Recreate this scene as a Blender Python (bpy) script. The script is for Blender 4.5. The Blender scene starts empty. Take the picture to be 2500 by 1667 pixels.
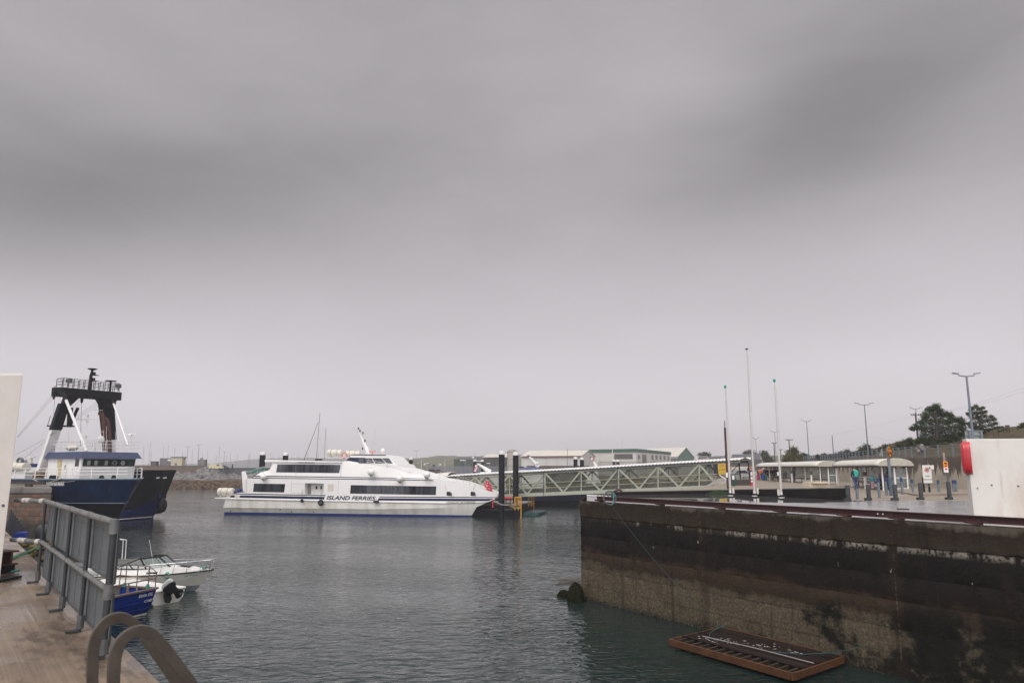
import bpy, bmesh, math, random
from mathutils import Vector, Matrix
R = math.radians
random.seed(7)
S = bpy.context.scene
COL = S.collection
# ---------------------------------------------------------------- camera
EYE = Vector((0, 0, 6.4)); FPX = 1800.0; HOR = 1143.0
PITCH = math.atan((HOR - 833.5) / FPX)
cam = bpy.data.cameras.new("camera"); co = bpy.data.objects.new("camera", cam); COL.objects.link(co)
co.location = EYE; co.rotation_euler = (math.pi / 2 + PITCH, 0, 0)
cam.sensor_width = 36; cam.lens = 36 * FPX / 2500; cam.clip_start = .1; cam.clip_end = 12000
cam.dof.use_dof = True; cam.dof.focus_distance = 75; cam.dof.aperture_fstop = 3.2
S.camera = co
# ---------------------------------------------------------------- sky and light
SUN_EL, SUN_AZ = 52, 205
w = bpy.data.worlds.new("World"); S.world = w; w.use_nodes = True
nt = w.node_tree; nt.nodes.clear()
def N(t, **k):
    n = nt.nodes.new(t)
    for a, b in k.items(): setattr(n, a, b)
    return n
def mth(op, a, b=None, clamp=False):
    n = N('ShaderNodeMath', operation=op); n.use_clamp = clamp
    for i, v in enumerate((a, b)):
        if v is None: continue
        if isinstance(v, (int, float)): n.inputs[i].default_value = v
        else: nt.links.new(v, n.inputs[i])
    return n.outputs[0]
tc = N('ShaderNodeTexCoord'); sep = N('ShaderNodeSeparateXYZ'); nt.links.new(tc.outputs['Generated'], sep.inputs[0])
X, Y, Z = sep.outputs
el = mth('MULTIPLY', mth('ARCSINE', Z), 180 / math.pi)
az = mth('MULTIPLY', mth('ARCTAN2', X, Y), 180 / math.pi)
cmb = N('ShaderNodeCombineXYZ')
nt.links.new(mth('MULTIPLY', az, .028), cmb.inputs[0]); nt.links.new(mth('MULTIPLY', el, .075), cmb.inputs[1])
noi = N('ShaderNodeTexNoise'); noi.inputs['Scale'].default_value = 1.3; noi.inputs['Detail'].default_value = 5; noi.inputs['Roughness'].default_value = .42
noi.inputs['Distortion'].default_value = .25
nt.links.new(cmb.outputs[0], noi.inputs['Vector'])
nz = mth('SUBTRACT', noi.outputs[0], .5)
# cloud base line wanders with azimuth
elw = mth('ADD', el, mth('MULTIPLY', nz, 5))
ramp = N('ShaderNodeValToRGB'); rc = ramp.color_ramp; rc.interpolation = 'B_SPLINE'
def g(v):
    v /= 255.; return ((v + .055) / 1.055) ** 2.4
stops = [(-10, 200), (0, 228), (4, 226), (7, 219), (10, 207), (14, 191), (18, 178), (21, 172), (25, 169), (30, 169), (37, 172), (44, 180), (56, 270), (90, 390)]
def pos(e): return (e + 10) / 100.
rc.elements[0].position = 0; rc.elements[1].position = 1
for i, (e, v) in enumerate(stops):
    c = g(v); c = (c * 1.0, c * .952, c * .998, 1)
    if i == 0: rc.elements[0].color = c
    elif i == len(stops) - 1: rc.elements[-1].color = c
    else: rc.elements.new(pos(e)).color = c
nt.links.new(mth('MULTIPLY', mth('ADD', elw, 10), .01), ramp.inputs[0])
def blob(a0, e0, ra, re, amp, tilt=0):
    da = mth('MULTIPLY', mth('SUBTRACT', az, a0), 1 / ra)
    de = mth('MULTIPLY', mth('SUBTRACT', mth('SUBTRACT', elw, e0), mth('MULTIPLY', mth('SUBTRACT', az, a0), tilt)), 1 / re)
    d2 = mth('ADD', mth('MULTIPLY', da, da), mth('MULTIPLY', de, de))
    return mth('MULTIPLY', mth('EXPONENT', mth('MULTIPLY', d2, -1)), amp)
tot = blob(-31, 18.6, 18, 5.2, -.36, .16)
for b in (blob(26, 24, 10.5, 4.6, -.36, .25), blob(36, 33, 8, 5, -.18), blob(6, 27, 11, 7, .10), blob(-26, 30, 14, 4, .02), blob(-38, 13.5, 10, 3, -.08), blob(-33, 31, 14, 5, .05), blob(33, 14, 12, 5, .12), blob(12, 15, 10, 4, .05), blob(14, 31, 6, 5, .08)):
    tot = mth('ADD', tot, b)
no2 = N('ShaderNodeTexNoise'); no2.inputs['Scale'].default_value = 4.2; no2.inputs['Detail'].default_value = 6; no2.inputs['Roughness'].default_value = .5; no2.inputs['Distortion'].default_value = .6
nt.links.new(cmb.outputs[0], no2.inputs['Vector'])
fade = mth('MULTIPLY', mth('SUBTRACT', el, 4), .06, True)
tot = mth('ADD', tot, mth('MULTIPLY', mth('MULTIPLY', mth('SUBTRACT', no2.outputs[0], .5), .17), fade))
tot = mth('ADD', mth('ADD', tot, mth('MULTIPLY', nz, .42)), 1.0)
back = mth('ADD', mth('MULTIPLY', mth('MAXIMUM', mth('MULTIPLY', Y, -1), 0), 2.8), 1.0)   # sky out of view behind the camera, raised to light what faces it
tot = mth('MULTIPLY', tot, back)
mul = N('ShaderNodeMixRGB', blend_type='MULTIPLY'); mul.inputs[0].default_value = 1
nt.links.new(ramp.outputs[0], mul.inputs[1]); nt.links.new(tot, mul.inputs[2])
bg = N('ShaderNodeBackground'); bg.inputs[1].default_value = 1.0; nt.links.new(mul.outputs[0], bg.inputs[0])
sky = N('ShaderNodeTexSky', sky_type='NISHITA'); sky.sun_disc = False
sky.sun_elevation = R(SUN_EL); sky.sun_rotation = R(SUN_AZ)
bg2 = N('ShaderNodeBackground'); bg2.inputs[1].default_value = .05; nt.links.new(sky.outputs[0], bg2.inputs[0])
ms = N('ShaderNodeMixShader'); ms.inputs[0].default_value = .96
nt.links.new(bg2.outputs[0], ms.inputs[1]); nt.links.new(bg.outputs[0], ms.inputs[2])
wo = N('ShaderNodeOutputWorld'); nt.links.new(ms.outputs[0], wo.inputs[0])
sl = bpy.data.lights.new("sun", 'SUN'); so = bpy.data.objects.new("sun", sl); COL.objects.link(so)
sl.energy = 1.5; sl.angle = R(40); sl.color = (1, .96, .91)
sd = Vector((math.sin(R(SUN_AZ)) * math.cos(R(SUN_EL)), math.cos(R(SUN_AZ)) * math.cos(R(SUN_EL)), math.sin(R(SUN_EL))))
so.rotation_euler = sd.to_track_quat('Z', 'Y').to_euler()
S.view_settings.view_transform = 'Standard'; S.view_settings.look = 'None'; S.view_settings.gamma = 1
S.view_settings.use_curve_mapping = False; S.view_settings.exposure = 0
S.cycles.use_denoising = True; S.cycles.max_bounces = 8; S.cycles.volume_bounces = 1
S.cycles.transparent_max_bounces = 24; S.cycles.sample_clamp_indirect = 4; S.cycles.caustics_reflective = False
# ---------------------------------------------------------------- measuring helpers: photo pixel -> place in the world
CF = Vector((0, math.cos(PITCH), math.sin(PITCH))); CU = Vector((0, -math.sin(PITCH), math.cos(PITCH)))
def ray(x, y): return CF + Vector((1, 0, 0)) * ((x - 1250) / FPX) + CU * ((833.5 - y) / FPX)
def at(x, y, d): r = ray(x, y); return EYE + r * (d / r.y)
def onz(x, y, z): r = ray(x, y); return EYE + r * ((z - EYE.z) / r.z)
def onpl(x, y, P, n): r = ray(x, y); return EYE + r * ((P - EYE).dot(n) / r.dot(n))
V = Vector
def lerp(a, b, t): return a + (b - a) * t
def poly_at(pl, x):
    for (x0, y0), (x1, y1) in zip(pl, pl[1:]):
        if x <= x1: return lerp(y0, y1, (x - x0) / (x1 - x0) if x1 != x0 else 1) if x >= pl[0][0] else pl[0][1]
    return pl[-1][1]
# ---------------------------------------------------------------- mesh builder
class MB:
    def __init__(s): s.v = []; s.f = []; s.m = []; s.mi = 0
    def add(s, vs, fs):
        o = len(s.v); s.v += [V(p) for p in vs]
        for f in fs: s.f.append([o + i for i in f]); s.m.append(s.mi)
        return s
    def poly(s, pts): return s.add(pts, [list(range(len(pts)))])
    def box(s, c, d, rz=0, rot=None):
        M = rot or Matrix.Rotation(rz, 3, 'Z'); c = V(c)
        vs = [c + M @ V((x * d[0] / 2, y * d[1] / 2, z * d[2] / 2)) for x in (-1, 1) for y in (-1, 1) for z in (-1, 1)]
        return s.add(vs, [(0, 1, 3, 2), (4, 6, 7, 5), (0, 4, 5, 1), (2, 3, 7, 6), (0, 2, 6, 4), (1, 5, 7, 3)])
    def beam(s, a, b, w, h, up=V((0, 0, 1))):
        a = V(a); b = V(b); d = (b - a).normalized()
        if abs(d.dot(up)) > .98: up = V((0, 1, 0))
        x = d.cross(up).normalized(); z = x.cross(d)
        o = [(-w / 2, -h / 2), (w / 2, -h / 2), (w / 2, h / 2), (-w / 2, h / 2)]
        return s.loft([[p + x * i + z * j for i, j in o] for p in (a, b)])
    def loft(s, rings, closed=True, caps=True):
        n = len(rings[0]); o = len(s.v)
        for r in rings: s.v += [V(p) for p in r]
        for i in range(len(rings) - 1):
            for j in range(n if closed else n - 1):
                k = (j + 1) % n
                s.f.append([o + i * n + j, o + i * n + k, o + (i + 1) * n + k, o + (i + 1) * n + j]); s.m.append(s.mi)
        if caps and closed:
            s.f.append([o + j for j in range(n)][::-1]); s.m.append(s.mi)
            e = o + (len(rings) - 1) * n; s.f.append([e + j for j in range(n)]); s.m.append(s.mi)
        return s
    def tube(s, pts, r, n=8, closed=False):
        pts = [V(p) for p in pts]; rings = []; N_ = len(pts); up = None
        for i, p in enumerate(pts):
            a = pts[i - 1] if (i or closed) else p; b = pts[(i + 1) % N_] if (i < N_ - 1 or closed) else p
            d = (b - a).normalized()
            if up is None: up = V((0, 0, 1)) if abs(d.z) < .9 else V((1, 0, 0))
            x = d.cross(up).normalized(); up = x.cross(d).normalized()
            rr = r[i] if isinstance(r, (list, tuple)) else r
            rings.append([p + (x * math.cos(t) + up * math.sin(t)) * rr for t in (2 * math.pi * k / n for k in range(n))])
        if closed: rings.append(rings[0])
        return s.loft(rings, caps=not closed)
    def prism(s, pts, vec):
        vec = V(vec); n = len(pts); pts = [V(p) for p in pts]
        return s.add(pts + [p + vec for p in pts], [list(range(n))[::-1], list(range(n, 2 * n))] + [(i, (i + 1) % n, n + (i + 1) % n, n + i) for i in range(n)])
    def lathe(s, c, prof, n=16, M=None):
        c = V(c); M = M or Matrix.Identity(3)
        return s.loft([[c + M @ V((r * math.cos(2 * math.pi * k / n), r * math.sin(2 * math.pi * k / n), z)) for k in range(n)] for r, z in prof])
    def ball(s, c, r, n=14, sc=(1, 1, 1), M=None):
        c = V(c); M = M or Matrix.Identity(3); rings = []
        for i in range(n // 2 + 1):
            t = math.pi * i / (n // 2); q = max(math.sin(t), .01)
            rings.append([c + M @ V((r * sc[0] * q * math.cos(2 * math.pi * k / n), r * sc[1] * q * math.sin(2 * math.pi * k / n), -r * sc[2] * math.cos(t))) for k in range(n)])
        return s.loft(rings)
    def torus(s, c, R_, r, M=None, n=20, m=8):
        M = M or Matrix.Identity(3)
        return s.tube([V(c) + M @ V((R_ * math.cos(2 * math.pi * k / n), R_ * math.sin(2 * math.pi * k / n), 0)) for k in range(n)], r, m, True)
    def build(s, name, mats, parent=None, origin=None, smooth=False, bevel=0, tag=None, ang=35, tri=True):
        off = V((0, 0, 0)); q = parent
        while q: off += q.location; q = q.parent
        if origin is not None: off = V(origin)
        me = bpy.data.meshes.new(name); me.from_pydata([tuple(p - off) for p in s.v], [], s.f)
        if not isinstance(mats, (list, tuple)): mats = [mats]
        for m in mats: me.materials.append(m)
        if len(mats) > 1: me.polygons.foreach_set('material_index', s.m)
        bm = bmesh.new(); bm.from_mesh(me)
        if tri:
            big = [f for f in bm.faces if len(f.verts) > 4]
            if big: bmesh.ops.triangulate(bm, faces=big)
        bmesh.ops.recalc_face_normals(bm, faces=bm.faces); bm.to_mesh(me); bm.free()
        if smooth:
            me.polygons.foreach_set('use_smooth', [True] * len(me.polygons))
            me.set_sharp_from_angle(angle=R(ang))
        o = bpy.data.objects.new(name, me); COL.objects.link(o)
        if origin is not None and not parent: o.location = off
        if parent: o.parent = parent
        if bevel:
            b = o.modifiers.new('bevel', 'BEVEL'); b.width = bevel; b.segments = 2; b.limit_method = 'ANGLE'
        if tag: settag(o, *tag)
        return o
def settag(o, label, cat, group=None):
    o['label'] = label; o['category'] = cat
    if group: o['group'] = group
    return o
def thing(name, label, cat, loc=(0, 0, 0), group=None):
    o = bpy.data.objects.new(name, None); COL.objects.link(o); o.location = loc; o.empty_display_size = .2
    return settag(o, label, cat, group)
def struct(o, kind='structure'): o['kind'] = kind; return o
def dup(o, parent=None):
    c = o.copy(); COL.objects.link(c)
    if parent: c.parent = parent
    for ch in list(o.children): dup(ch, c)
    return c
def place(proto, first, loc, rz=0, label=None, sc=1):
    o = proto if first else dup(proto)
    o.location = loc; o.rotation_euler = (0, 0, rz); o.scale = (sc, sc, sc)
    if label: o['label'] = label
    return o
def writing(body, mat, parent, P, xd, up, width=None, height=None, shear=0, bold=0, name='lettering', space=1, ext=.004):
    cu = bpy.data.curves.new('t', 'FONT'); cu.body = body; cu.shear = shear; cu.offset = bold; cu.space_character = space; cu.extrude = .0
    to = bpy.data.objects.new('t', cu); COL.objects.link(to)
    dg = bpy.context.evaluated_depsgraph_get(); dg.update()
    me = bpy.data.meshes.new_from_object(to.evaluated_get(dg)); bpy.data.objects.remove(to)
    xs = [v.co.x for v in me.vertices]; ys = [v.co.y for v in me.vertices]
    x0, x1, y0, y1 = min(xs), max(xs), min(ys), max(ys)
    sx = width / (x1 - x0) if width else height / (y1 - y0); sy = height / (y1 - y0) if height else sx
    off = V((0, 0, 0)); q = parent
    while q: off += q.location; q = q.parent
    xd = V(xd).normalized(); up = V(up).normalized()
    for v in me.vertices: v.co = V(P) + xd * ((v.co.x - x0) * sx) + up * ((v.co.y - y0) * sy) - off
    me.name = name; me.materials.clear(); me.materials.append(mat)
    o = bpy.data.objects.new(name, me); COL.objects.link(o); o.parent = parent
    return o
# ---------------------------------------------------------------- materials
MATS = {}
def mat(name, col, rough=.6, metal=0, var=.14, scale=3, bump=0, bscale=40, dirt=None, streak=1, spec=.5, emit=None):
    """dirt = (colour, threshold, softness, scale, vertical stretch)"""
    if name in MATS: return MATS[name]
    m = bpy.data.materials.new(name); m.use_nodes = True; t = m.node_tree; b = t.nodes['Principled BSDF']
    b.inputs['Roughness'].default_value = rough; b.inputs['Metallic'].default_value = metal; b.inputs['Specular IOR Level'].default_value = spec
    tcn = t.nodes.new('ShaderNodeTexCoord')
    def nz(sc, det=4, st=1):
        mp = t.nodes.new('ShaderNodeMapping'); mp.inputs['Scale'].default_value = (sc, sc, sc * st); t.links.new(tcn.outputs['Object'], mp.inputs[0])
        n = t.nodes.new('ShaderNodeTexNoise'); n.inputs['Scale'].default_value = 1; n.inputs['Detail'].default_value = det; n.inputs['Roughness'].default_value = .6
        t.links.new(mp.outputs[0], n.inputs['Vector']); return n.outputs[0]
    def rmp(f, a, c, p0=.3, p1=.7):
        r = t.nodes.new('ShaderNodeValToRGB'); r.color_ramp.elements[0].position = p0; r.color_ramp.elements[1].position = p1
        r.color_ramp.elements[0].color = a; r.color_ramp.elements[1].color = c; t.links.new(f, r.inputs[0]); return r.outputs[0]
    c3 = tuple(col)
    out = rmp(nz(scale, 5, streak), tuple(min(1, c * (1 - var)) for c in c3) + (1,), tuple(min(1, c * (1 + var)) for c in c3) + (1,))
    if dirt:
        for dc, th, sf, dsc, st in (dirt if isinstance(dirt, list) else [dirt]):
            mx = t.nodes.new('ShaderNodeMixRGB'); f = rmp(nz(dsc, 6, st), (0, 0, 0, 1), (1, 1, 1, 1), th, th + sf)
            t.links.new(f, mx.inputs[0]); t.links.new(out, mx.inputs[1]); mx.inputs[2].default_value = tuple(dc) + (1,); out = mx.outputs[0]
    t.links.new(out, b.inputs['Base Color'])
    if bump:
        bn = t.nodes.new('ShaderNodeBump'); bn.inputs['Strength'].default_value = bump; bn.inputs['Distance'].default_value = .02
        t.links.new(nz(bscale, 3), bn.inputs['Height']); t.links.new(bn.outputs[0], b.inputs['Normal'])
    MATS[name] = m; return m
def glass(name, tint, alpha, rough=.08):
    if name in MATS: return MATS[name]
    m = bpy.data.materials.new(name); m.use_nodes = True; t = m.node_tree; t.nodes.clear()
    o = t.nodes.new('ShaderNodeOutputMaterial'); tr = t.nodes.new('ShaderNodeBsdfTransparent'); p = t.nodes.new('ShaderNodeBsdfPrincipled')
    tr.inputs[0].default_value = tuple(min(1, c * .3 + .7) for c in tint) + (1,); p.inputs['Base Color'].default_value = tuple(tint) + (1,)
    p.inputs['Roughness'].default_value = rough
    x = t.nodes.new('ShaderNodeMixShader'); tcn = t.nodes.new('ShaderNodeTexCoord'); n = t.nodes.new('ShaderNodeTexNoise')
    n.inputs['Scale'].default_value = .7; n.inputs['Detail'].default_value = 5; t.links.new(tcn.outputs['Object'], n.inputs['Vector'])
    mr = t.nodes.new('ShaderNodeMapRange'); mr.inputs[1].default_value = .3; mr.inputs[2].default_value = .7
    mr.inputs[3].default_value = max(0, alpha * .55); mr.inputs[4].default_value = min(1, alpha * 1.5)
    t.links.new(n.outputs[0], mr.inputs[0]); t.links.new(mr.outputs[0], x.inputs[0]); t.links.new(tr.outputs[0], x.inputs[1]); t.links.new(p.outputs[0], x.inputs[2]); t.links.new(x.outputs[0], o.inputs[0])
    MATS[name] = m; return m
GREY = (.36, .33, .29)
WHITE = mat('white_paint', (.80, .79, .77), .38, var=.05, scale=.6, dirt=(GREY, .66, .25, .8, .15))
FERRYW = mat('ferry_white', (.80, .79, .765), .32, var=.04, scale=.35, dirt=[((.55, .5, .42), .62, .3, .5, .12), ((.42, .39, .34), .74, .1, 2.2, .08)])
HULLW = mat('ferry_hull_white', (.70, .69, .64), .38, var=.09, scale=.4, dirt=[((.42, .38, .29), .46, .4, .7, .1), ((.26, .22, .17), .70, .12, 2.2, .05)])
NAVY = mat('navy_paint', (.010, .017, .055), .35, var=.25, scale=1, spec=.25)
BOOT = mat('boot_blue', (.008, .035, .21), .4, var=.25, scale=1.5)
BLUE = mat('royal_blue', (.006, .03, .20), .35, var=.2, scale=2, spec=.25, dirt=((.02, .05, .12), .6, .2, 3, .3))
DGLASS = mat('dark_glass', (.032, .037, .046), .08, var=.9, scale=2.2, streak=.08)  # strong vertical streaks in the colour stand for reflections in the panes
RUBBER = mat('black_rubber', (.008, .008, .009), .65, var=.3, spec=.25)
BLACK = mat('black_steel', (.006, .007, .009), .55, var=.4, scale=1.2, spec=.2, dirt=((.03, .033, .037), .62, .25, 1.2, .6))
PILEM = mat('pile_black', (.006, .007, .012), .55, spec=.2, var=.4, scale=1, dirt=((.05, .05, .055), .68, .15, 2, .2))
GALV = mat('galvanised', (.10, .108, .112), .5, .35, var=.25, scale=6, bump=.1)
GALVL = mat('galvanised_light', (.16, .165, .16), .5, .3, var=.3, scale=9, dirt=((.13, .085, .055), .62, .15, 9, 1))
RUST = mat('oxide_red', (.055, .017, .017), .6, var=.35, scale=4, dirt=((.03, .014, .01), .55, .2, 6, 1), bump=.15)
RAILRUST = mat('rusty_rail', (.20, .145, .125), .6, .2, var=.4, scale=14)
YELLOW = mat('yellow_paint', (.55, .28, .02), .5, var=.2, scale=4)
SIGNY = mat('sign_yellow', (.62, .40, .045), .5, var=.05)
ORANGE = mat('orange_sign', (.8, .27, .01), .5, var=.05)
RED = mat('red_plastic', (.55, .03, .045), .35, var=.12, scale=3)
INK = mat('ink', (.012, .012, .013), .6, var=.1, spec=.2)
SAGE = mat('sage_steel', (.41, .425, .345), .5, var=.08, scale=1.5, dirt=((.24, .24, .19), .66, .15, 2.5, .4))
PLASTICW = mat('white_plastic', (.74, .73, .70), .35, var=.06, scale=5)
CREAM = mat('cream_grp', (.62, .585, .50), .45, var=.1, scale=4, dirt=((.25, .2, .13), .66, .14, 6, .4))
CONC = mat('concrete', (.25, .235, .21), .8, var=.2, scale=2, bump=.2, dirt=((.1, .09, .08), .6, .2, 1.5, .6))
ROPEG = mat('rope_green', (.06, .25, .22), .8, var=.3, scale=20)
ROPEW = mat('rope_pale', (.36, .34, .28), .8, var=.3, scale=20)
CHROME = mat('stainless', (.5, .5, .5), .28, .9, var=.1)
BLUEGREY = mat('grey_lamp_steel', (.15, .185, .22), .5, .2, var=.15, scale=2)
class NM:
    def __init__(s, name, rough=.6):
        s.m = bpy.data.materials.new(name); s.m.use_nodes = True; s.t = s.m.node_tree; s.b = s.t.nodes['Principled BSDF']
        s.b.inputs['Roughness'].default_value = rough
        s.geo = s.t.nodes.new('ShaderNodeNewGeometry').outputs['Position']
        sp = s.t.nodes.new('ShaderNodeSeparateXYZ'); s.t.links.new(s.geo, sp.inputs[0]); s.x, s.y, s.z = sp.outputs
    def L(s, a, i):
        if isinstance(a, (int, float)): i.default_value = a
        elif isinstance(a, tuple): i.default_value = a if len(a) == 4 or i.type == 'VECTOR' else a + (1,)
        else: s.t.links.new(a, i)
    def math(s, op, a, b=0, c=None, clamp=False):
        n = s.t.nodes.new('ShaderNodeMath'); n.operation = op; n.use_clamp = clamp; s.L(a, n.inputs[0]); s.L(b, n.inputs[1])
        if c is not None: s.L(c, n.inputs[2])
        return n.outputs[0]
    def noise(s, sc=(1, 1, 1), rot=0, det=5, rough=.6, dist=0, vec=None):
        mp = s.t.nodes.new('ShaderNodeMapping'); mp.inputs['Scale'].default_value = sc if isinstance(sc, tuple) else (sc,) * 3
        mp.vector_type = 'POINT'
        v = vec or s.geo
        if rot:
            m2 = s.t.nodes.new('ShaderNodeMapping'); m2.inputs['Rotation'].default_value = (0, 0, rot); s.L(v, m2.inputs[0]); v = m2.outputs[0]
        s.L(v, mp.inputs[0]); n = s.t.nodes.new('ShaderNodeTexNoise'); n.inputs['Scale'].default_value = 1
        n.inputs['Detail'].default_value = det; n.inputs['Roughness'].default_value = rough; n.inputs['Distortion'].default_value = dist
        s.L(mp.outputs[0], n.inputs['Vector']); return n.outputs[0]
    def step(s, f, lo, hi):
        n = s.t.nodes.new('ShaderNodeMapRange'); n.interpolation_type = 'SMOOTHSTEP'; s.L(f, n.inputs[0]); n.inputs[1].default_value = lo; n.inputs[2].default_value = hi
        return n.outputs[0]
    def mix(s, f, a, b):
        n = s.t.nodes.new('ShaderNodeMixRGB'); s.L(f, n.inputs[0]); s.L(a, n.inputs[1]); s.L(b, n.inputs[2]); return n.outputs[0]
    def ramp(s, f, st):
        n = s.t.nodes.new('ShaderNodeValToRGB'); r = n.color_ramp; s.L(f, n.inputs[0])
        for i, (p, c) in enumerate(st):
            e = r.elements[i] if i < 2 else r.elements.new(p)
            e.position = p; e.color = tuple(c) + (1,)
        return n.outputs[0]
    def bump(s, h, st=.3, d=.05, prev=None):
        n = s.t.nodes.new('ShaderNodeBump'); n.inputs['Strength'].default_value = st; n.inputs['Distance'].default_value = d; s.L(h, n.inputs['Height'])
        if prev: s.L(prev, n.inputs['Normal'])
        return n.outputs[0]
    def done(s, col=None, rough=None, nrm=None):
        if col is not None: s.L(col, s.b.inputs['Base Color'])
        if rough is not None: s.L(rough, s.b.inputs['Roughness'])
        if nrm is not None: s.L(nrm, s.b.inputs['Normal'])
        return s.m
GZ = 4.75
# right quay: corner C, front edge runs towards the camera's right
C = onz(1417, 1223, GZ); E = onz(2500, 1291, GZ); EDn = (E - C).normalized(); E2 = C + EDn * 30
# ---- water
q = NM('water', .05); q.b.inputs['IOR'].default_value = 1.333
h1 = q.noise((.30, .52, 1), .22, 2, .5, .3); h2 = q.noise((1.6, 2.8, 1), -.12, 2, .5, .4); h3 = q.noise((.07, .16, 1), .3, 2)
hh = q.math('ADD', q.math('MULTIPLY', h1, .38), q.math('MULTIPLY', h2, .46))
patch = q.noise((.03, .06, 1), .2, 4)
hh = q.math('MULTIPLY', hh, q.math('ADD', .55, q.step(patch, .35, .65)))
col = q.mix(q.step(q.noise((.05, .05, 1)), .3, .7), (.009, .019, .0175), (.014, .027, .024))
WATER = q.done(col, q.math('ADD', .03, q.math('MULTIPLY', patch, .06)), q.bump(hh, .9, .17))
# ---- quay face: concrete lifts, tide line, barnacles, weed
q = NM('quay_face', .8); q.b.inputs['Specular IOR Level'].default_value = .15
nb = q.noise((.35, .35, 1.2), 0, 5); ns = q.noise((3, 3, .22), 0, 5); nf = q.noise((9, 9, 9), 0, 5); nl = q.noise((.25, .25, .12), 0, 3)
zz = q.math('ADD', q.z, q.math('MULTIPLY', q.math('SUBTRACT', nb, .5), 1.0))
zz = q.math('ADD', zz, q.math('MULTIPLY', q.math('SUBTRACT', ns, .5), .5))
band = q.ramp(q.math('MULTIPLY', zz, .2), [(0, (.012, .012, .009)), (.06, (.07, .057, .036)), (.33, (.075, .06, .04)), (.37, (.034, .023, .015)), (.46, (.04, .026, .016)), (.5, (.013, .010, .0085)), (.77, (.011, .0095, .0085)), (.8, (.036, .027, .018)), (.92, (.029, .021, .014)), (.955, (.105, .088, .07))])
# barnacle speckle low down
sp = q.step(q.noise((11, 11, 11), 0, 6, .8), .49, .58); low = q.math('SUBTRACT', 1, q.step(zz, 1.5, 1.9))
c = q.mix(q.math('MULTIPLY', q.math('MULTIPLY', sp, low), .62), band, (.165, .137, .092))
# weed: dark mass growing to the right (towards the head of the basin)
wd = q.step(q.math('ADD', q.math('ADD', q.noise((.5, .5, .6), 0, 7, .68), q.math('MULTIPLY', q.math('SUBTRACT', q.x, 9.6), .05)), q.math('MULTIPLY', q.z, -.03)), .52, .62)
c = q.mix(q.math('MULTIPLY', wd, q.math('SUBTRACT', 1, q.step(zz, 2.0, 2.7))), c, (.0085, .0085, .006))
# lime leaching below the coping joint, and gull droppings
xy = q.noise((1.3, 1.3, .25), 0, 5, .7)
lim = q.math('MULTIPLY', q.step(q.math('ADD', xy, q.math('MULTIPLY', q.math('SUBTRACT', q.x, 7), .02)), .53, .6), q.math('MULTIPLY', q.step(q.z, 3.72, 3.93), q.math('SUBTRACT', 1, q.step(q.z, 3.95, 3.99))))
c = q.mix(q.math('MULTIPLY', q.math('MULTIPLY', lim, .8), q.step(nf, .38, .55)), c, (.36, .32, .26))
dr = q.math('MULTIPLY', q.step(q.noise((5.5, 5.5, 2.0), 0, 4, .65), .705, .73), q.math('MULTIPLY', q.step(q.z, 2.5, 3.2), q.math('SUBTRACT', 1, q.step(q.z, 3.6, 4.0))))
c = q.mix(dr, c, (.5, .47, .42))
# rust and damp streaks
c = q.mix(q.math('MULTIPLY', q.step(q.noise((2.2, 2.2, .1), 0, 4), .55, .8), .45), c, (.05, .024, .012))
c = q.mix(q.math('MULTIPLY', q.step(q.noise((3.6, 3.6, .09), 0, 4), .52, .75), .55), c, (.008, .008, .008))
u_ = q.math('ADD', q.math('MULTIPLY', q.math('SUBTRACT', q.x, C.x), EDn.x), q.math('MULTIPLY', q.math('SUBTRACT', q.y, C.y), EDn.y))
for pxj, pyj in ((1693, 1242), (2150, 1272)):
    uj = (onz(pxj, pyj, GZ) - C).dot(EDn); dj = q.math('ABSOLUTE', q.math('SUBTRACT', q.math('ADD', u_, q.math('MULTIPLY', q.math('SUBTRACT', nf, .5), .12)), uj))
    c = q.mix(q.math('MULTIPLY', q.math('SUBTRACT', 1, q.step(dj, .05, .35)), .45), c, (.03, .018, .011)); c = q.mix(q.math('MULTIPLY', q.math('SUBTRACT', 1, q.step(dj, .012, .03)), q.math('MULTIPLY', q.math("MULTIPLY", q.step(nb, .45, .55), q.step(nf, .4, .6)), .55)), c, (.13, .11, .085))
ch = q.math('MULTIPLY', q.step(q.noise((.8, .8, .5), 0, 6, .7), .60, .66), q.step(q.z, 4.0, 4.1)); c = q.mix(q.math('MULTIPLY', ch, .45), c, (.09, .072, .05))
# board joints
for zj in (3.05, 2.3, 1.45, .7):
    j = q.math('SUBTRACT', 1, q.step(q.math('ABSOLUTE', q.math('SUBTRACT', q.math('ADD', q.z, q.math('MULTIPLY', nf, .03)), zj + .015)), .01, .035))
    c = q.mix(q.math('MULTIPLY', j, .4), c, (.006, .006, .006))
QUAYF = q.done(c, q.math('ADD', .5, q.math('MULTIPLY', nf, .35)), q.bump(q.math('ADD', nf, q.math('MULTIPLY', ns, .6)), .7, .05))
# ---- wet apron with a standing puddle
q = NM('wet_concrete', .3)
pn = q.noise((.5, .9, 1), .2, 5, .55); n1 = q.noise((1.2, 1.2, 1), 0, 6); n2 = q.noise((12, 12, 12), 0, 4)
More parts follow.
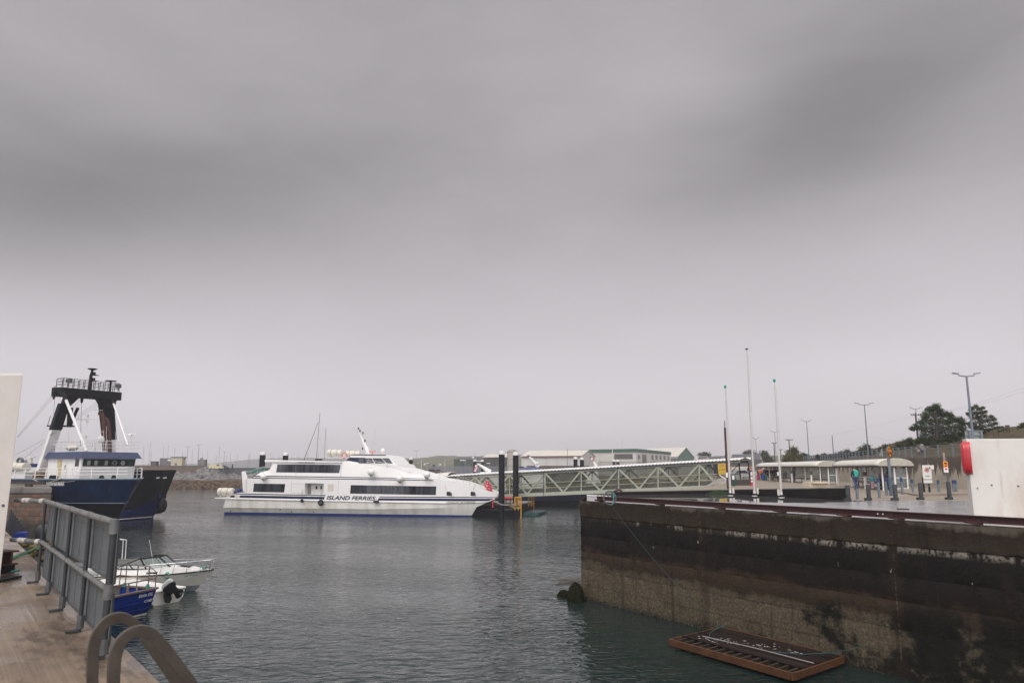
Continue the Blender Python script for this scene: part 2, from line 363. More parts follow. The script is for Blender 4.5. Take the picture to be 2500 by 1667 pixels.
# puddle lies in the dip in front of the low wall
dy = q.math('SUBTRACT', q.y, 44.0); dx = q.math('SUBTRACT', q.x, 11.0)
dd = q.math('ADD', q.math('POWER', q.math('MULTIPLY', dx, 1 / 7.5), 2), q.math('POWER', q.math('MULTIPLY', q.math('ADD', dy, q.math('MULTIPLY', dx, .45)), 1 / 7.0), 2))
pud = q.math('SUBTRACT', 1, q.step(q.math('ADD', dd, q.math('MULTIPLY', q.math('SUBTRACT', pn, .5), .9)), .75, 1.0))
c = q.mix(q.step(n1, .3, .7), (.22, .21, .21), (.30, .285, .28)); c = q.mix(q.math('MULTIPLY', pud, .75), c, (.06, .06, .06))
c = q.mix(q.math('MULTIPLY', q.step(q.noise((.15, 3, 1), -.9, 4), .6, .7), .3), c, (.1, .1, .1))
rg = q.math('MAXIMUM', q.math('SUBTRACT', q.math('ADD', .10, q.math('MULTIPLY', n1, .25)), q.math('MULTIPLY', pud, .6)), .015)
APRON = q.done(c, rg, q.bump(q.math('MULTIPLY', q.math('ADD', n2, n1), q.math('SUBTRACT', 1, pud)), .06, .02))
q = NM('tan_paving', .6); n1 = q.noise((.5, .5, .5), 0, 6)
PLAZA = q.done(q.mix(q.step(n1, .3, .7), (.215, .17, .125), (.285, .235, .18)), q.math('ADD', .35, q.math('MULTIPLY', n1, .4)), q.bump(q.noise(10), .3, .02))
# ---- brushed, wet deck of the near quay
q = NM('near_deck', .4); n1 = q.noise((1.0, 1.0, 1), 0, 6); ED = math.atan2(.795, -.606)
gr = q.noise((30, .5, 1), -.651, 3, .5); st = q.noise((2.6, .9, 1), -.62, 6, .68)
c = q.mix(q.step(n1, .3, .7), (.15, .105, .07), (.235, .175, .122)); c = q.mix(q.math('MULTIPLY', q.step(gr, .42, .6), .3), c, (.10, .068, .045))
c = q.mix(q.math('MULTIPLY', q.step(st, .48, .62), .75), c, (.045, .027, .016))
c = q.mix(q.math('MULTIPLY', q.step(q.noise((5, 5, 5), 0, 5, .7), .68, .74), .5), c, (.42, .38, .33))
DECK = q.done(c, q.math('SUBTRACT', .62, q.math('MULTIPLY', q.step(q.noise((.5, .5, 1), 0, 4), .4, .6), .42)), q.bump(q.math('ADD', gr, q.math('MULTIPLY', q.noise(30), .5)), .3, .02))
# ---- masonry of the old pier
q = NM('pier_masonry', .85)
mp = q.t.nodes.new('ShaderNodeCombineXYZ'); q.L(q.math('ADD', q.x, q.math('MULTIPLY', q.y, .35)), mp.inputs[0]); q.L(q.z, mp.inputs[1])
br = q.t.nodes.new('ShaderNodeTexBrick'); q.L(mp.outputs[0], br.inputs['Vector']); br.inputs['Scale'].default_value = 1
br.inputs['Brick Width'].default_value = .95; br.inputs['Row Height'].default_value = .42; br.inputs['Mortar Size'].default_value = .03
br.inputs['Color1'].default_value = (.17, .075, .04, 1); br.inputs['Color2'].default_value = (.085, .055, .038, 1); br.inputs['Mortar'].default_value = (.035, .028, .022, 1)
n1 = q.noise((2.2, 2.2, 2.2), 0, 6); c = q.mix(q.step(n1, .42, .68), br.outputs[0], (.075, .06, .045))
zz = q.math('ADD', q.z, q.math('MULTIPLY', q.math('SUBTRACT', q.noise((1.2, 1.2, .4), 0, 5), .5), 1.3))
c = q.mix(q.math('SUBTRACT', 1, q.step(zz, 1.2, 2.0)), c, (.012, .010, .006)); c = q.mix(q.step(zz, 3.95, 4.15), c, (.085, .08, .068))
MASON = q.done(c, .8, q.bump(q.math('ADD', br.outputs['Fac'], n1), .8, .08))
# ---- hillside
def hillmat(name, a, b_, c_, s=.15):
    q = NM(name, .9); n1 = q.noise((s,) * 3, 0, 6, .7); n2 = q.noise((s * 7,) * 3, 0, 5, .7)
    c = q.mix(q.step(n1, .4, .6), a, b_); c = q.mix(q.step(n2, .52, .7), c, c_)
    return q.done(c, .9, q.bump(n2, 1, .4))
HILL = hillmat('hill_grass', (.07, .08, .035), (.10, .098, .05), (.022, .03, .016), .025)
BANK = hillmat('bank_heath', (.075, .065, .022), (.10, .065, .03), (.03, .035, .012), .4)
# ---- rock armour
q = NM('rock', .85); n1 = q.noise((.6,) * 3, 0, 3); n2 = q.noise((5,) * 3, 0, 5)
c = q.mix(q.step(n1, .35, .65), (.1, .1, .105), (.24, .225, .21)); c = q.mix(q.math('MULTIPLY', q.step(n2, .45, .7), .5), c, (.05, .05, .05))
zz = q.math('ADD', q.z, q.math('MULTIPLY', q.math('SUBTRACT', q.noise((.25,) * 3, 0, 4), .5), 1.0))
weed = q.math('SUBTRACT', 1, q.step(zz, 2.5, 3.0)); wc = q.mix(q.step(q.noise((.9,) * 3, 0, 5), .4, .62), (.032, .02, .008), (.12, .066, .02))
ROCK = q.done(q.mix(weed, c, wc), .8, q.bump(n2, .6, .1))
LANDM = mat('land_earth', (.16, .12, .085), .9, var=.25, scale=.3)
FARWALL = mat('far_wall_brown', (.14, .105, .08), .9, var=.2, scale=.3)
FARGREY = mat('far_wall_grey', (.09, .092, .095), .9, var=.15, scale=.3)

# ================================================================= SETTING
MB().poly([(-1990, -290, 0), (1990, -290, 0), (1990, 1880, 0), (-1990, 1880, 0)]).build('water', WATER); struct(bpy.data.objects['water'])
WALLN = V((EDn.y, -EDn.x, 0));  WALLN = WALLN if WALLN.x < 0 else -WALLN      # outward, over the water
P_R = onz(2066, 1221.5, GZ); P_M = onz(1780, 1205.5, GZ); P_L = onz(1497, 1208, GZ); C2 = P_L + V((-1.6, .6, 0))
H_R = at(2066, 1191.5, P_R.y).z - GZ; H_M = at(1780, 1195.5, P_M.y).z - GZ; H_L = at(1497, 1200.8, P_L.y).z - GZ
# solid land: plaza + everything behind it
land = [C2, P_L + V((.3, .5, 0)), V((18.2, 69, GZ)), V((24, 88, GZ)), V((23, 130, GZ)), V((20, 182, GZ)), V((-52, 205, GZ)), V((-52, 420, GZ)), V((400, 420, GZ)), V((400, 13, GZ)), E2 + V((.7, .5, 0)), C + V((.72, .2, 0))]
land = [p - V((0, 0, .006)) for p in land]
struct(MB().prism([p - V((0, 0, 5.9)) for p in land], (0, 0, 5.9)).build('ground', LANDM))
pz = [V((p.x, p.y, GZ)) for p in land]
plz = [C2 + V((0, .2, 0)), P_L + V((0, .2, 0)), V((18.4, 69, GZ)), V((24.2, 88, GZ)), V((23.2, 130, GZ)), V((21, 178, GZ)), V((70, 178, GZ)), V((43, 62, GZ)), V((40, 37.2, GZ)), P_R, P_M, P_L]
struct(MB().poly([p + V((0, 0, 0)) for p in plz]).build('plaza', PLAZA))
ap = [C + EDn * .1, C2, P_L, P_M, P_R, V((42, 36.9, GZ)), V((42, 13, GZ)), E2]
ap = [ap[0] - WALLN * .35] + ap[1:-1] + [E2 - WALLN * .35]
struct(MB().poly([p + V((0, 0, .004)) for p in ap]).build('apron', APRON))
# quay wall face as a grid with lift steps and wear
def quay_wall():
    mb = MB(); L = 30.; nx = 220; zs = [4.76, 4.72, 4.4, 4.05, 4.0, 3.98, 3.6, 3.08, 3.05, 3.02, 2.6, 2.33, 2.3, 2.27, 1.9, 1.5, 1.46, 1.42, 1.0, .72, .68, .3, 0, -.4, -1]
    offs = lambda z: (.05 if z > 3.99 else .0) + .012 * math.sin(z * 4.2) - (.010 if abs(z - 3.05) < .02 or abs(z - 2.3) < .02 or abs(z - 1.46) < .03 else 0) + max(0, 1.5 - z) * .04
    rnd = random.Random(3); rows = []
    for i in range(nx + 1):
        u = L * (i / nx) ** 1.0; r = []
        for z in zs:
            j = (rnd.random() - .5) * (.03 if z < 4.7 else .012) + .012 * math.sin(u * 1.7 + z * 2)
            r.append(C + EDn * u + WALLN * (offs(z) + j) + V((0, 0, z - GZ)) + (V((0, 0, (rnd.random() - .5) * .012)) if z > 4.6 else V((0, 0, 0))))
        r.append(C + EDn * u - WALLN * .42 + V((0, 0, .009)));
        rows.append(r)
    mb.loft(rows, closed=False)
    # return face behind the corner
    ret = (C2 - C).normalized(); rows = []
    for i in range(30):
        u = (C2 - C).length * i / 29
        rows.append([C + ret * u + V((-1, 0, 0)) * (offs(z) * (1 if i else .6) + (rnd.random() - .5) * .04) + V((0, 0, z - GZ)) for z in zs] + [C + ret * u + V((.45, 0, .009))])
    mb.loft(rows, closed=False)
    return mb.build('quay_wall', QUAYF, origin=C, smooth=True, ang=50, tag=('dark weed stained concrete quay wall with pale barnacle band at its foot', 'quay wall'))
quay_wall()
# low flood wall between apron and plaza
WETC = mat('dark_wet_wall', (.011, .0095, .009), .6, spec=.15, var=.45, scale=1.2, dirt=[((.05, .045, .04), .72, .06, 5, 1)])
mb = MB()
for (a, ha, b, hb) in ((P_L, H_L, P_M, H_M), (P_M, H_M, P_R, H_R)):
    d = (b - a).normalized(); n = V((-d.y, d.x, 0)) * .3; n = n if n.y > 0 else -n
    mb.add([a, b, b + n, a + n, a + V((0, 0, ha)), b + V((0, 0, hb)), b + n + V((0, 0, hb)), a + n + V((0, 0, ha))], [(0, 1, 5, 4), (1, 2, 6, 5), (2, 3, 7, 6), (3, 0, 4, 7)])
lw = mb.build('low_wall', WETC, origin=P_R, tag=('low dark wet concrete wall along the plaza edge behind the flagpoles', 'wall'))
mb = MB()
for (a, ha, b, hb) in ((P_L, H_L, P_M, H_M), (P_M, H_M, P_R, H_R)):
    d = (b - a).normalized(); n = V((-d.y, d.x, 0)); n = n if n.y > 0 else -n
    mb.loft([[p + V((0, 0, h)) - n * .02, p + V((0, 0, h)) + n * .34, p + V((0, 0, h + .05)) + n * .34, p + V((0, 0, h + .05)) - n * .02] for p, h in ((a, ha), (b, hb))])
mb.build('coping', CONC, lw)
# near quay under the camera
NA = onz(390, 1660, GZ); NB = onz(18, 1298, GZ); ND = (NB - NA).normalized(); NN = V((ND.y, -ND.x, 0))   # NN over the water
NN = NN if NN.x > 0 else -NN
n0 = NA - ND * 14; n1 = NB + ND * 22
struct(MB().prism([n0 - V((0, 0, 5.8)), n1 - V((0, 0, 5.8)), n1 - NN * 30 - V((0, 0, 5.8)), n0 - NN * 30 - V((0, 0, 5.8))], (0, 0, 5.8)).build('walkway', DECK, bevel=.03))
# old stone pier on the left
pr = at(128, 1190, 69); pr.z = 0; pl = at(-260, 1190, 72); pl.z = 0
pv = (pl - pr); pback = V((-.645 * 10 - .3, 10, 0))
rnd = random.Random(5); mb = MB(); rows = []
for i in range(40):
    p = pr + pv * (i / 39)
    rows.append([p + V((0, -(.35 + .02 * math.sin(i)) * (1 - z / 4.7) + (rnd.random() - .5) * .1, z)) for z in (-1, 0, .6, 1.2, 1.8, 2.4, 3, 3.6, 4.1)])
mb.loft(rows, closed=False)
rows = []
for i in range(12):
    p = pr + pback * (i / 11)
    rows.append([p + V(((.35) * (1 - z / 4.7) + (rnd.random() - .5) * .1, 0, z)) for z in (-1, 0, .6, 1.2, 1.8, 2.4, 3, 3.6, 4.1)])
mb.loft(rows, closed=False)
pier = mb.build('stone_pier', MASON, origin=pr, tag=('old brown stone pier with grey capping slab left of the trawler', 'pier'))
cap = MB().prism([pr + V((.1, -.2, 4.1)), pl + V((0, -.2, 4.1)), pl + V((0, 9, 4.1)), pr + pback + V((.1, 0, 4.1))], (0, 0, .62)).build('capping', mat('pier_cap', (.15, .14, .125), .8, var=.25, scale=1, dirt=((.07, .065, .05), .55, .2, 1.2, .5)), pier, bevel=.12)
bm_ = MB(); a = at(110, 1178, 69.6); b = at(-200, 1180, 72.5); bm_.beam(a, b, .3, .28)
for t in (.12, .3, .5, .7): bm_.box(lerp(a, b, t) - V((0, 0, .3)), (.5, .4, .3))
bm_.build('timber_fender_beam', mat('dark_timber', (.045, .03, .027), .7, var=.4, scale=5), origin=a, tag=('dark timber beam lying along the top of the stone pier', 'beam'))
# far hills
def ridge(name, pts, m, depth0, depth1, base):
    mb = MB(); rows = []; rnd = random.Random(len(pts)); ph = [rnd.random() * 6 for _ in range(4)]
    xs = [lerp(pts[0][0], pts[-1][0], i / 90) for i in range(91)]
    for k in range(9):
        f = k / 8; r = []
        for x in xs:
            y = poly_at(pts, x); p = at(x, y, depth1); top = p.z
            r.append(V((lerp(at(x, y, depth0).x, p.x, f), lerp(depth0, depth1, f), base + (top - base) * (1 - (1 - f) ** 1.7) + (rnd.random() - .5) * (top - base) * .05)))
        rows.append(r)
    return struct(mb.loft(rows, closed=False).build(name, m, smooth=True, ang=80))
ridge('hills', [(930, 1130), (975, 1120), (1040, 1117), (1075, 1112), (1150, 1114), (1180, 1113), (1260, 1110), (1330, 1108), (1500, 1118), (1700, 1122), (1900, 1112), (2060, 1112)], HILL, 620, 1000, 4)
ridge('hills.001', [(250, 1136), (420, 1132), (520, 1131), (585, 1124), (640, 1119), (760, 1117), (900, 1122), (1100, 1132)], hillmat('hazed_hill', (.13, .135, .125), (.15, .15, .14), (.10, .105, .10), .02), 1300, 1700, 2)  # lighter, greyer colours put part of the distance haze into the hill
# breakwater: bank of loose rock below a wall
def breakwater():
    base = []
    mb = MB(); rnd = random.Random(11)
    ico = [(0, 0, 1), (.894, 0, .447), (.276, .851, .447), (-.724, .526, .447), (-.724, -.526, .447), (.276, -.851, .447), (.724, .526, -.447), (-.276, .851, -.447), (-.894, 0, -.447), (-.276, -.851, -.447), (.724, -.526, -.447), (0, 0, -1)]
    fc = [(0, 1, 2), (0, 2, 3), (0, 3, 4), (0, 4, 5), (0, 5, 1), (1, 6, 2), (2, 7, 3), (3, 8, 4), (4, 9, 5), (5, 10, 1), (6, 7, 2), (7, 8, 3), (8, 9, 4), (9, 10, 5), (10, 6, 1), (11, 7, 6), (11, 8, 7), (11, 9, 8), (11, 10, 9), (11, 6, 10)]
    prof = [(330, 1158), (480, 1156), (492, 1147), (500, 1143), (520, 1143), (540, 1155), (560, 1162), (640, 1163), (800, 1163)]
    d0, d1 = 236, 262
    for k in range(2600):
        x = rnd.uniform(300, 820); f = rnd.random(); dep = lerp(d0, d1, f)
        top = at(x, poly_at(prof, x), d1).z; z = lerp(-.3, top, f ** .8) + rnd.uniform(-.3, .3)
        p = at(x, 1150, dep); p.z = z; r = rnd.uniform(.5, 1.25)
        M = Matrix.Rotation(rnd.uniform(0, 6), 3, V((rnd.random(), rnd.random(), rnd.random())).normalized())
        mb.add([p + M @ V((v[0] * r * rnd.uniform(.7, 1.3), v[1] * r * rnd.uniform(.6, 1.1), v[2] * r * rnd.uniform(.45, .9))) for v in ico], fc)
    xs = [300 + 26 * i for i in range(21)]
    mb.loft([[at(x, 1195, d0 + 1) * 1 - V((0, 0, at(x, 1195, d0 + 1).z + .6)) for x in xs], [V((at(x, 1150, d1).x, d1, at(x, poly_at(prof, x), d1).z - .5)) for x in xs]], closed=False)
    struct(mb.build('rock_armour', ROCK), 'stuff')
breakwater()
a = at(300, 1143, 264); b = at(497, 1143, 264)
MB().box(((a.x + b.x) / 2, 265, 5.4), (b.x - a.x, 2, 3.6)).box(((a.x + b.x) / 2, 265, 7.25), (b.x - a.x, 2.3, .15)).build('harbour_wall', FARWALL, origin=(a.x, 265, 0), tag=('brown harbour wall on the rock breakwater behind the black bow', 'wall'))
a = at(530, 1146, 266); b = at(1010, 1146, 266)
MB().box(((a.x + b.x) / 2, 267, 4.6), (b.x - a.x, 2, 3.7)).box(((a.x + b.x) / 2, 267, 6.5), (b.x - a.x, 2.3, .15)).build('harbour_wall', FARGREY, origin=(a.x, 267, 0), tag=('dark grey harbour wall behind the stern of the white ferry', 'wall'))
struct(MB().prism([(at(300, 1150, 266).x, 266, 0), (at(1010, 1150, 268).x, 268, 0), (at(1010, 1150, 268).x + 5, 300, 0), (at(300, 1150, 266).x - 8, 300, 0)], (0, 0, 5.6)).build('causeway', LANDM))
# ================================================================= FERRY
fs = onz(548, 1255, 0); fb = onz(1144, 1262.5, 0); FU = (fb - fs).normalized(); FW = V((-FU.y, FU.x, 0)); FB = 8.6
def fraw(px, py, wv): return onpl(px, py, fs + FW * wv, FW)
def ftap(u):
    t = max(0, (u - 23.5) / 14.6); return 1.9 * min(t, 1.1) ** 2.0
def F(px, py, ins=0):
    wv = ins
    for _ in range(4): p = fraw(px, py, wv); wv = ftap((p - fs).dot(FU)) + ins
    return fraw(px, py, wv)
def mir(p):
    wv = (p - fs).dot(FW); return p + FW * (FB - 2 * wv)
ferry = thing('ferry', 'white catamaran passenger ferry with navy stripes, moored across the harbour centre', 'ferry', fs)
railL = [(524, 1215.4), (550, 1216.7), (740, 1221), (926, 1224.5), (1088, 1227.5), (1160, 1226), (1199, 1223.5), (1216, 1211)]
def samp(a, b, n): return [lerp(a, b, i / n) for i in range(n + 1)]
# two hulls, each with a chine and boot top
for far in (0, 1):
    mb = MB(); rows = []
    for t in samp(0, 1, 44):
        xt = lerp(551, 1208, t); xb = lerp(548, 1144, t); xc = lerp(545, 1163, t); yt = poly_at(railL, xt); yc = lerp(1238.5, 1245.5, t) - 22 * max(0, t - .55) ** 1.3
        tp = F(xt, yt + .6, .02); ch = F(xc, yc, .04 + 0 * t); b1 = F(lerp(547, 1152, t), lerp(1249.5, 1257.5, t), .42); b2 = F(xb, lerp(1254.5, 1262, t), .5); b3 = b2 - V((0, 0, .7)) + FW * .25
        fp = 1 - max(0, (t - .55) / .45) ** 1.6
        inn = lambda p, k: p + FW * (max(.08, (2.3 - k) * fp))
        r = [tp, ch, b1, b2, b3, inn(b3, .8), inn(b2, .5), inn(ch, .2), inn(tp, 0)]
        if far: r = [mir(p) for p in r]
        rows.append(r)
    n = 9; o = len(mb.v)
    for r in rows: mb.v += r
    for i in range(len(rows) - 1):
        for j in range(n):
            k = (j + 1) % n; mb.f.append([i * n + j, i * n + k, (i + 1) * n + k, (i + 1) * n + j]); mb.m.append(1 if j in (2, 3, 4, 5) else 0)
    mb.mi = 0; mb.f.append(list(range(n))); mb.m.append(0); mb.f.append([(len(rows) - 1) * n + j for j in range(n)]); mb.m.append(0)
    mb.build('hull', [HULLW, BOOT], ferry, smooth=True, ang=20)
def side(name, topc, botc, xs, ins, m, lean=0, cap=True):
    mb = MB(); rows = []
    for x in xs:
        b = F(x, poly_at(botc, x), ins); t = F(x, poly_at(topc, x), ins + lean); rows.append([b, t, mir(t), mir(b)])
    mb.loft(rows)
    return mb.build(name, m, ferry, smooth=True, ang=25)
# rub rail / deck
mb = MB(); rows = []
for x in [524, 530, 551] + samp(560, 1208, 40):
    y = poly_at(railL, x); a = F(x, y - 1.0, -.10); b = F(x, y + .9, -.10); rows.append([b, a, mir(a), mir(b)])
mb.loft(rows).build('deck', FERRYW, ferry)
lowT = [(562, 1213), (574, 1203.5), (596.5, 1201), (596.6, 1168.5), (616, 1166.8), (1040, 1167), (1062, 1168.5), (1116, 1175.7), (1160, 1188), (1212, 1205), (1216, 1210)]
lowB = [(562, 1216), (740, 1220), (926, 1223.5), (1088, 1226.5), (1160, 1225), (1199, 1222.5), (1216, 1211)]
# lower cabin, with the side door recess left open between px 744 and 790
xsA = [562, 568, 574, 585, 596.5, 596.6] + samp(616, 744, 6); xsB = samp(790, 1040, 10) + [1062, 1090, 1116, 1138, 1160, 1186, 1200, 1212, 1215]
side('lower_cabin', lowT, lowB, xsA, 0, FERRYW); side('lower_cabin', lowT, lowB, xsB, 0, FERRYW)
mb = MB()
mb.prism([F(744, 1166.9, 0), F(790, 1166.9, 0), F(790, 1180, 0), F(744, 1179, 0)], FW * FB)                 # over the door
mb.prism([F(744, 1179, 1.0), F(790, 1180, 1.0), F(790, 1221.5, 1.0), F(744, 1220, 1.0)], FW * (FB - 2))
mb.build('doorway', FERRYW, ferry)
d = MB(); d.prism([F(765, 1181, .96), F(788, 1181.5, .96), F(788, 1219, .96), F(765, 1218.5, .96)], FW * .03); dr = d.build('sliding_door', PLASTICW, ferry)
d = MB()
for x in (772.5, 784): d.prism([F(x - 2, 1186, .93), F(x + 2, 1186, .93), F(x + 2, 1193.5, .93), F(x - 2, 1193.5, .93)], FW * .02)
d.build('door_window', DGLASS, dr)
MB().prism([F(751, 1181, .9), F(759, 1181, .9), F(759, 1219, .9), F(751, 1219, .9)], FW * .05).build('gate', CONC, ferry)
# upper cabin
upT = [(617, 1166), (635, 1153), (657, 1147.3), (661, 1141), (664.4, 1134), (664.5, 1124.3), (835, 1127.2), (843, 1124.5), (847, 1127), (860, 1131), (965, 1132), (973, 1142), (1042, 1160), (1062, 1168)]
upB = [(617, 1167.2), (1040, 1167.4), (1062, 1168.8)]
side('upper_cabin', upT, upB, [617, 626, 635, 646, 657, 659, 661, 664.4, 664.5, 680] + samp(700, 835, 6) + [843, 847, 860, 900, 940, 965, 973, 996, 1020, 1042, 1062], .12, FERRYW, lean=.25)
mb = MB(); rows = []
for x in [646, 648, 665] + samp(690, 834, 6): a = F(x, lerp(1122.2, 1126.6, (x - 648) / 183), .15); b = F(x, lerp(1128, 1129.5, (x - 648) / 183), .15); rows.append([b, a, mir(a), mir(b)])
mb.loft(rows).build('sun_roof', FERRYW, ferry, bevel=.05)
# pilothouse
phT = [(849, 1120), (859, 1109.6), (940.6, 1110.5), (951, 1117), (965, 1132.5)]; phB = [(849, 1132.5), (965, 1133)]
ph = side('pilothouse', phT, phB, [849, 859, 880, 910, 940.6, 951, 965], 1.1, FERRYW)
def band(name, tl, bl, m, ins=-.012, parent=ferry, n=30, far=True, th=.012):
    """a painted band or pane lying on the side; tl / bl are polylines for its upper and lower edge"""
    mb = MB(); x0t, x1t = tl[0][0], tl[-1][0]; x0b, x1b = bl[0][0], bl[-1][0]
    for q_ in ((0, 1) if far else (0,)):
        rows = []
        for t in samp(0, 1, n):
            xt = lerp(x0t, x1t, t); xb = lerp(x0b, x1b, t); a = F(xt, poly_at(tl, xt), ins); b = F(xb, poly_at(bl, xb), ins); r = [b, a, a + FW * th, b + FW * th]
            rows.append([mir(p) for p in r] if q_ else r)
        mb.loft(rows)
    return mb.build(name, m, parent)
band('roof_stripe', [(858, 1108.6), (941, 1109.8)], [(857, 1110.6), (942, 1111.6)], NAVY, 1.05, n=6)
band('navy_panel', [(853, 1116.3), (892, 1117)], [(844.5, 1123.4), (892, 1131.2)], NAVY, 1.06, n=6)
for a, b, c_, d_ in ((876, 888, 875, 887), (892, 907, 891.5, 914), (909, 931, 916, 942), (933, 949, 944, 959)):
    band('wheelhouse_window', [(a, 1118), (b, 1118)], [(c_, 1130.6), (d_, 1131)], DGLASS, 1.05, n=2)
# front screen of the pilothouse
MB().add([F(951.6, 1117.6, 1.3), F(962, 1129.5, 1.3), mir(F(962, 1129.5, 1.3)), mir(F(951.6, 1117.6, 1.3))], [(0, 1, 2, 3)]).build('windscreen', DGLASS, ferry)
def wband(tl, bl, nm, ins):
    w_ = band('window_band', tl, bl, DGLASS, ins, n=24)
    mb = MB()
    for k in range(1, nm):
        t = k / nm; xt = lerp(tl[0][0], tl[-1][0], t); xb = lerp(bl[0][0], bl[-1][0], t)
        mb.beam(F(xt, poly_at(tl, xt) + .5, ins - .012), F(xb, poly_at(bl, xb) - .5, ins - .012), .055, .012)
    mb.build('mullion', INK, w_)
    c2 = MB(); rnd = random.Random(nm)     # nothing stands behind the panes; their pale streaks are in the glass colour
    return w_
wband([(677.5, 1132.8), (831, 1134)], [(674, 1152.6), (828, 1154.4)], 9, .19)
wband([(620, 1179.8), (696.4, 1180.9)], [(617.8, 1200), (693.6, 1201.6)], 4, -.012)
wband([(856.5, 1183.6), (1065, 1186.8)], [(854.6, 1204.3), (1064, 1208)], 11, -.012)
band('stripe', [(620, 1160.5), (1032, 1166.5)], [(617, 1162.7), (1038, 1168.3)], NAVY, .1)
band('stripe', [(614.7, 1165.2), (1000, 1170.0), (1057, 1171.7)], [(613, 1167.1), (1000, 1171.9), (1060, 1173.3)], NAVY, -.015)
MB().prism([F(744.2, 1206.2, 0), F(789.8, 1207, 0), F(789.8, 1221, 0), F(744.2, 1219.8, 0)], FW * .06).build('bulwark_gate', FERRYW, ferry)
band('stripe', [(571, 1203.7), (744, 1207.1), (795, 1208.1)], [(567.5, 1205.8), (744, 1209.2), (794, 1210.2)], NAVY)
band('stripe', [(566, 1208.4), (744, 1211.4), (793, 1212.3)], [(561, 1213.8), (744, 1217.6), (791, 1218.6)], NAVY)
band('stripe', [(927, 1211.5), (1140, 1212.5), (1212, 1213.2)], [(926, 1213.5), (1140, 1214.8), (1210, 1215)], NAVY)
band('stripe', [(925, 1215.6), (1140, 1216.8), (1204, 1217)], [(921.5, 1221.2), (1140, 1223), (1197.5, 1222.5)], NAVY)
f0 = F(797, 1219.3, -.03); f1 = F(917, 1221.3, -.03)
writing('ISLAND FERRIES', NAVY, ferry, f0, f1 - f0, (0, 0, 1), width=(f1 - f0).length, height=(F(797, 1209.3, -.03) - f0).length, shear=.3, bold=.022)
f0 = F(1090, 1227.9, -.16); f1 = F(1161, 1227, -.16)
writing('DRAÍOCHT NA FARRAIGE', INK, ferry, f0, f1 - f0, (0, 0, 1), width=(f1 - f0).length, height=.24, shear=.3, bold=.01)
f0 = F(727, 1129.8, .13); f1 = F(768, 1130.2, .13)
writing('aranislandferries.com', NAVY, ferry, f0, f1 - f0, (0, 0, 1), width=(f1 - f0).length, bold=.01)
# panel seams, louvre, badge
MB().prism([F(800, 1181, -.02), F(814.5, 1181.3, -.02), F(814.5, 1198.5, -.02), F(800, 1198.3, -.02)], FW * .05).build('vent_louvre', CREAM, ferry)
sm = MB()
for x, y0, y1 in ((712, 1171, 1203), (826, 1172, 1206), (723, 1128, 1163), (833, 1128, 1165), (602, 1170, 1208)): sm.beam(F(x, y0, -.012 if y0 > 1168 else .11), F(x - 1, y1, -.012 if y0 > 1168 else .11), .03, .02)
for x0, x1, y in ((712, 742, 1180), (712, 742, 1203)): sm.beam(F(x0, y, -.012), F(x1, y + .3, -.012), .03, .02)
sm.build('panel_seam', mat('seam_grey', (.4, .39, .37), .6), ferry)
MB().lathe(F(579, 1211.5, -.03), [(.01, 0), (.42, .01), (.42, .05), (.01, .06)], 20, Matrix(((FU.x, 0, FW.x), (FU.y, 0, FW.y), (0, .6, 0)))).build('badge', CREAM, ferry)
for x in (1093.5, 1151.5):
    p = F(x, 1205, -.02); mb = MB(); M = Matrix(((FU.x, 0, FW.x), (FU.y, 0, FW.y), (0, 1, 0)))
    pts = [p + FU * a * .55 + V((0, 0, b * .32)) for a, b in ((-1, -.8), (1, -.8), (1, .1), (.7, .8), (0, 1), (-.7, .8), (-1, .1))]
    mb.prism(pts, FW * .08); fl = mb.build('fairlead', GALV, ferry)
    MB().prism([p - FW * .01 + (q_ - p) * .7 for q_ in pts], FW * .02).build('opening', INK, fl)
    mb = MB(); mb.tube([F(x - 4 + (0 if x < 1100 else 8), 1196, -.12), F(x - 9 + (0 if x < 1100 else 18), 1177, .1)], .022, 5); mb.build('mooring_tail', ROPEW, ferry)
mb = MB()
for x, y in ((684, 1243), (711.5, 1248.5), (765.5, 1249), (831, 1240.5), (844, 1240.5), (861, 1240.7), (878, 1241), (563, 1246.5)):
    mb.ball(F(x, y, .12), .09, 8)
mb.build('drain_hole', INK, ferry)
# fenders hanging on the side: things of their own
def fender(px, py, r, label, cat='fender'):
    p = F(px, py, -.5); t = thing('ball_fender', label, cat, p, 'white ball fenders on the ferry')
    MB().ball(p, r, 18).build('ball', PLASTICW, t, smooth=True)
    MB().lathe(p - V((0, 0, r + .08)), [(.02, 0), (.1, .02), (.12, .12), (.05, .2)], 8).build('eye', INK, t)
    MB().tube([p + V((0, 0, r)), F(px - 1, py - r * 28, 0)], .025, 5).build('lanyard', ROPEW, t)
fender(642.8, 1163.7, .43, 'white ball fender hanging at the stern end of the ferry upper deck')
fender(906, 1152.6, .48, 'white ball fender hanging below the ferry pilothouse'); fender(975.8, 1168, .48, 'white ball fender hanging across the ferry upper stripes')
fender(1042, 1159, .48, 'white ball fender sitting high on the ferry foredeck')
for px, py, r, lab in ((783, 1226.5, .42, 'large black tyre fender hanging under the ferry lettering'), (737, 1222, .24, 'small round black fender hanging left of the ferry door')):
    M = Matrix(((FU.x, 0, FW.x), (FU.y, 0, FW.y), (0, 1, 0))); p = F(px, py, -.32); t = thing('tyre_fender', lab, 'fender', p)
    MB().torus(p, r * .66, r * .36, M).build('tyre', RUBBER, t, smooth=True); MB().lathe(p, [(.01, -.08), (r * .4, -.08), (r * .4, .08), (.01, .08)], 12, M).build('hub', GALV if r > .3 else RUBBER, t)
    MB().tube([p + V((0, 0, r * .6)), F(px + 1, py - 28, -.05)], .02, 5).build('lanyard', INK, t)
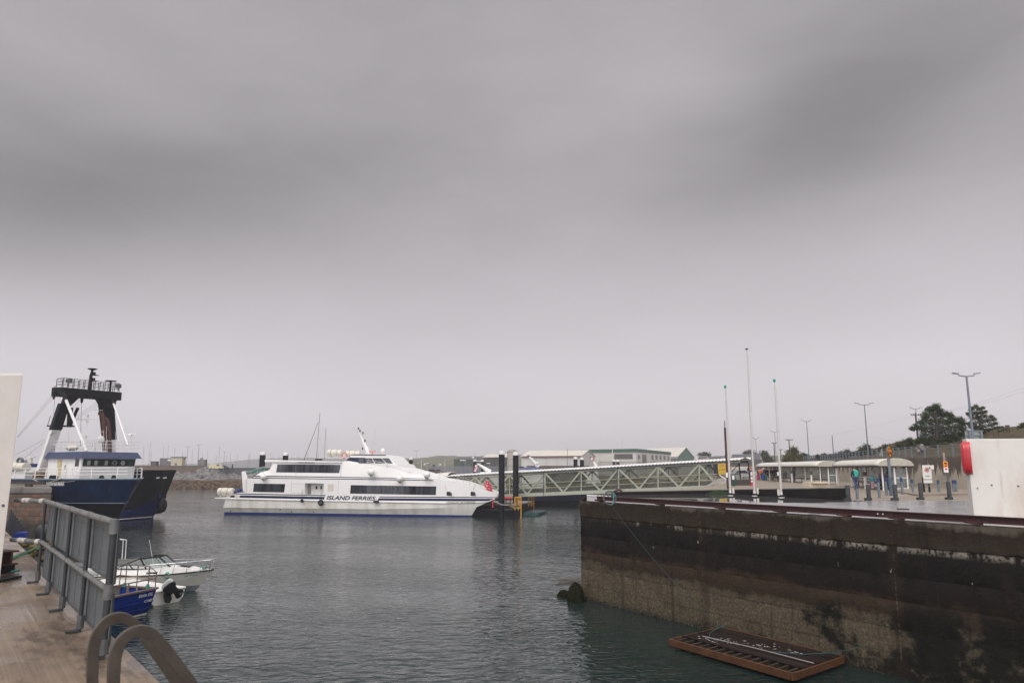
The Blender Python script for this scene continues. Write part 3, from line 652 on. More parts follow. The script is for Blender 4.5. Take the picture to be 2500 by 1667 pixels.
p = F(918.4, 1223.9, -.3); t = thing('block_fender', 'black oblong rubber fender below the last letter on the ferry', 'fender', p)
MB().beam(p - FU * .38, p + FU * .38, .3, .26).build('body', RUBBER, t, bevel=.06); MB().tube([p, F(918, 1216, -.05)], .02, 5).build('lanyard', INK, t)
# life raft canisters
def raft(pa, pb, r, lab):
    t = thing('life_raft_canister', lab, 'life raft', (pa + pb) / 2 - V((0, 0, r)), 'life rafts carried on the ferry'); d = (pb - pa).normalized()
    L = (pb - pa).length; up = V((0, 0, 1)); x = d.cross(up)
    M = Matrix((x, up, d)).transposed()
    prof = [(.02, 0), (r * .7, .02), (r, .14)]
    n = 9
    for k in range(n): z = .14 + (L - .28) * k / n; dz = (L - .28) / n; prof += [(r, z + dz * .15), (r * 1.03, z + dz * .3), (r * 1.03, z + dz * .75), (r, z + dz * .9)]
    prof += [(r, L - .14), (r * .7, L - .02), (.02, L)]
    b = MB().lathe(pa, prof, 20, M).build('canister', CREAM, t, smooth=True)
    mb = MB()
    for f in (.3, .68):
        c = pa + d * L * f; mb.torus(c, r * 1.05, .02, M, 20, 5)
    mb.build('strap', INK, b)
    mb = MB()
    for f in (.25, .72):
        c = pa + d * L * f
        for s_ in (-1, 1): mb.beam(c + x * s_ * r * .9 + V((0, 0, .1 * r)), c + x * s_ * r * .6 - V((0, 0, r * 1.35)), .05, .05)
        mb.beam(c - x * r - V((0, 0, r * 1.05)), c + x * r - V((0, 0, r * 1.05)), .05, .08)
    mb.build('cradle', PLASTICW, t)
    return t
raft(F(533, 1200, .9), F(571, 1200.5, .9), .56, 'white ribbed life raft drum on the swim platform at the ferry stern')
raft(F(800, 1105.5, 1.6), F(836, 1106, 1.6), .50, 'white ribbed life raft drum aft on the ferry roof')
raft(F(845, 1107.5, 3.4), F(880, 1108, 3.4), .46, 'white ribbed life raft drum beside the ferry mast')
p = F(841, 1111.5, 1.0); M = Matrix(((FU.x, 0, FW.x), (FU.y, 0, FW.y), (0, 1, 0))); t = thing('lifebuoy', 'red and white lifebuoy hung on the rail at the ferry roof', 'lifebuoy', p)
MB().torus(p, .36, .075, M).build('ring', mat('lifebuoy_red', (.62, .1, .06), .5), t, smooth=True)
mb = MB()
for k in range(4):
    a = math.pi / 4 + k * math.pi / 2; mb.ball(p + M @ V((.36 * math.cos(a), .36 * math.sin(a), 0)), .1, 8)
mb.build('white_band', PLASTICW, t)
# masts, radar, rails on the ferry
mb = MB(); mb.prism([F(893, 1100, 2.5), F(902, 1100, 2.5), F(879, 1058, 2.5), F(876, 1052, 2.5), F(876, 1056, 2.5)], FW * .35)
mb.beam(F(876, 1059, 2.5), F(884, 1058.5, 2.5), .05, .05); mb.beam(F(902, 1108, 2.6), F(897, 1098, 2.6), .3, .3)
for q_ in (2.2, 5.4): mb.beam(F(893, 1108, q_), F(897, 1099, 2.8), .07, .07)
mast = mb.build('mast', FERRYW, ferry)
mb = MB()
for x, y in ((875.5, 1045.5), (879, 1051), (886, 1056.5), (891, 1075), (885, 1094.5)): mb.box(F(x, y, 2.6), (.14, .14, .3)); mb.box(F(x, y + 2.4, 2.6), (.22, .2, .05))
mb.build('navigation_light', INK, mast)
mb = MB(); mb.tube([F(869, 1108, 1.5), F(869.5, 1048, 1.5)], .012, 5); mb.tube([F(914, 1100, 2.0), F(916, 1046, 2.0)], .018, 5); mb.tube([F(918, 1100, 2.2), F(917.5, 1050, 2.2)], .012, 5); mb.tube([F(897, 1106, 3), F(897, 1078, 3)], .015, 5); mb.build('aerial', CHROME, ferry)
mb = MB(); mb.box(F(909, 1101.5, 2.5), (1.0, .14, .12)); mb.lathe(F(909, 1109, 2.5), [(.12, 0), (.1, .35), (.16, .36), (.12, .42)], 10); mb.build('radar_scanner', mat('radar_orange', (.62, .22, .14), .5), ferry)
MB().ball(F(935, 1100, 2.4), .34, 14).lathe(F(934.5, 1109, 2.4), [(.06, 0), (.05, .45)], 8).build('satellite_dome', PLASTICW, ferry, smooth=True)
MB().box(F(778, 1121.5, .8), (.9, .7, .22)).build('roof_hatch', INK, ferry)
mb = MB()
def rail(pts, zs, r=.022, every=1, ins=.25):
    P = [F(x, y, ins) for x, y in pts]
    for k, z in enumerate(zs): mb.tube([p + V((0, 0, z)) for p in P], r, 5)
    for p in P[::every]: mb.tube([p, p + V((0, 0, zs[-1]))], r, 5)
rail([(896, 1134), (945, 1142), (1000, 1157), (1042, 1164), (1072, 1170)], (.35, .62), .02)
rail([(1116, 1176), (1131, 1180.5), (1146, 1185), (1160, 1189), (1174, 1193.5), (1188, 1198), (1202, 1203)], (.4, .8), .02)
rail([(597, 1168), (612, 1167), (628, 1160), (645, 1156)], (.45, .9, 1.05), .022, ins=.6)
rail([(597, 1168), (612, 1167), (628, 1160), (645, 1156)], (.45, .9, 1.05), .022, ins=7.6)
mb.build('guard_rail', CHROME, ferry)
# stern gate post and gear
mb = MB(); mb.prism([F(589.5, 1152, .3), F(593, 1149.5, .3), F(597.5, 1151.5, .3), F(602, 1163, .3), F(602, 1172, .3), F(600, 1195, .3), F(593, 1200, .3)], FW * .28)
mb.prism([F(589.5, 1152, 7.8), F(593, 1149.5, 7.8), F(597.5, 1151.5, 7.8), F(602, 1163, 7.8), F(602, 1172, 7.8), F(600, 1195, 7.8), F(593, 1200, 7.8)], FW * .28)
mb.build('stern_fin', FERRYW, ferry, bevel=.05)
mb = MB(); rnd = random.Random(2)
p0 = F(585, 1200, 1.4)
for i in range(26): mb.ball(p0 + FU * rnd.uniform(-.6, .6) + FW * rnd.uniform(-.5, .5) + V((0, 0, rnd.uniform(-.35, .45))), rnd.uniform(.12, .28), 7, (1, 1, .6))
mb.build('heaped_tarpaulin', mat('tarp_blue', (.02, .04, .17), .5, var=.6, scale=5, dirt=((.5, .48, .5), .6, .05, 4, 1)), origin=p0, tag=('crumpled blue and white tarpaulin heaped on the ferry stern deck', 'tarpaulin'))
mb = MB(); p = F(634, 1149, 4); mb.box(p, (2.6, 3, .5)); mb.build('bench_seats', mat('seat_green', (.03, .13, .1), .6), ferry)
# red danbuoy bundle flying at the bow rail
p = F(1196, 1204, 1.0); t = thing('flag', 'bundled red and white flag standing at the ferry bow rail', 'flag', p)
MB().tube([p, p + V((-.55, 0, 2.0))], .03, 6).build('staff', PLASTICW, t)
mb = MB(); rows = []
for k in range(14):
    f = k / 13; c = p + V((-.45 * f + .08 * math.sin(k * 1.7), 0, .1 + 1.55 * f)); ww = .42 * math.sin(math.pi * (f * .8 + .15)) + .05
    rows.append([c + V((ww * math.cos(a) + .1 * math.sin(3 * a + k), .22 * math.sin(a), .06 * math.cos(2 * a))) for a in (2 * math.pi * j / 10 for j in range(10))])
mb.loft(rows).build('cloth', mat('flag_red', (.5, .015, .03), .7, var=.25, scale=3, dirt=((.75, .72, .72), .6, .04, 4.5, .6)), t, smooth=True)

# ================================================================= small-boat hull generator
def hull(stern, fwd, L, B, zs0, zs1, rake, t0=.5, p=2.2, chz=.35, chk=.82, wl=.0, trans=1.0, keel=-.35, flare=1.0, n=26):
    fwd = V(fwd).normalized(); a = V((-fwd.y, fwd.x, 0)); rows = []
    for i in range(n + 1):
        t = i / n; k = 1 - max(0, (t - t0) / (1 - t0)) ** p; k = max(k, .012); ta = lerp(trans, 1, min(1, t / .4))
        b = B / 2 * k * ta; zs = lerp(zs0, zs1, t * t); kc = max(0, k - flare * .12 * max(0, t - t0)) if k > .02 else k
        U = lambda z: (L * t - rake * t ** 3 * (1 - max(0, min(1, (z - keel) / (zs - keel)))))
        pt = lambda w_, z: stern + fwd * U(z) + a * w_ + V((0, 0, z))
        c = b * chk * lerp(1, .75, max(0, t - t0) / (1 - t0)); m_ = lerp(b, c, .45)
        rows.append([pt(b, zs), pt(m_, lerp(zs, chz, .5)), pt(c, chz), pt(c * .55, keel * .5), pt(0, keel), pt(-c * .55, keel * .5), pt(-c, chz), pt(-m_, lerp(zs, chz, .5)), pt(-b, zs)])
    return rows, fwd, a
def hull_mesh(rows, mats, bands=(0, 0, 1, 1, 1, 1, 0, 0), deck=True):
    mb = MB(); n = 9
    for r in rows: mb.v += r
    for i in range(len(rows) - 1):
        for j in range(8): mb.f.append([i * n + j, i * n + j + 1, (i + 1) * n + j + 1, (i + 1) * n + j]); mb.m.append(bands[j])
    mb.f.append(list(range(9))); mb.m.append(bands[0])
    return mb
def lid(rows, dz, ins=1.0, i0=0, i1=None):
    mb = MB(); rr = rows[i0:i1]
    mb.loft([[lerp((r[0] + r[8]) / 2, r[0], ins) + V((0, 0, dz)), lerp((r[0] + r[8]) / 2, r[8], ins) + V((0, 0, dz))] for r in rr], closed=False)
    return mb
# ================================================================= TRAWLER
TD = V((.84, -.54, 0)).normalized(); TA = V((.54, .84, 0)).normalized(); TP = at(336, 1167, 76); TP.z = 0
def T(s, t, z): return TP - TD * s + TA * t + V((0, 0, z))
tr = thing('trawler', 'dark blue fishing trawler with black gantry and white wheelhouse behind the stone pier', 'trawler', T(14, 0, 0))
THULL = [mat('trawler_blue', (.004, .018, .058), .45, spec=.2, var=.35, scale=.7, dirt=[((.01, .045, .12), .5, .3, .6, .3), ((.1, .12, .13), .74, .1, 1.5, .3)]), mat('trawler_black', (.003, .004, .007), .5, spec=.15, var=.3, scale=.8, dirt=((.03, .04, .045), .66, .2, 1, .3))]
rows, _, _ = hull(T(33, 0, 0), TD, 33, 7.6, 5.2, 5.35, 4.6, t0=.72, p=2.3, chz=2.9, chk=.93, keel=-.9, trans=.92, n=44)
# sheer steps down behind the forecastle
for i, r in enumerate(rows):
    if i / 44 < .32:
        for j, z in ((0, 3.9), (8, 3.9), (1, 3.4), (7, 3.4)): r[j].z = z
hm = hull_mesh(rows, THULL); th = hm.build('hull', THULL, tr, smooth=True, ang=40)
lid(rows, -.35, .98, 15).build('foredeck', mat('deck_green', (.05, .06, .055), .7), tr); lid(rows, -.3, .98, 0, 15).build('working_deck', mat('deck_brown', (.07, .05, .04), .7), tr)
mb = MB()
for s_ in (0, 8): mb.tube([r[s_] for r in rows[15:]], .09, 6)
for s_ in (2, 6): mb.tube([r[s_] * 1 for r in rows[:]], .05, 6)
mb.build('rubbing_strake', mat('strake_grey', (.12, .17, .22), .5, var=.3), th)
p0 = onpl(113, 1183.5, rows[30][0] - TA * 0 , TA); 
def flank(px, py):   # point on the near flank, found on the hull's own surface line
    best = None
    for r0, r1 in zip(rows, rows[1:]):
        for j in (7, 8):
            pass
    return onpl(px, py, T(0, -3.84, 0), TA)
q0 = flank(113, 1183); q1 = flank(158, 1183)
writing('BLATH NA MARA', PLASTICW, tr, q0 - TA * .05 - V((0, 0, .10)), q1 - q0, (0, 0, 1), width=(q1 - q0).length, bold=.03)
# wheelhouse
WS0, WS1, WT = 5.7, 12.2, 2.9
def wallbox(s0, s1, t, z0, z1, lean=0): return [[T(s0, -t, z0), T(s0, t, z0), T(s1, t, z0), T(s1, -t, z0)], [T(s0 - lean, -t, z1), T(s0 - lean, t, z1), T(s1, t, z1), T(s1, -t, z1)]]
wh = MB().loft(wallbox(WS0, WS1, WT, 4.9, 7.55, .25)).build('wheelhouse', WHITE, tr, bevel=.04)
rb = MB(); a = wallbox(WS0 - .75, WS1 + .3, WT + .35, 7.45, 7.5); b = wallbox(WS0 - .3, WS1 + .1, WT + .05, 8.1, 8.15); rb.loft([a[0], b[0]]); rb.build('roof_brim', mat('brim_blue', (.035, .05, .11), .5, var=.15), wh)
def wpane(s_or_t0, t1, z0, z1, front=True):
    f = .02
    if front: c = lambda t, z: T(WS0 - .25 * (z - 4.9) / 2.65 - f, t, z)
    else: c = lambda t, z: T(t, -WT - f, z)
    return [c(s_or_t0, z0), c(t1, z0), c(t1, z1), c(s_or_t0, z1)]
MB().prism(wpane(-2.72, 2.78, 6.62, 7.36), TD * .015).build('window_surround', INK, wh)
for k in range(6):
    t0 = -2.6 + k * .9; mb = MB(); f = [p + TD * .025 for p in wpane(t0 + .06, t0 + .72, 6.7, 7.28)]; mb.prism(f, TD * .01)
    pn = mb.build('window', mat('window_teal', (.03, .055, .055), .1, var=.4, scale=2), wh)
    if k < 5 and k != 3: MB().prism([p + TD * .04 for p in wpane(t0 + (.12 if k % 2 else .3), t0 + (.45 if k % 2 else .62), 6.74, 7.2)], TD * .006).build('curtain', mat('curtain', (.3, .34, .32), .7, var=.3, scale=9), pn)
    if k in (3, 4): MB().torus(T(WS0 - .27, t0 + .4, 6.98) + TD * .05, .2, .02, Matrix((TA, V((0, 0, 1)), TD)).transposed()).build('clear_view_screen', CHROME, pn)
MB().prism(wpane(5.9, 6.6, 6.62, 7.36, False), -TA * .02).build('side_window', DGLASS, wh)
d_ = MB().prism(wpane(8.2, 8.9, 5.2, 7.1, False), -TA * .03).build('door', PLASTICW, wh); MB().prism([p - TA * .035 for p in wpane(8.4, 8.55, 6.3, 6.75, False)], -TA * .01).build('door_window', INK, d_)
MB().prism(wpane(9.3, 10.1, 5.6, 7.3, False), -TA * .03).build('lamp_locker', mat('locker_yellow', (.55, .47, .25), .6, dirt=((.3, .15, .05), .6, .05, 9, 1)), wh)
# gantry
G0 = at(98, 1164, 81); G0t = at(156, 985, 79); G1 = at(270, 1110, 86); G1t = at(259, 985, 85)
def leg(mb, a, b, w0, w1, d0): mb.loft([[p + TA * (x * w) - TD * (y * d0) for x, y in ((-.5, -.5), (.5, -.5), (.5, .5), (-.5, .5))] for p, w in ((a, w0), (b, w1))])
cut = lerp(G0, G0t, .64)
mb = MB(); leg(mb, G0, cut, 1.1, .95, .6); lw0 = mb.build('gantry_leg', WHITE, tr, bevel=.05)
mb = MB(); leg(mb, cut + V((0, 0, .01)), G0t, 1.05, .95, .7); mb.beam(lerp(cut, G0t, .15) + TA * 1.2 + TD * .3, lerp(cut, G0t, .85) + TA * .8, .5, .5); lb = mb.build('gantry_leg', mat('gantry_black', (.011, .014, .018), .55, spec=.2, var=.3, scale=1, dirt=((.22, .16, .12), .68, .03, .7, .6)), tr, bevel=.04)
mb = MB(); leg(mb, lerp(G1, G1t, .3), G1t, 1.1, 1.3, 1.2); mb.build('gantry_leg', BLACK, tr, bevel=.04)
mb = MB(); leg(mb, G1 - V((0, 0, 3)), lerp(G1, G1t, .3) - V((0, 0, .01)), 1.0, 1.1, 1.1); mb.build('gantry_leg', WHITE, tr, bevel=.04)
B0 = at(138, 956, 78.6); B1 = at(285, 968, 86); bd = (B1 - B0).normalized()
mb = MB(); mb.beam(B0, B1, 1.5, .95)
mb.prism([lerp(B0, B1, .14) - V((0, 0, .45)) + TD * .5, lerp(B0, B1, .34) - V((0, 0, .45)) + TD * .5, lerp(B0, B1, .2) - V((0, 0, 1.5)) + TD * .5, lerp(B0, B1, .10) - V((0, 0, 1.6)) + TD * .5], -TD * 1.0)
mb.prism([lerp(B0, B1, .66) - V((0, 0, .45)) + TD * .5, lerp(B0, B1, .97) - V((0, 0, .45)) + TD * .5, lerp(B0, B1, .93) - V((0, 0, 1.6)) + TD * .5, lerp(B0, B1, .78) - V((0, 0, 1.6)) + TD * .5], -TD * 1.0)
gb = mb.build('gantry_beam', BLACK, tr, bevel=.05)
mb = MB()
for s_ in (-.7, .7):
    o = TD * s_ + V((0, 0, .5)); a, b = B0 + o + bd * .3, B1 + o - bd * .2
    for h in (.33, .65, .97): mb.tube([a + V((0, 0, h)), b + V((0, 0, h))], .025, 5)
    for k in range(12): c = lerp(a, b, k / 11); mb.tube([c, c + V((0, 0, .97))], .035, 5)
for e in (B0 + bd * .3, B1 - bd * .2):
    for h in (.33, .65, .97): mb.tube([e + TD * .7 + V((0, 0, .5 + h)), e - TD * .7 + V((0, 0, .5 + h))], .025, 5)
mb.build('gantry_railing', BLACK, gb)
m0 = lerp(B0, B1, .52) + V((0, 0, .45)); mb = MB(); mb.tube([m0, m0 + V((0, 0, 1.6)), m0 + V((.1, 0, 2.25))], [.22, .17, .13], 8)
for z in (1.05, 1.7): mb.box(m0 + V((.45, 0, z)), (.7, .5, .06)); mb.box(m0 + V((.35, 0, z + .2)), (.22, .22, .3))
mb.lathe(m0 + V((.1, 0, 2.25)), [(.12, 0), (.5, .14), (.5, .2), (.1, .26)], 12); mb.build('lamp_mast', BLACK, gb)
m1 = lerp(B0, B1, .87) + V((0, 0, .45)); MB().tube([m1, m1 + V((0, 0, 1.2))], .12, 8).lathe(m1 + V((0, 0, 1.2)), [(.1, 0), (.62, .05), (.62, .12), (.05, .15)], 14).build('antenna_post', BLACK, gb)
for f, z in ((.12, .75), (.95, .7)):
    c = lerp(B0, B1, f) + TD * .75 + V((0, 0, .45 + z)); MB().box(c, (.6, .3, .42), R(-20)).box(c - V((0, 0, .35)), (.08, .08, .5)).build('floodlight', GALV, gb)
for (ax, ay, ad), (bx, by, bd_) in (((161, 976, 78), (211, 1101, 77.5)), ((277, 985, 84.5), (312, 1086, 82.5))):
    a, b = at(ax, ay, ad), at(bx, by, bd_); MB().tube([a, b], .15 if ax < 200 else .10, 10).build('brace', WHITE, tr, smooth=True); MB().tube([a + (a - b).normalized() * .9, a], .2 if ax < 200 else .15, 10).build('brace_head', BLACK, gb)
mb = MB(); ex = [at(256, 1100, 84), at(254, 1048, 84), at(251, 1018, 84), at(247, 1009, 84), at(242, 1008, 84)]; mb.tube(ex, .24, 10); mb.tube([p + V((.5, .3, -.6)) for p in ex], .2, 10); mb.build('exhaust_pipe', mat('exhaust_rust', (.075, .03, .02), .7, var=.3), tr, smooth=True)
# hanging blocks, ladder platform
mb = MB()
for px, py, dd in ((132, 965, 78.5), (200, 975, 82)): p = at(px, py, dd); mb.ball(p, .33, 8, (.5, .5, 1.4)); mb.tube([p, p + V((0, 0, 1.0))], .04, 5)
mb.ball(at(132, 957, 78.5), .26, 8, (1, .6, .8)); mb.build('hanging_block', BLACK, gb)
mb = MB(); pl_ = at(150, 1040, 80.5); mb.box(pl_, (2.6, 1.0, .12)); 
for k in range(4): mb.tube([pl_ + V((-1.2 + .8 * k, -.5, 0)), pl_ + V((-1.0 + .8 * k, -.5, 1.1))], .03, 5)
mb.beam(pl_ + V((.9, 0, 0)), pl_ + V((1.6, 0, 2.0)), .3, .2); mb.build('gantry_platform', BLACK, lb)
mb = MB()
for a, b, k in (((130, 960, 78.5), (41, 1066, 74), 3), ((240, 978, 84), (120, 1062, 79), 3), ((196, 975, 82), (145, 1030, 79), 1), ((111, 1071, 80), (36, 1111, 78), 1), ((113, 1075, 80), (36, 1136, 78), 1)):
    for i in range(k): mb.tube([at(a[0], a[1] + i * 6, a[2]), at(b[0] + i * 1, b[1] + i * 1.2, b[2])], .011, 4)
mb.tube([at(133, 975, 78.5), at(131, 1020, 78.5)], .015, 4); mb.tube([at(199, 985, 82), at(196, 1090, 81)], .02, 4)
mb.build('rigging_wire', INK, tr)
# roof gear
mb = MB()
for s_, t in ((6, 0),):
    pass
ring = [T(WS0 - .1, -WT, 8.15), T(WS0 - .1, WT + .2, 8.15), T(WS1, WT + .2, 8.15), T(WS1, -WT, 8.15)]
for h in (.4, .75, 1.1): mb.tube([p + V((0, 0, h)) for p in ring], .022, 5, True)
for k in range(4):
    for j in range(5): p = lerp(ring[k], ring[(k + 1) % 4], j / 5); mb.tube([p, p + V((0, 0, 1.1))], .025, 5)
mb.build('roof_railing', PLASTICW, wh)
for s_ in (0, 1):
    c = T(8.5 + s_ * .9, -2.2, 8.55); MB().ball(c, .36, 12, (1.6, .9, .85), Matrix.Rotation(R(-30), 3, 'Z')).torus(c, .37, .02, Matrix.Rotation(R(60), 3, 'Z') @ Matrix.Rotation(math.pi / 2, 3, 'Y'), 14, 5).build('life_raft', CREAM, wh, smooth=True)
c = at(244, 1072, 80); M = Matrix((TA, V((0, 0, 1)), -TD)).transposed(); sl_ = MB().lathe(c, [(.02, .1), (.2, .1), (.3, .0), (.34, -.08), (.36, -.25), (.3, -.28)], 16, M).tube([c - V((0, 0, .9)), c], .04, 6).build('searchlight', WHITE, wh, smooth=True)
mb = MB(); p = at(316, 1088, 82); mb.tube([p - V((0, 0, .4)), p + V((0, 0, 1.05))], .04, 6); mb.box(p + V((0, 0, 1.15)), (.3, .3, .2)); mb.box(p + V((0, 0, 1.3)), (1.5, .12, .1), R(-5)); mb.build('radar', PLASTICW, wh)
mb = MB()
for x0, x1, y, dd in ((188, 233, 1022, 82), (224, 251, 1000, 84), (235, 252, 1052, 83), (186, 214, 1024, 82), (130, 160, 1086, 80)): mb.beam(at(x0, y, dd), at(x1, y + 1.5, dd), .05, .05)
for px, py in ((214.5, 1015), (213, 1029), (209, 1066), (224, 1087), (231, 1096)): mb.box(at(px, py, 82), (.16, .16, .35))
for px, y0, y1 in ((253, 1050, 1100), (214, 1015, 1100), (168, 1047, 1100), (260, 1040, 1100), (282, 1055, 1100)): mb.tube([at(px, y1, 81.5), at(px, y0, 81.5)], .018, 4)
mb.build('signal_mast', PLASTICW, wh)
# forecastle rail with tyres and net gear
mb = MB()
for s_ in (8, 0):
    top = [r[s_] for r in rows[15:44]]
    for h in (.45, .8, 1.12): mb.tube([p + V((0, 0, h)) for p in top], .03, 5)
    for p in top[::3]: mb.tube([p, p + V((0, 0, 1.12))], .05, 5)
mb.build('bulwark_railing', WHITE, tr)
for s_, t, z, r in ((14.5, -2.9, 5.45, .42), (10.9, -3.0, 5.35, .42), (10.1, -3.0, 5.35, .42), (6.1, -2.7, 5.45, .42), (3.2, -1.9, 5.35, .4), (2.6, -1.0, 5.35, .4)):
    p = T(s_, t, z); M = Matrix((TD, V((0, 0, 1)), TA)).transposed(); tt = thing('tyre', 'black tyre hung inside the rail of the trawler foredeck', 'tyre', p, 'tyres along the trawler rail'); MB().torus(p, r * .66, r * .33, M).build('tread', RUBBER, tt, smooth=True); MB().torus(p, r * .42, .05, M).build('bead', INK, tt, smooth=True)
mb = MB(); p = T(13.2, -3.1, 5.7)
for k in range(9): mb.torus(p + V((random.uniform(-.25, .25), random.uniform(-.2, .2), -.35 + .09 * k)), .5 - .02 * k, .07, Matrix.Rotation(random.uniform(-.2, .2), 3, 'X'), 14, 5)
mb.build('rope_coil', mat('manila', (.24, .17, .09), .85, var=.4, scale=12), origin=p, tag=('coil of brown rope on the trawler foredeck', 'rope'))
mb = MB(); c = T(17, -3.4, 6.6); mb.tube([c + TD * 1.3 - V((0, 0, .1)), c - TD * 8], .5, 12); mb.build('net_drum', CREAM, tr, smooth=True)
mb = MB(); mb.tube([T(13, -3.9, 5.3) , T(10.5, -3.9, 4.75) , T(7, -3.9, 5.4)], .05, 6); mb.tube([at(205, 1165, 78), at(160, 1175, 77), at(90, 1182, 72), at(28, 1183, 68)], .05, 6); mb.tube([at(255, 1165, 77), at(200, 1172, 77), at(75, 1185, 72)], .03, 5)
mb.build('mooring_rope', ROPEW, origin=T(10, -3.9, 5), tag=('pale mooring rope running from the trawler bow rail to the stone pier', 'rope'))
# ---- second vessel with flared black bow
kv = thing('landing_craft', 'black bowed vessel with royal blue hull lying behind the trawler', 'ship', at(330, 1262, 96))
def K(px, py, d): return at(px, py, d)
mb = MB(); 
ups = [[(290, 1147), (290, 1255)], [(345, 1147), (340, 1256)], [(372, 1147), (352, 1257)], [(400, 1147), (376, 1222)], [(416, 1146.6), (388, 1205)]]
rows_ = []
for i, ((xa, ya), (xb, yb)) in enumerate(ups):
    f = i / 4; wd = 5.5 * (1 - f ** 2.2) + .15; a = K(xa, ya, 94 + 2.5 * f ** 2); b = K(xb, yb, 95.5 + 2 * f ** 2); rows_.append([b, a, a + V((.15 * wd, wd, 0)), b + V((.1 * wd, wd * .8, 0))])
mb.loft(rows_).build('bow_flare', BLACK, kv, smooth=True, ang=30)
mb = MB(); rows_ = []
for t in samp(0, 1, 12):
    xt = lerp(290, 407, t); yt = lerp(1247, 1210.5, max(0, (t - .25) / .75) ** .8); xb = lerp(288, 371, t); wd = 5 * (1 - t ** 2.5) + .1; dd = lerp(92, 97.5, t)
    a = K(xt, yt, dd + .2); b = K(xb, lerp(1268, 1261.5, t), dd); c = K(xb + 1, lerp(1270, 1263.5, t), dd); rows_.append([c - V((0, 0, .4)), b, a, a + V((0, wd, 0)), b + V((0, wd, 0)), c + V((0, wd, -.4))])
mb.loft(rows_).build('hull', mat('deep_blue', (.003, .012, .085), .5, var=.3, spec=.15), kv, smooth=True, ang=35)
mb = MB(); mb.tube([K(lerp(288, 371, t), lerp(1267.6, 1261, t), lerp(92, 97.5, t) - .05) for t in samp(0, 1, 12)], .07, 6); mb.build('waterline_stripe', CREAM, kv)
MB().ball(K(397, 1233, 97), .85, 14, (.6, .8, 1.1)).build('bow_fender', RUBBER, kv, smooth=True)
mb = MB()
for x0, x1 in ((343, 351), (382, 389), (399, 406)): mb.beam(K(x0, 1166.6, 94.2), K(x1, 1165.6, 94.6), .1, .13)
mb.build('white_mark', PLASTICW, kv); MB().tube([K(390, 1214, 97), K(390, 1199, 97)], .07, 6).lathe(K(390, 1201, 97), [(.05, 0), (.3, .05), (.05, .1)], 8).build('anchor_post', BLUE, kv)

# ================================================================= BLUE OPEN BOAT
e1 = onz(383, 1436, 1.05); e1.z = 0; bdir = V((.30, .954, 0)); bl = V((-.954, .30, 0))
bb = thing('workboat', 'royal blue open workboat with rusty rail moored beside the fence', 'boat', e1)
def Bq(s, t, z): return e1 - bdir * s + bl * t + V((0, 0, z))
mb = MB(); rows_ = []
for s_ in samp(0, 6, 12):
    k = .72 if s_ == 0 else 1; ins = .0; rk = .32 * max(0, 1 - s_ / .8)
    rows_.append([Bq(s_, 0, 1.05), Bq(s_ + rk * .5, .04, .6), Bq(s_ + rk * .5, .0, .58), Bq(s_ + rk * .7, .09, .3), Bq(s_ + rk * .75, .06, .28), Bq(s_ + rk, .16, .06), Bq(s_ + rk, .2, -.25), Bq(s_ + rk, 1.9, -.25), Bq(s_, 2.15, 1.05), Bq(s_, 2.03, 1.05), Bq(s_ + .1, 2.0, .35), Bq(s_ + .1, .15, .35), Bq(s_, .12, 1.05)])
n = 13; o = 0
for r in rows_: mb.v += r
for i in range(len(rows_) - 1):
    for j in range(n):
        k = (j + 1) % n; mb.f.append([i * n + j, i * n + k, (i + 1) * n + k, (i + 1) * n + j]); mb.m.append(1 if j in (5, 6) else (2 if j in (8, 9, 10, 11, 12) else 0))
for e in (0, len(rows_) - 1):
    mb.f.append([e * n + j for j in (0, 1, 2, 3, 4, 5, 6, 7, 8)]); mb.m.append(0)
bh = mb.build('hull', [BLUE, CREAM, mat('inner_grey', (.22, .2, .17), .7, var=.25, scale=4)], bb)
mb = MB()
for k in range(8): mb.box(Bq(.5 + k * .55, 2.0, .72), (.05, .06, .66)); mb.box(Bq(.5 + k * .55, .13, .72), (.05, .06, .6))
for k in range(3): mb.box(Bq(.06, .5 + k * .55, .72), (.06, .06, .66))
mb.build('rib', CONC, bh)
mb = MB(); mb.box(Bq(3, .0, 1.07), (.16, 6.05, .07), -math.atan2(.30, .954)); mb.box(Bq(3, 2.1, 1.07), (.16, 6.05, .07), -math.atan2(.30, .954)); mb.beam(Bq(0, 0, 1.07), Bq(0, 2.15, 1.07), .14, .07); mb.build('gunwale', RAILRUST, bh)
mb = MB(); E_ = V((0, 0, 1.1))
top = [Bq(5.5, .05, 1.5), Bq(2.2, .05, 1.5), Bq(.05, .05, 1.5)]; mb.tube(top, .03, 6); mb.tube([Bq(1.6, .05, 1.1), Bq(1.6, .05, 1.5)], .03, 6); mb.tube([Bq(.05, .05, 1.1), Bq(.05, .05, 1.78), Bq(.05, .45, 2.0), Bq(.05, 1.75, 2.05), Bq(.05, 2.05, 1.9), Bq(.05, 2.1, 1.1)], .024, 6)
mb.tube([Bq(.05, .05, 1.5), Bq(.05, 2.1, 1.55)], .026, 6)
for t in (.45, 1.1, 1.75): mb.tube([Bq(.05, t, 1.08), Bq(.05, t, 2.02)], .024, 6)
mb.tube([Bq(.05, 2.1, 1.55), Bq(2.6, 2.1, 1.5)], .026, 6); mb.build('guard_rail', RAILRUST, bb)
x0 = onpl(337, 1459, Bq(0, -.01, 0), bl); x1 = onpl(371.5, 1450, Bq(0, -.01, 0), bl)
writing('Eibhlin OG', PLASTICW, bb, x0 - bl * .035, bdir, (0, 0, 1), width=(x1 - x0).dot(bdir), height=.125, shear=.2, bold=.012)
x0 = onpl(350, 1470.5, Bq(0, -.01, 0), bl); x1 = onpl(369, 1460, Bq(0, -.01, 0), bl)
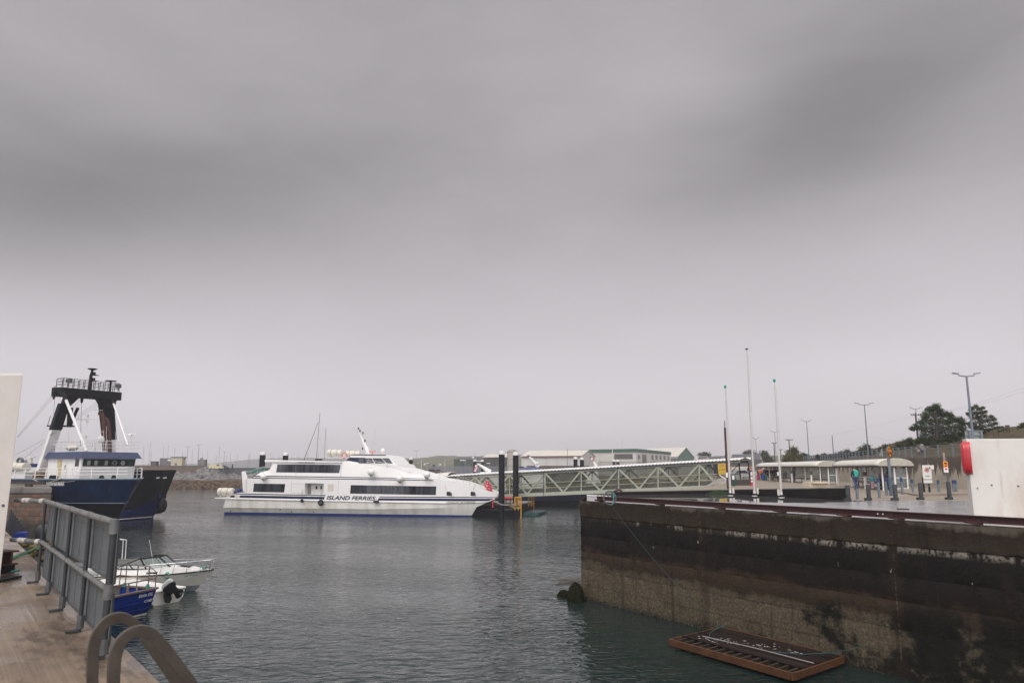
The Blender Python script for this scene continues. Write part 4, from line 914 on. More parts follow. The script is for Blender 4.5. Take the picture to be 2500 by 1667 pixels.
writing('C180', PLASTICW, bb, x0 - bl * .05, bdir, (0, 0, 1), width=(x1 - x0).dot(bdir), height=.11, shear=.2, bold=.012)
mb = MB()
for t in (.25, 1.55): mb.tube([Bq(.3, t, 1.1), Bq(.3, t, 1.28)], .05, 6); [mb.torus(Bq(.3, t, 1.12 + .03 * i), .07, .02, None, 10, 5) for i in range(4)]
mb.build('mooring_post', ROPEG, bb)
# ---- outboard motor builder (own parts; belongs to its boat)
def outboard(parent, P, fwd, cowl, tilt=0, s=1.0, top=None):
    fwd = V(fwd).normalized(); a = V((-fwd.y, fwd.x, 0)); M = Matrix.Rotation(R(tilt), 3, a)
    W = lambda f, l, z: P + M @ (fwd * f * s + a * l * s + V((0, 0, z * s)))
    mb = MB(); prof = [(.42, .0, .17), (.5, .1, .23), (.52, .3, .24), (.44, .5, .21), (.25, .6, .13)]
    se = lambda v: math.copysign(abs(v) ** .6, v)
    rows_ = [[W(-.24 + L_ / 2 * se(math.cos(q)) * 1.15 - .06, wd * se(math.sin(q)), z) for q in (2 * math.pi * j / 20 for j in range(20))] for L_, z, wd in prof]
    mot = MB().loft(rows_).build('outboard_motor', cowl, parent, smooth=True, ang=50)
    if top: MB().loft([[W(-.24 + L_ / 2 * se(math.cos(q)) * 1.2 - .06, wd * 1.05 * se(math.sin(q)), z) for q in (2 * math.pi * j / 20 for j in range(20))] for L_, z, wd in ((.53, .3, .24), (.45, .51, .21), (.28, .615, .14))]).build('cowl_top', top, mot, smooth=True, ang=50)
    MB().loft([[W(-.25 + f, l, z) for f, l in ((-.13 * k, -.08), (.13 * k, -.08), (.13 * k, .08), (-.13 * k, .08))] for z, k in ((.02, 1.2), (-.35, 1), (-.75, .8))]).loft([[W(-.25 + f, l, z) for f, l in ((-.2, -.02), (.12, -.02), (.12, .02), (-.2, .02))] for z in (-.55, -.6)]).build('leg', BLACK, mot)
    mb = MB(); mb.tube([W(-.55, 0, -.78), W(-.05, 0, -.78)], [.05, .08], 8)
    for k in range(3):
        q = k * 2.1; mb.prism([W(-.56, 0, -.78), W(-.6, .05 * math.cos(q) + .16 * math.sin(q), -.78 + .16 * math.cos(q)), W(-.54, -.05 * math.cos(q) + .16 * math.sin(q), -.78 + .17 * math.cos(q))], fwd * .012)
    mb.build('propeller', BLACK, mot)
    return mot
# ---- white skiff with tilted black outboard
k0 = onz(446, 1434, .62); k0.z = 0; kd = (onz(275, 1409, .75) - onz(446, 1434, .62)); kd.z = 0; kd.normalize(); ka = V((-kd.y, kd.x, 0))
sk = thing('skiff', 'white flat decked skiff with tilted black outboard behind the blue boat', 'boat', k0)
rows, _, _ = hull(k0 + ka * .85, kd, 6.2, 2.0, .62, .85, 1.0, t0=.6, chz=.2, chk=.9)
sh = hull_mesh(rows, 0).build('hull', [HULLW, HULLW], sk, smooth=True); lid(rows, -.01, .99).build('deck', PLASTICW, sk)
mb = MB(); mb.tube([r[0] for r in rows] , .05, 6); mb.tube([r[8] for r in rows], .05, 6); mb.tube([rows[0][0], rows[0][8]], .05, 6); mb.build('gunwale', PLASTICW, sh)
OD = 36.4; ov = V((-.18, .42, 0))
def opoly(pts, d=OD): return [at(x, y, d) for x, y in pts]
mo = MB().prism(opoly([(396, 1441), (402, 1434), (412, 1426), (424, 1419.5), (430, 1424), (428, 1430), (432, 1436), (440, 1441), (436, 1447), (422, 1448), (418, 1452), (404, 1448)]), ov).build('outboard_motor', BLACK, sk, bevel=.05)
MB().prism(opoly([(393, 1437), (396, 1428), (410, 1415), (416, 1413.5), (421, 1417), (424, 1419.4), (412, 1425.6), (402, 1433.6), (396, 1440.6)], OD - .02), ov * 1.08).build('cowl_top', mat('cowl_silver', (.42, .43, .44), .35), mo, bevel=.05)
MB().prism(opoly([(424, 1448), (436, 1446), (440, 1438), (446, 1438.5), (449, 1444), (443, 1455), (437, 1460.5), (430, 1461)], OD + .15), V((-.06, .14, 0))).build('leg', BLACK, mo, bevel=.03)
MB().prism(opoly([(400, 1447), (417, 1451), (420, 1461), (414, 1472), (402, 1471), (399, 1455)], OD + .1), V((-.1, .22, 0))).build('bracket', INK, mo, bevel=.03)
mb = MB(); hb_ = at(441, 1449, OD + .1); mb.ball(hb_, .05, 8)
for k in range(3): q = k * 2.1 + .4; mb.prism([hb_, hb_ + V((.02, 0, 0)) + V((.16 * math.cos(q) + .03, -.02, .16 * math.sin(q))), hb_ + V((.16 * math.cos(q + .5), -.02, .16 * math.sin(q + .5)))], V((0, .015, 0)))
mb.build('propeller', GALV, mo)
# ---- cabin cruiser
c0 = onz(266, 1421, .3); c0.z = 0; c0.y = 40.9; cb = onz(521, 1391, 1.06); cb.z = 0; cd = (cb - V((c0.x, c0.y + 0, 0))); CL = cd.length; cd.normalize(); ca = V((-cd.y, cd.x, 0))
cc = thing('cabin_cruiser', 'small white cabin cruiser with black framed windscreen and bow rail', 'motorboat', c0)
rows, _, _ = hull(c0, cd, CL, 2.3, .86, 1.08, 1.15, t0=.42, p=2.0, chz=.3, chk=.85, keel=-.3)
ch_ = hull_mesh(rows, 0).build('hull', [mat('cruiser_hull', (.62, .6, .54), .35, var=.06), mat('cruiser_bottom', (.2, .23, .25), .5, var=.2)], cc, smooth=True, ang=40)
mb = MB(); [mb.tube([r[j] + V((0, 0, .0)) for r in rows], .035, 6) for j in (0, 8)]; mb.build('rubbing_strake', INK, ch_)
def CP(u, w_, z): return c0 + cd * u + ca * w_ + V((0, 0, z))
# coaming and foredeck
mb = MB(); rr = []
for r in rows[2:]:
    m_ = (r[0] + r[8]) / 2; t = (m_ - c0).dot(cd) / CL; h = .28 if t < .5 else .28 + .06 * math.sin((t - .5) * 6) - .34 * max(0, t - .62) / .38
    k = .9; rr.append([lerp(m_, r[0], .985), lerp(m_, r[0], k) + V((0, 0, h)), m_ + V((0, 0, h + .06 * (t > .45))), lerp(m_, r[8], k) + V((0, 0, h)), lerp(m_, r[8], .985)])
mb.loft(rr, closed=False); mb.poly(rr[0]); mb.build('deck', PLASTICW, cc, smooth=True, ang=40)
zt = 1.18
def wl_(u, w_, z): return CP(u, w_, z)
fr = [[wl_(CL * .47, -.86, zt), wl_(CL * .66, -.45, zt + .02), wl_(CL * .66, .45, zt + .02), wl_(CL * .47, .86, zt)], [wl_(CL * .40, -.74, zt + .55), wl_(CL * .535, -.40, zt + .6), wl_(CL * .535, .40, zt + .6), wl_(CL * .40, .74, zt + .55)]]
gl = MB()
for i in range(3): gl.poly([fr[0][i], fr[0][i + 1], fr[1][i + 1], fr[1][i]])
sidew = []
for s_ in (-1, 1): gl.poly([wl_(CL * .47, .86 * s_, zt), wl_(CL * .40, .74 * s_, zt + .55), wl_(CL * .30, .84 * s_, zt + .32), wl_(CL * .20, .94 * s_, zt + .06), wl_(CL * .20, .94 * s_, zt)])
ws = gl.build('windscreen', glass('clear_glass', (.35, .4, .4), .35), cc)
fm = MB()
for i in range(4): fm.tube([fr[0][i], fr[1][i]], .04, 6)
for l in fr: fm.tube(l, .04, 6)
for s_ in (-1, 1): fm.tube([fr[1][0 if s_ < 0 else 3], wl_(CL * .30, .84 * s_, zt + .32), wl_(CL * .20, .94 * s_, zt + .06), wl_(CL * .47, .86 * s_, zt)], .03, 6); fm.tube([wl_(CL * .30, .84 * s_, zt + .32), wl_(CL * .36, .88 * s_, zt)], .03, 6)
fm.build('frame', INK, ws)
MB().prism([CP(CL * .70, -.3, 1.36), CP(CL * .80, -.26, 1.27), CP(CL * .80, .26, 1.27), CP(CL * .70, .3, 1.36)], V((0, 0, .035))).build('deck_hatch', DGLASS, cc)
MB().prism([CP(CL * .49, -1.09, .97), CP(CL * .58, -1.03, .99), CP(CL * .58, -1.03, 1.1), CP(CL * .49, -1.09, 1.08)], ca * .05).build('porthole', DGLASS, cc)
mb = MB(); rp = []
for t in (.42, .5, .6, .7, .8, .9, .97):
    k = max(.08, 1 - max(0, (t - .42) / .58) ** 2.0); rp.append((CP(CL * t, -1.12 * k, .95 + .1 * t), CP(CL * (t + .02), -1.14 * max(k, .2), 1.30 + .32 * t * (t > .45))))
mb.tube([a for _, a in rp] + [CP(CL * 1.02, 0, 1.66)] + [a + ca * 2 * ((c0 - a).dot(ca)) for _, a in reversed(rp)], .018, 6)
for b_, a in rp[1:]:
    for m_ in (0, 1):
        f = lambda p: p + ca * 2 * ((c0 - p).dot(ca)) if m_ else p
        mb.tube([f(b_), f(a)], .014, 5)
mb.build('bow_rail', CHROME, cc)
MB().tube([CP(CL * .40, .7, 1.3), CP(CL * .34, .75, 2.55)], .009, 5).build('aerial', PLASTICW, cc)
x0 = CP(CL * .80, -.93, .85); writing('La Vision', INK, cc, CP(CL * .82, -.95, .86), cd + ca * .45, (0, 0, 1), width=.6, shear=.3)
outboard(cc, CP(.1, -.1, .75), cd, PLASTICW, 0, 1.25)
mb = MB()
a = CP(CL * .93, -.3, 1.2); b = onz(400, 1418, .9)
mb.tube([lerp(a, b, t) - V((0, 0, .25 * math.sin(math.pi * t))) for t in samp(0, 1, 8)], .013, 5)
for k in range(5): mb.torus(CP(CL * .66, -.95, .95 - .02 * k), .14, .011, Matrix.Rotation(R(70 + 9 * k), 3, 'X'), 12, 5); mb.torus(CP(CL * .93, -.2, 1.16 + .03 * k), .1, .02, None, 10, 5)
mb.build('mooring_line', mat('rope_mint', (.16, .33, .27), .8), origin=a, tag=('mint green rope from the cabin cruiser bow to the skiff', 'rope'))
# ---- RIB with white arch
r0 = onz(262, 1376, .45); r0.z = 0; rd = V((1, .06, 0)).normalized(); ra = V((-.06, 1, 0)).normalized()
rib = thing('inflatable_boat', 'grey inflatable boat with white tubular arch beyond the cabin cruiser', 'boat', r0)
def RP(u, w_, z): return r0 + rd * u + ra * w_ + V((0, 0, z))
tube = [RP(-1.6, -.75, .38)] + [RP(u, -.8, .4 + .03 * u) for u in (-.6, .4, 1.2, 1.8)] + [RP(2.5, -.45, .55), RP(2.8, 0, .6), RP(2.5, .45, .55)] + [RP(u, .8, .4) for u in (1.8, 1.2, .4, -.6, -1.6)]
MB().tube(tube, .27, 12).build('inflatable_tube', mat('hypalon_grey', (.09, .095, .09), .6, var=.15, scale=3), rib, smooth=True)
MB().prism([RP(-1.3, -.7, .3), RP(2.2, -.4, .35), RP(2.2, .4, .35), RP(-1.3, .7, .3)], V((0, 0, -.4))).build('hull', PLASTICW, rib)
mb = MB()
for u in (.55, .75): mb.tube([RP(u, -.75, .6), RP(u, -.75, 1.85), RP(u - .1, -.6, 2.1), RP(u - 1.4, -.55, 2.12), RP(u - 1.4, .6, 2.1), RP(u, .7, 1.85), RP(u, .75, .6)], .035, 6)
mb.build('arch', PLASTICW, rib)
mb = MB(); mb.box(RP(-.1, -.2, 1.0), (.5, .6, .7)); mb.box(RP(-.1, -.2, .55), (.7, .7, .4)); mb.build('console', BLACK, rib, bevel=.08)
mb = MB()
for u in (.1, .35): mb.tube([RP(u, -.9, .5), RP(u, -.9, 1.5)], .012, 4)
mb.build('fishing_rod', INK, rib)
# ---- small craft under the old pier, seen through the railing
d0 = at(72, 1325, 30); d0.z = 0; dg_ = thing('dinghy', 'dark dinghy with blue crate and tilted outboard under the stone pier', 'boat', d0)
rows, _, _ = hull(d0 + V((-2.3, -1.5, 0)), V((1, .55, 0)), 4.6, 1.7, .5, .7, .6, chz=.15); hull_mesh(rows, 0).build('hull', [BLACK, BLACK], dg_, smooth=True); lid(rows, -.2, .95).build('floor', INK, dg_)
MB().box(at(47, 1314, 30) , (.5, .5, .5), .4).build('crate', mat('crate_blue', (.008, .035, .25), .5), dg_, bevel=.03)
outboard(dg_, at(88, 1304, 31.5), V((-1, .3, 0)), mat('cowl_dark', (.05, .055, .06), .35), -25, .9)
# ================================================================= PILES
def pile_(px, yt, wpx, label, cap=True, zb=-1, d=None):
    r = .39 if not d else wpx * d / FPX / 2; d = d or .78 * FPX / wpx; p = at(px, yt, d); zt = p.z; b = V((p.x, p.y, 0))
    t = thing('mooring_pile', label, 'pile', b, 'steel mooring piles')
    if cap:
        MB().lathe(b, [(r, zb), (r, zt - .5)], 20).build('shaft', PILEM, t, smooth=True)
        MB().lathe(b, [(r * 1.03, zt - .49), (r * 1.03, zt - .14), (r * .93, zt - .11), (.02, zt)], 20).build('cap', PLASTICW, t, smooth=True)
    else: MB().lathe(b, [(r, zb), (r, zt), (.01, zt + .01)], 16).build('shaft', mat('pile_bluegrey', (.035, .05, .075), .6, var=.2), t, smooth=True)
    return t
pile_(1224.8, 1100, 14.5, 'tall black white-capped pile beside the ferry bow, nearest of all the piles', d=100.5)
pile_(1259, 1102.3, 13.8, 'tall black white-capped pile rising behind the gangway right of the ferry bow')
pile_(641.8, 1102.6, 13.8, 'black white-capped pile behind the stern end of the ferry roof', d=117); pile_(697.7, 1104, 13, 'black white-capped pile behind the ferry upper windows', d=119)
pile_(975, 1115, 9.6, 'black white-capped pile just ahead of the ferry pilothouse, left of a pair'); pile_(1003.5, 1116, 9.2, 'black white-capped pile above the ferry foredeck, right of a pair')
pile_(1159, 1121, 8, 'black white-capped pile before the grey fence, behind the white boom tip'); pile_(1177, 1122, 7.6, 'black white-capped pile before the grey fence, right of the white boom tip')
pile_(1404.8, 1114.5, 9.7, 'black white-capped pile before the cream roofed warehouse gable, left of its pair'); pile_(1420.5, 1116, 9.6, 'black white-capped pile before the cream roofed warehouse gable, right of its pair')
pile_(1499, 1121.6, 7.7, 'small black white-capped pile before the white office block, left of its pair'); pile_(1508, 1122, 7.7, 'small black white-capped pile before the white office block, right of its pair')
pile_(1059, 1134, 6.2, 'plain blue grey pile behind the ball fender on the ferry foredeck', False); pile_(1132.5, 1134, 6.0, 'plain blue grey pile behind the left end of the gangway roof', False)
pile_(1206, 1135, 6.2, 'plain blue grey pile just left of the tallest near pile', False); pile_(1358, 1135, 6.4, 'plain blue grey pile under the cream roofed warehouse wall', False)
pile_(568 + 0, 1130, 3.2, 'distant grey pile with white tip behind the dark harbour wall'); pile_(377, 1128, 3.4, 'distant grey pile with white tip behind the brown harbour wall')
# ================================================================= GANGWAY
gL = at(1092, 1160, 113); gR = at(1806, 1122, 83); GU = (gR - gL); GU.z = 0; GU.normalize(); GW_ = V((-GU.y, GU.x, 0)); GWID = 2.5
def G(px, py, wv=0): return onpl(px, py, gL + GW_ * wv, GW_)
roofL = [(1092, 1161.5), (1210, 1154), (1420, 1143), (1600, 1132), (1808, 1120)]
topL = [(1100, 1167), (1420, 1148), (1600, 1137.5), (1806, 1126)]       # upper chord centre
botL = [(1100, 1215.5), (1231, 1211.5), (1420, 1202.5), (1600, 1194), (1745, 1188.5)]
gw = thing('gangway', 'long covered pale green truss gangway with corrugated white roof and glazed sides', 'gangway', G(1745, 1190))
def zline(pl, x, wv): return G(x, poly_at(pl, x)) + GW_ * wv
nodesT = [1160, 1244, 1330.6, 1419, 1510, 1606.6, 1707]; nodesB = [1117, 1201, 1287, 1375.7, 1466, 1560.7, 1658, 1752]
for wv in (0, GWID):
    m_ = SAGE if wv == 0 else mat('sage_shaded', (.13, .14, .12), .55, var=.1)  # far truss: darker copy of the sage paint stands for its shade
    mb = MB()
    mb.beam(zline(topL, 1096, wv), zline(topL, 1806, wv), .16, .26); mb.beam(zline(botL, 1096, wv), zline(botL, 1745, wv), .2, .45)
    mb.build('chord', m_, gw)
    mb = MB()
    for i, x in enumerate(nodesT):
        t = zline(topL, x, wv); t = t - V((0, 0, .05))
        mb.beam(t, zline(botL, x, wv) + V((0, 0, .1)), .12, .16)
        for xb in (nodesB[i], nodesB[i + 1]): mb.beam(t, zline(botL, xb, wv) + V((0, 0, .15)), .13, .19)
    mb.build('truss_web', m_, gw)
mb = MB()
for x in nodesT + nodesB[1:-1]: mb.beam(zline(botL, x, 0), zline(botL, x, GWID), .12, .2); 
for x in nodesT: mb.beam(zline(topL, x, 0), zline(topL, x, GWID), .1, .12)
mb.build('cross_member', SAGE, gw)
mb = MB(); rows = []
for x in (1098, 1240, 1420, 1600, 1748): a = zline(botL, x, .1) + V((0, 0, .12)); b = zline(botL, x, GWID - .1) + V((0, 0, .12)); rows.append([a, b, b + V((0, 0, .06)), a + V((0, 0, .06))])
mb.loft(rows).build('walkway_floor', mat('gangway_floor', (.2, .2, .17), .7), gw)
# corrugated roof: real waves
mb = MB(); rows = []; a0 = G(1092, poly_at(roofL, 1092)); L_ = (G(1808, 1120) - a0).length; nW = 660
for i in range(nW + 1):
    x = lerp(1092, 1808, i / nW); w_ = .045 * math.sin(i / nW * 2 * math.pi * 84); p = zline(roofL, x, -.28) + V((0, 0, w_ - .08)); q_ = zline(roofL, x, GWID / 2) + V((0, 0, w_ + .17)); r_ = zline(roofL, x, GWID + .3) + V((0, 0, w_ - .05)); rows.append([p, q_, r_])
mb.loft(rows, closed=False).build('roof', mat('roof_white', (.72, .71, .69), .5, var=.06), gw, smooth=True, ang=60)
mb = MB(); mb.beam(zline(roofL, 1092, -.22) - V((0, 0, .20)), zline(roofL, 1807, -.22) - V((0, 0, .20)), .05, .12); mb.build('gutter', mat('gutter_dark', (.05, .055, .06), .6), gw)
# glazing, each bay a pane
GLS = glass('gangway_glass', (.45, .48, .42), .085)
xs = [1100, 1160, 1202, 1244, 1287, 1331, 1375, 1419, 1466, 1510, 1560, 1606, 1658, 1707, 1744]
for a, b in zip(xs, xs[1:]):
    for wv in (.10, GWID - .1):
        pts = [zline(botL, a, wv) + V((0, 0, .22)), zline(botL, b, wv) + V((0, 0, .22)), zline(topL, b, wv) - V((0, 0, .13)), zline(topL, a, wv) - V((0, 0, .13))]
        c_ = sum(pts, V()) / 4; MB().prism([c_ + (p - c_) * .992 for p in pts], GW_ * .012).build('glass_panel', GLS, gw)
def hl(x, f): return lerp(zline(botL, x, 0), zline(topL, x, 0), f)
mb = MB()
for f in (.27, .40, .52):
    for wv in (.3, GWID - .3): mb.tube([hl(x, f) + GW_ * wv for x in (1110, 1420, 1600, 1750)], .03, 5)
mb.build('handrail', mat('handrail_yellow', (.45, .36, .06), .5), gw)
mb = MB(); mb.tube([hl(x, .53) - GW_ * .12 for x in (1100, 1420, 1600, 1752)], .035, 6); mb.beam(hl(1100, .30) - GW_ * .1, hl(1750, .30) - GW_ * .1, .03, .05); mb.build('outer_rail', SAGE, gw)
mb = MB()
for x in (1328.5, 1508.5): mb.beam(zline(topL, x, -.12), zline(botL, x, -.12) - V((0, 0, .1)), .09, .09)
mb.build('downpipe', mat('dark_pipe', (.04, .05, .06), .5), gw)
# landward end bay with the yellow board
mb = MB(); mb.beam(zline(topL, 1804, 0), G(1808, 1170), .12, .12); mb.beam(zline(topL, 1804, GWID), G(1808, 1170, 0) + GW_ * GWID, .12, .12); mb.beam(zline(topL, 1804, 0), zline(topL, 1804, GWID), .12, .12); mb.beam(G(1784, 1157), G(1806, 1157), .06, .06); mb.beam(G(1786, 1152), G(1803, 1133), .06, .06); mb.build('end_frame', BLACK, gw)
for a, b in ((1747, 1782), (1784, 1806)):
    pts = [G(a, 1178 if a > 1770 else 1186, .1), G(b, 1175, .1), G(b, poly_at(topL, b) + 2, .1), G(a, poly_at(topL, a) + 2, .1)]; MB().prism(pts, GW_ * .012).build('glass_panel', GLS, gw)
MB().prism([G(1741.5, 1133.5, -.12), G(1751, 1133, -.12), G(1752.5, 1157, -.12), G(1743, 1158, -.12)], GW_ * .04).build('dark_panel', mat('dark_panel', (.02, .022, .035), .5), gw)
sg = MB().prism([G(1752.5, 1131.8, -.14), G(1781, 1130.5, -.14), G(1782, 1157, -.14), G(1754, 1157.8, -.14)], GW_ * .04).build('notice_board', SIGNY, gw)
writing('Berth 4', INK, sg, G(1760, 1136, -.17), GU, (0, 0, 1), width=.36, height=.085, bold=.01)
mb = MB()
for y, x0, x1 in ((1138.5, 1754.5, 1776), (1141.5, 1763, 1766), (1144.6, 1755.5, 1776), (1147.4, 1754, 1776), (1153.5, 1757, 1775)):
    n = int((x1 - x0) * .9)
    for k in range(n):
        if (k * 7 + int(y)) % 5: a = G(lerp(x0, x1, k / n), y, -.165); b = G(lerp(x0, x1, (k + .7) / n), y, -.165); mb.beam(a, b, .004, .04)
mb.build('small_print', INK, sg)
# abutment block and approach handrails
ab = MB(); a = at(1744, 1192, 80); mb = MB().prism([at(1738, 1190, 80), at(1767, 1190, 80), at(1790, 1171, 81), at(1783, 1167, 81), at(1772, 1171, 81)], V((-.3, 2.4, 0))); mb.build('ramp_abutment', CONC, origin=at(1750, 1190, 78), tag=('sloping concrete abutment block under the landward end of the gangway', 'abutment'))
t = thing('handrail', 'slanting pale handrail in front of the yellow gangway notice', 'handrail', at(1757, 1160, 76)); MB().tube([at(1757, 1160, 76), at(1781, 1175.5, 72), at(1781, 1185, 72)], .06, 8).build('rail', PLASTICW, t)
# arched canopy over the lower end of the gangway
cn = thing('canopy', 'cream arched canopy over the lower end of the gangway behind the ferry bow', 'canopy', at(1080, 1165, 115))
mb = MB(); rows = []
for k in range(13):
    q_ = math.pi * k / 12; c = V((0, 0, 0)); yy = 1165 - 12.5 * math.sin(q_); xx = lerp(0, 1, (1 - math.cos(q_)) / 2)
    rows.append([at(lerp(1060, 1078, xx), yy + 2, 115 + 3.4 * xx), at(lerp(1092, 1120, xx), yy - 1, 113.5 + 3.4 * xx)])
mb.loft(rows, closed=False); c_o = mb.build('vault', CREAM, cn, smooth=True); md = c_o.modifiers.new('thick', 'SOLIDIFY'); md.thickness = .08
mb = MB()
for px in (1094, 1121): p = at(px, 1166, 113.5 + (px > 1100) * 3.4); mb.beam(p, V((p.x, p.y, 1.5)), .12, .12)
mb.build('post', SAGE, cn)
# pontoon under the gangway
pa = onz(1130, 1258, 0); pb_ = onz(1262, 1258, 0); pc = onz(1304, 1247, 0); pd = pa + (pc - pb_)
pt = thing('pontoon', 'black floating pontoon under the gangway beside the ferry bow', 'pontoon', pb_)
MB().prism([p - V((0, 0, .6)) for p in (pa, pb_, pc, pd)], V((0, 0, 1.95))).build('float', PILEM, pt, bevel=.05)
MB().prism([p + V((0, 0, 1.36)) for p in (pa, pb_, pc, pd)], V((0, 0, .12))).build('deck', CONC, pt)
mb = MB(); pu = (pb_ - pa).normalized(); mb.tube([lerp(pa, pb_, .35) + V((0, -.18, .75)), lerp(pa, pb_, .96) + V((0, -.18, .75))], .22, 8); mb.build('fender_tube', mat('fender_grey', (.03, .035, .04), .6), pt, smooth=True)
def yframe(px, y0, y1, d, lab):
    p = at(px, y1, d); p.z = 0; t = thing('fender_frame', lab, 'ladder', p, 'yellow frames on the pontoon'); zt = at(px, y0, d).z; mb = MB()
    for x in (-.42, 0, .38): mb.beam(p + V((x, 0, 1.0 if x < .3 else -.3)), p + V((x, 0, zt)), .13, .13)
    for x in (-.25, .2): mb.beam(p + V((x, 0, 1.2)), p + V((x, 0, zt)), .05, .05)
    for z in (zt, 1.3, zt * .62): mb.beam(p + V((-.45, 0, z)), p + V((.45, 0, z)), .1, .12)
    mb.build('frame', YELLOW, t); return t
yframe(1265, 1213, 1258, 99.5, 'yellow steel ladder frame at the near corner of the pontoon'); yframe(1297, 1213, 1250, 108, 'yellow steel ladder frame at the far corner of the pontoon')
t = thing('mooring_gear', 'coiled brown ropes and bollard heaped on the pontoon deck', 'rope', at(1255, 1236, 97)); mb = MB()
for k in range(16): mb.torus(at(1253 + random.uniform(-7, 7), 1235 + random.uniform(-3, 3), 97), random.uniform(.15, .45), .06, Matrix.Rotation(random.uniform(-.6, .6), 3, 'X'), 10, 4)
mb.build('coil', mat('manila', (.24, .17, .09)), t)
mb = MB(); q_ = F(1204, 1220, .2)
for k, (x, y) in enumerate(((1248, 1232), (1240, 1233), (1256, 1234))): b = at(x, y, 97); mb.tube([lerp(q_, b, s_) - V((0, 0, .25 * math.sin(math.pi * s_))) for s_ in samp(0, 1, 6)], .03, 5)
mb.build('mooring_line', ROPEW, origin=q_, tag=('pale mooring lines from the ferry bow to the pontoon', 'rope'))
p = at(1203, 1233.5, 98); t = thing('marker_post', 'thin red post standing on the pontoon under the ferry bow', 'post', V((p.x, p.y, 1.4))); MB().tube([V((p.x, p.y, 1.4)), V((p.x, p.y, 2.4))], .075, 8).lathe(V((p.x, p.y, 1.48)), [(.2, 0), (.2, .04), (.05, .05)], 10).build('shaft', RED, t)
p = at(1240, 1216, 103); t = thing('gas_tank', 'small red tank lying under the gangway behind the nearest pile', 'tank', p); MB().tube([p - V((.45, 0, 0)), p + V((.5, 0, 0))], .22, 10).build('drum', RED, t, smooth=True); mb = MB(); [mb.box(p + V((x, 0, -.6)), (.1, .3, .9)) for x in (-.25, .3)]; mb.build('stand', BLACK, t)
# green modular float
gA = onz(1276, 1259, 0); gB = onz(1316, 1259.5, 0); gC = onz(1334, 1252.5, 0); t = thing('float', 'dark green modular plastic float beside the pontoon', 'float', gB); mb = MB()
gu = gB - gA; gv = gC - gB
for i in range(5):
    for j in range(3): c = gA + gu * ((i + .5) / 5) + gv * ((j + .5) / 3); mb.loft([[c + (gu * (a / 10 * .92) + gv * (b / 6 * .92)) * k + V((0, 0, z)) for a, b in ((-1, -1), (1, -1), (1, 1), (-1, 1))] for z, k in ((-.1, .95), (.05, 1), (.36, 1), (.42, .92))])
mb.build('module', mat('float_green', (.015, .075, .07), .5, var=.2), t)
# ================================================================= other craft beyond the gangway
def mastboat(name, label, hx0, hx1, d, hully, houses, mastpts, blue):
    t = thing(name, label, 'boat', at((hx0 + hx1) / 2, 1143, d) * 1 - V((0, 0, at((hx0 + hx1) / 2, 1143, d).z)))
    a = at(hx0, 1143, d); b = at(hx1, 1143, d); a.z = b.z = 0; rows, _, _ = hull(a, (b - a), (b - a).length, 6, 2.6, 3.2, 2.5, chz=.9, keel=-.5); hull_mesh(rows, 0).build('hull', [mat('hull_navy2', (.012, .02, .05), .5, var=.25), PILEM], t, smooth=True); lid(rows, -.1, .98).build('deck', CONC, t)
    for x0, x1, y0, z0, m in houses:
        p0, p1 = at(x0, y0, d), at(x1, y0, d); MB().loft([[V((p0.x, d - 1.8, z0)), V((p1.x, d - 1.8, z0)), V((p1.x, d + 1.8, z0)), V((p0.x, d + 1.8, z0))], [V((p0.x + .2, d - 1.6, p0.z)), V((p1.x - .9, d - 1.6, p0.z)), V((p1.x - .9, d + 1.6, p0.z)), V((p0.x + .2, d + 1.6, p0.z))]]).build('cabin', m, t, bevel=.05)
    mb = MB(); mb.tube([at(x, y, d) for x, y in mastpts], [.38, .14], 8); mb.beam(at(lerp(mastpts[0][0], mastpts[1][0], .8), lerp(mastpts[0][1], mastpts[1][1], .8), d) + V((-.5, 0, 0)), at(lerp(mastpts[0][0], mastpts[1][0], .8), lerp(mastpts[0][1], mastpts[1][1], .8), d) + V((.5, 0, 0)), .06, .06); m_ = mb.build('mast', PLASTICW, t)
    mb = MB(); mb.box(at(mastpts[1][0], mastpts[1][1], d), (.5, .25, .3)); mb.box(at(mastpts[1][0] + 5, mastpts[1][1] + 5, d), (.22, .22, .3)); mb.build('navigation_light', INK, m_)
    return t
BLUEROOF = mat('roof_blue', (.045, .06, .16), .5, var=.15)
mb2 = mastboat('passenger_boat', 'second ferry with navy hull, blue roof and raked white mast behind the gangway', 1262, 1440, 132, 0, [(1268, 1335, 1147, 3, FERRYW), (1268, 1324, 1140.6, 6.2, BLUEROOF)], [(1314, 1140), (1291, 1113)], 1)
p = at(1312, 1131, 131); MB().ball(p, .28, 10).box(p - V((0, 0, .45)), (.1, .1, .5)).build('dome', PLASTICW, mb2)
MB().prism([at(1268, 1138, 131), at(1280, 1138.5, 131), at(1280, 1142, 131), at(1268, 1142, 131)], V((0, .6, 0))).build('raft', BLACK, mb2)
mb3 = mastboat('passenger_boat', 'third ferry mostly hidden by the gangway with a long raked white boom mast', 1150, 1250, 120, 0, [(1170, 1240, 1152, 2.6, FERRYW)], [(1197, 1152), (1164, 1130.5)], 1)
p = at(1163, 1134, 120); mb = MB(); mb.loft([[p + V((x * .1, 0, -z)) + V((w_, .05 * math.sin(9 * w_ + z), 0)) for w_ in (-.2, 0, .25)] for x, z in ((0, 0), (-1, .6), (-3, 1.1))], closed=False); mb.build('pennant', mat('pennant', (.6, .25, .28), .7, dirt=((.75, .7, .7), .5, .05, 3, 1)), mb3)
t = mastboat('passenger_boat', 'fourth boat beyond the gangway roof, only its crooked white signal mast showing', 1425, 1475, 168, 0, [(1430, 1465, 1146, 3, FERRYW)], [(1455, 1138), (1443, 1117)], 0)
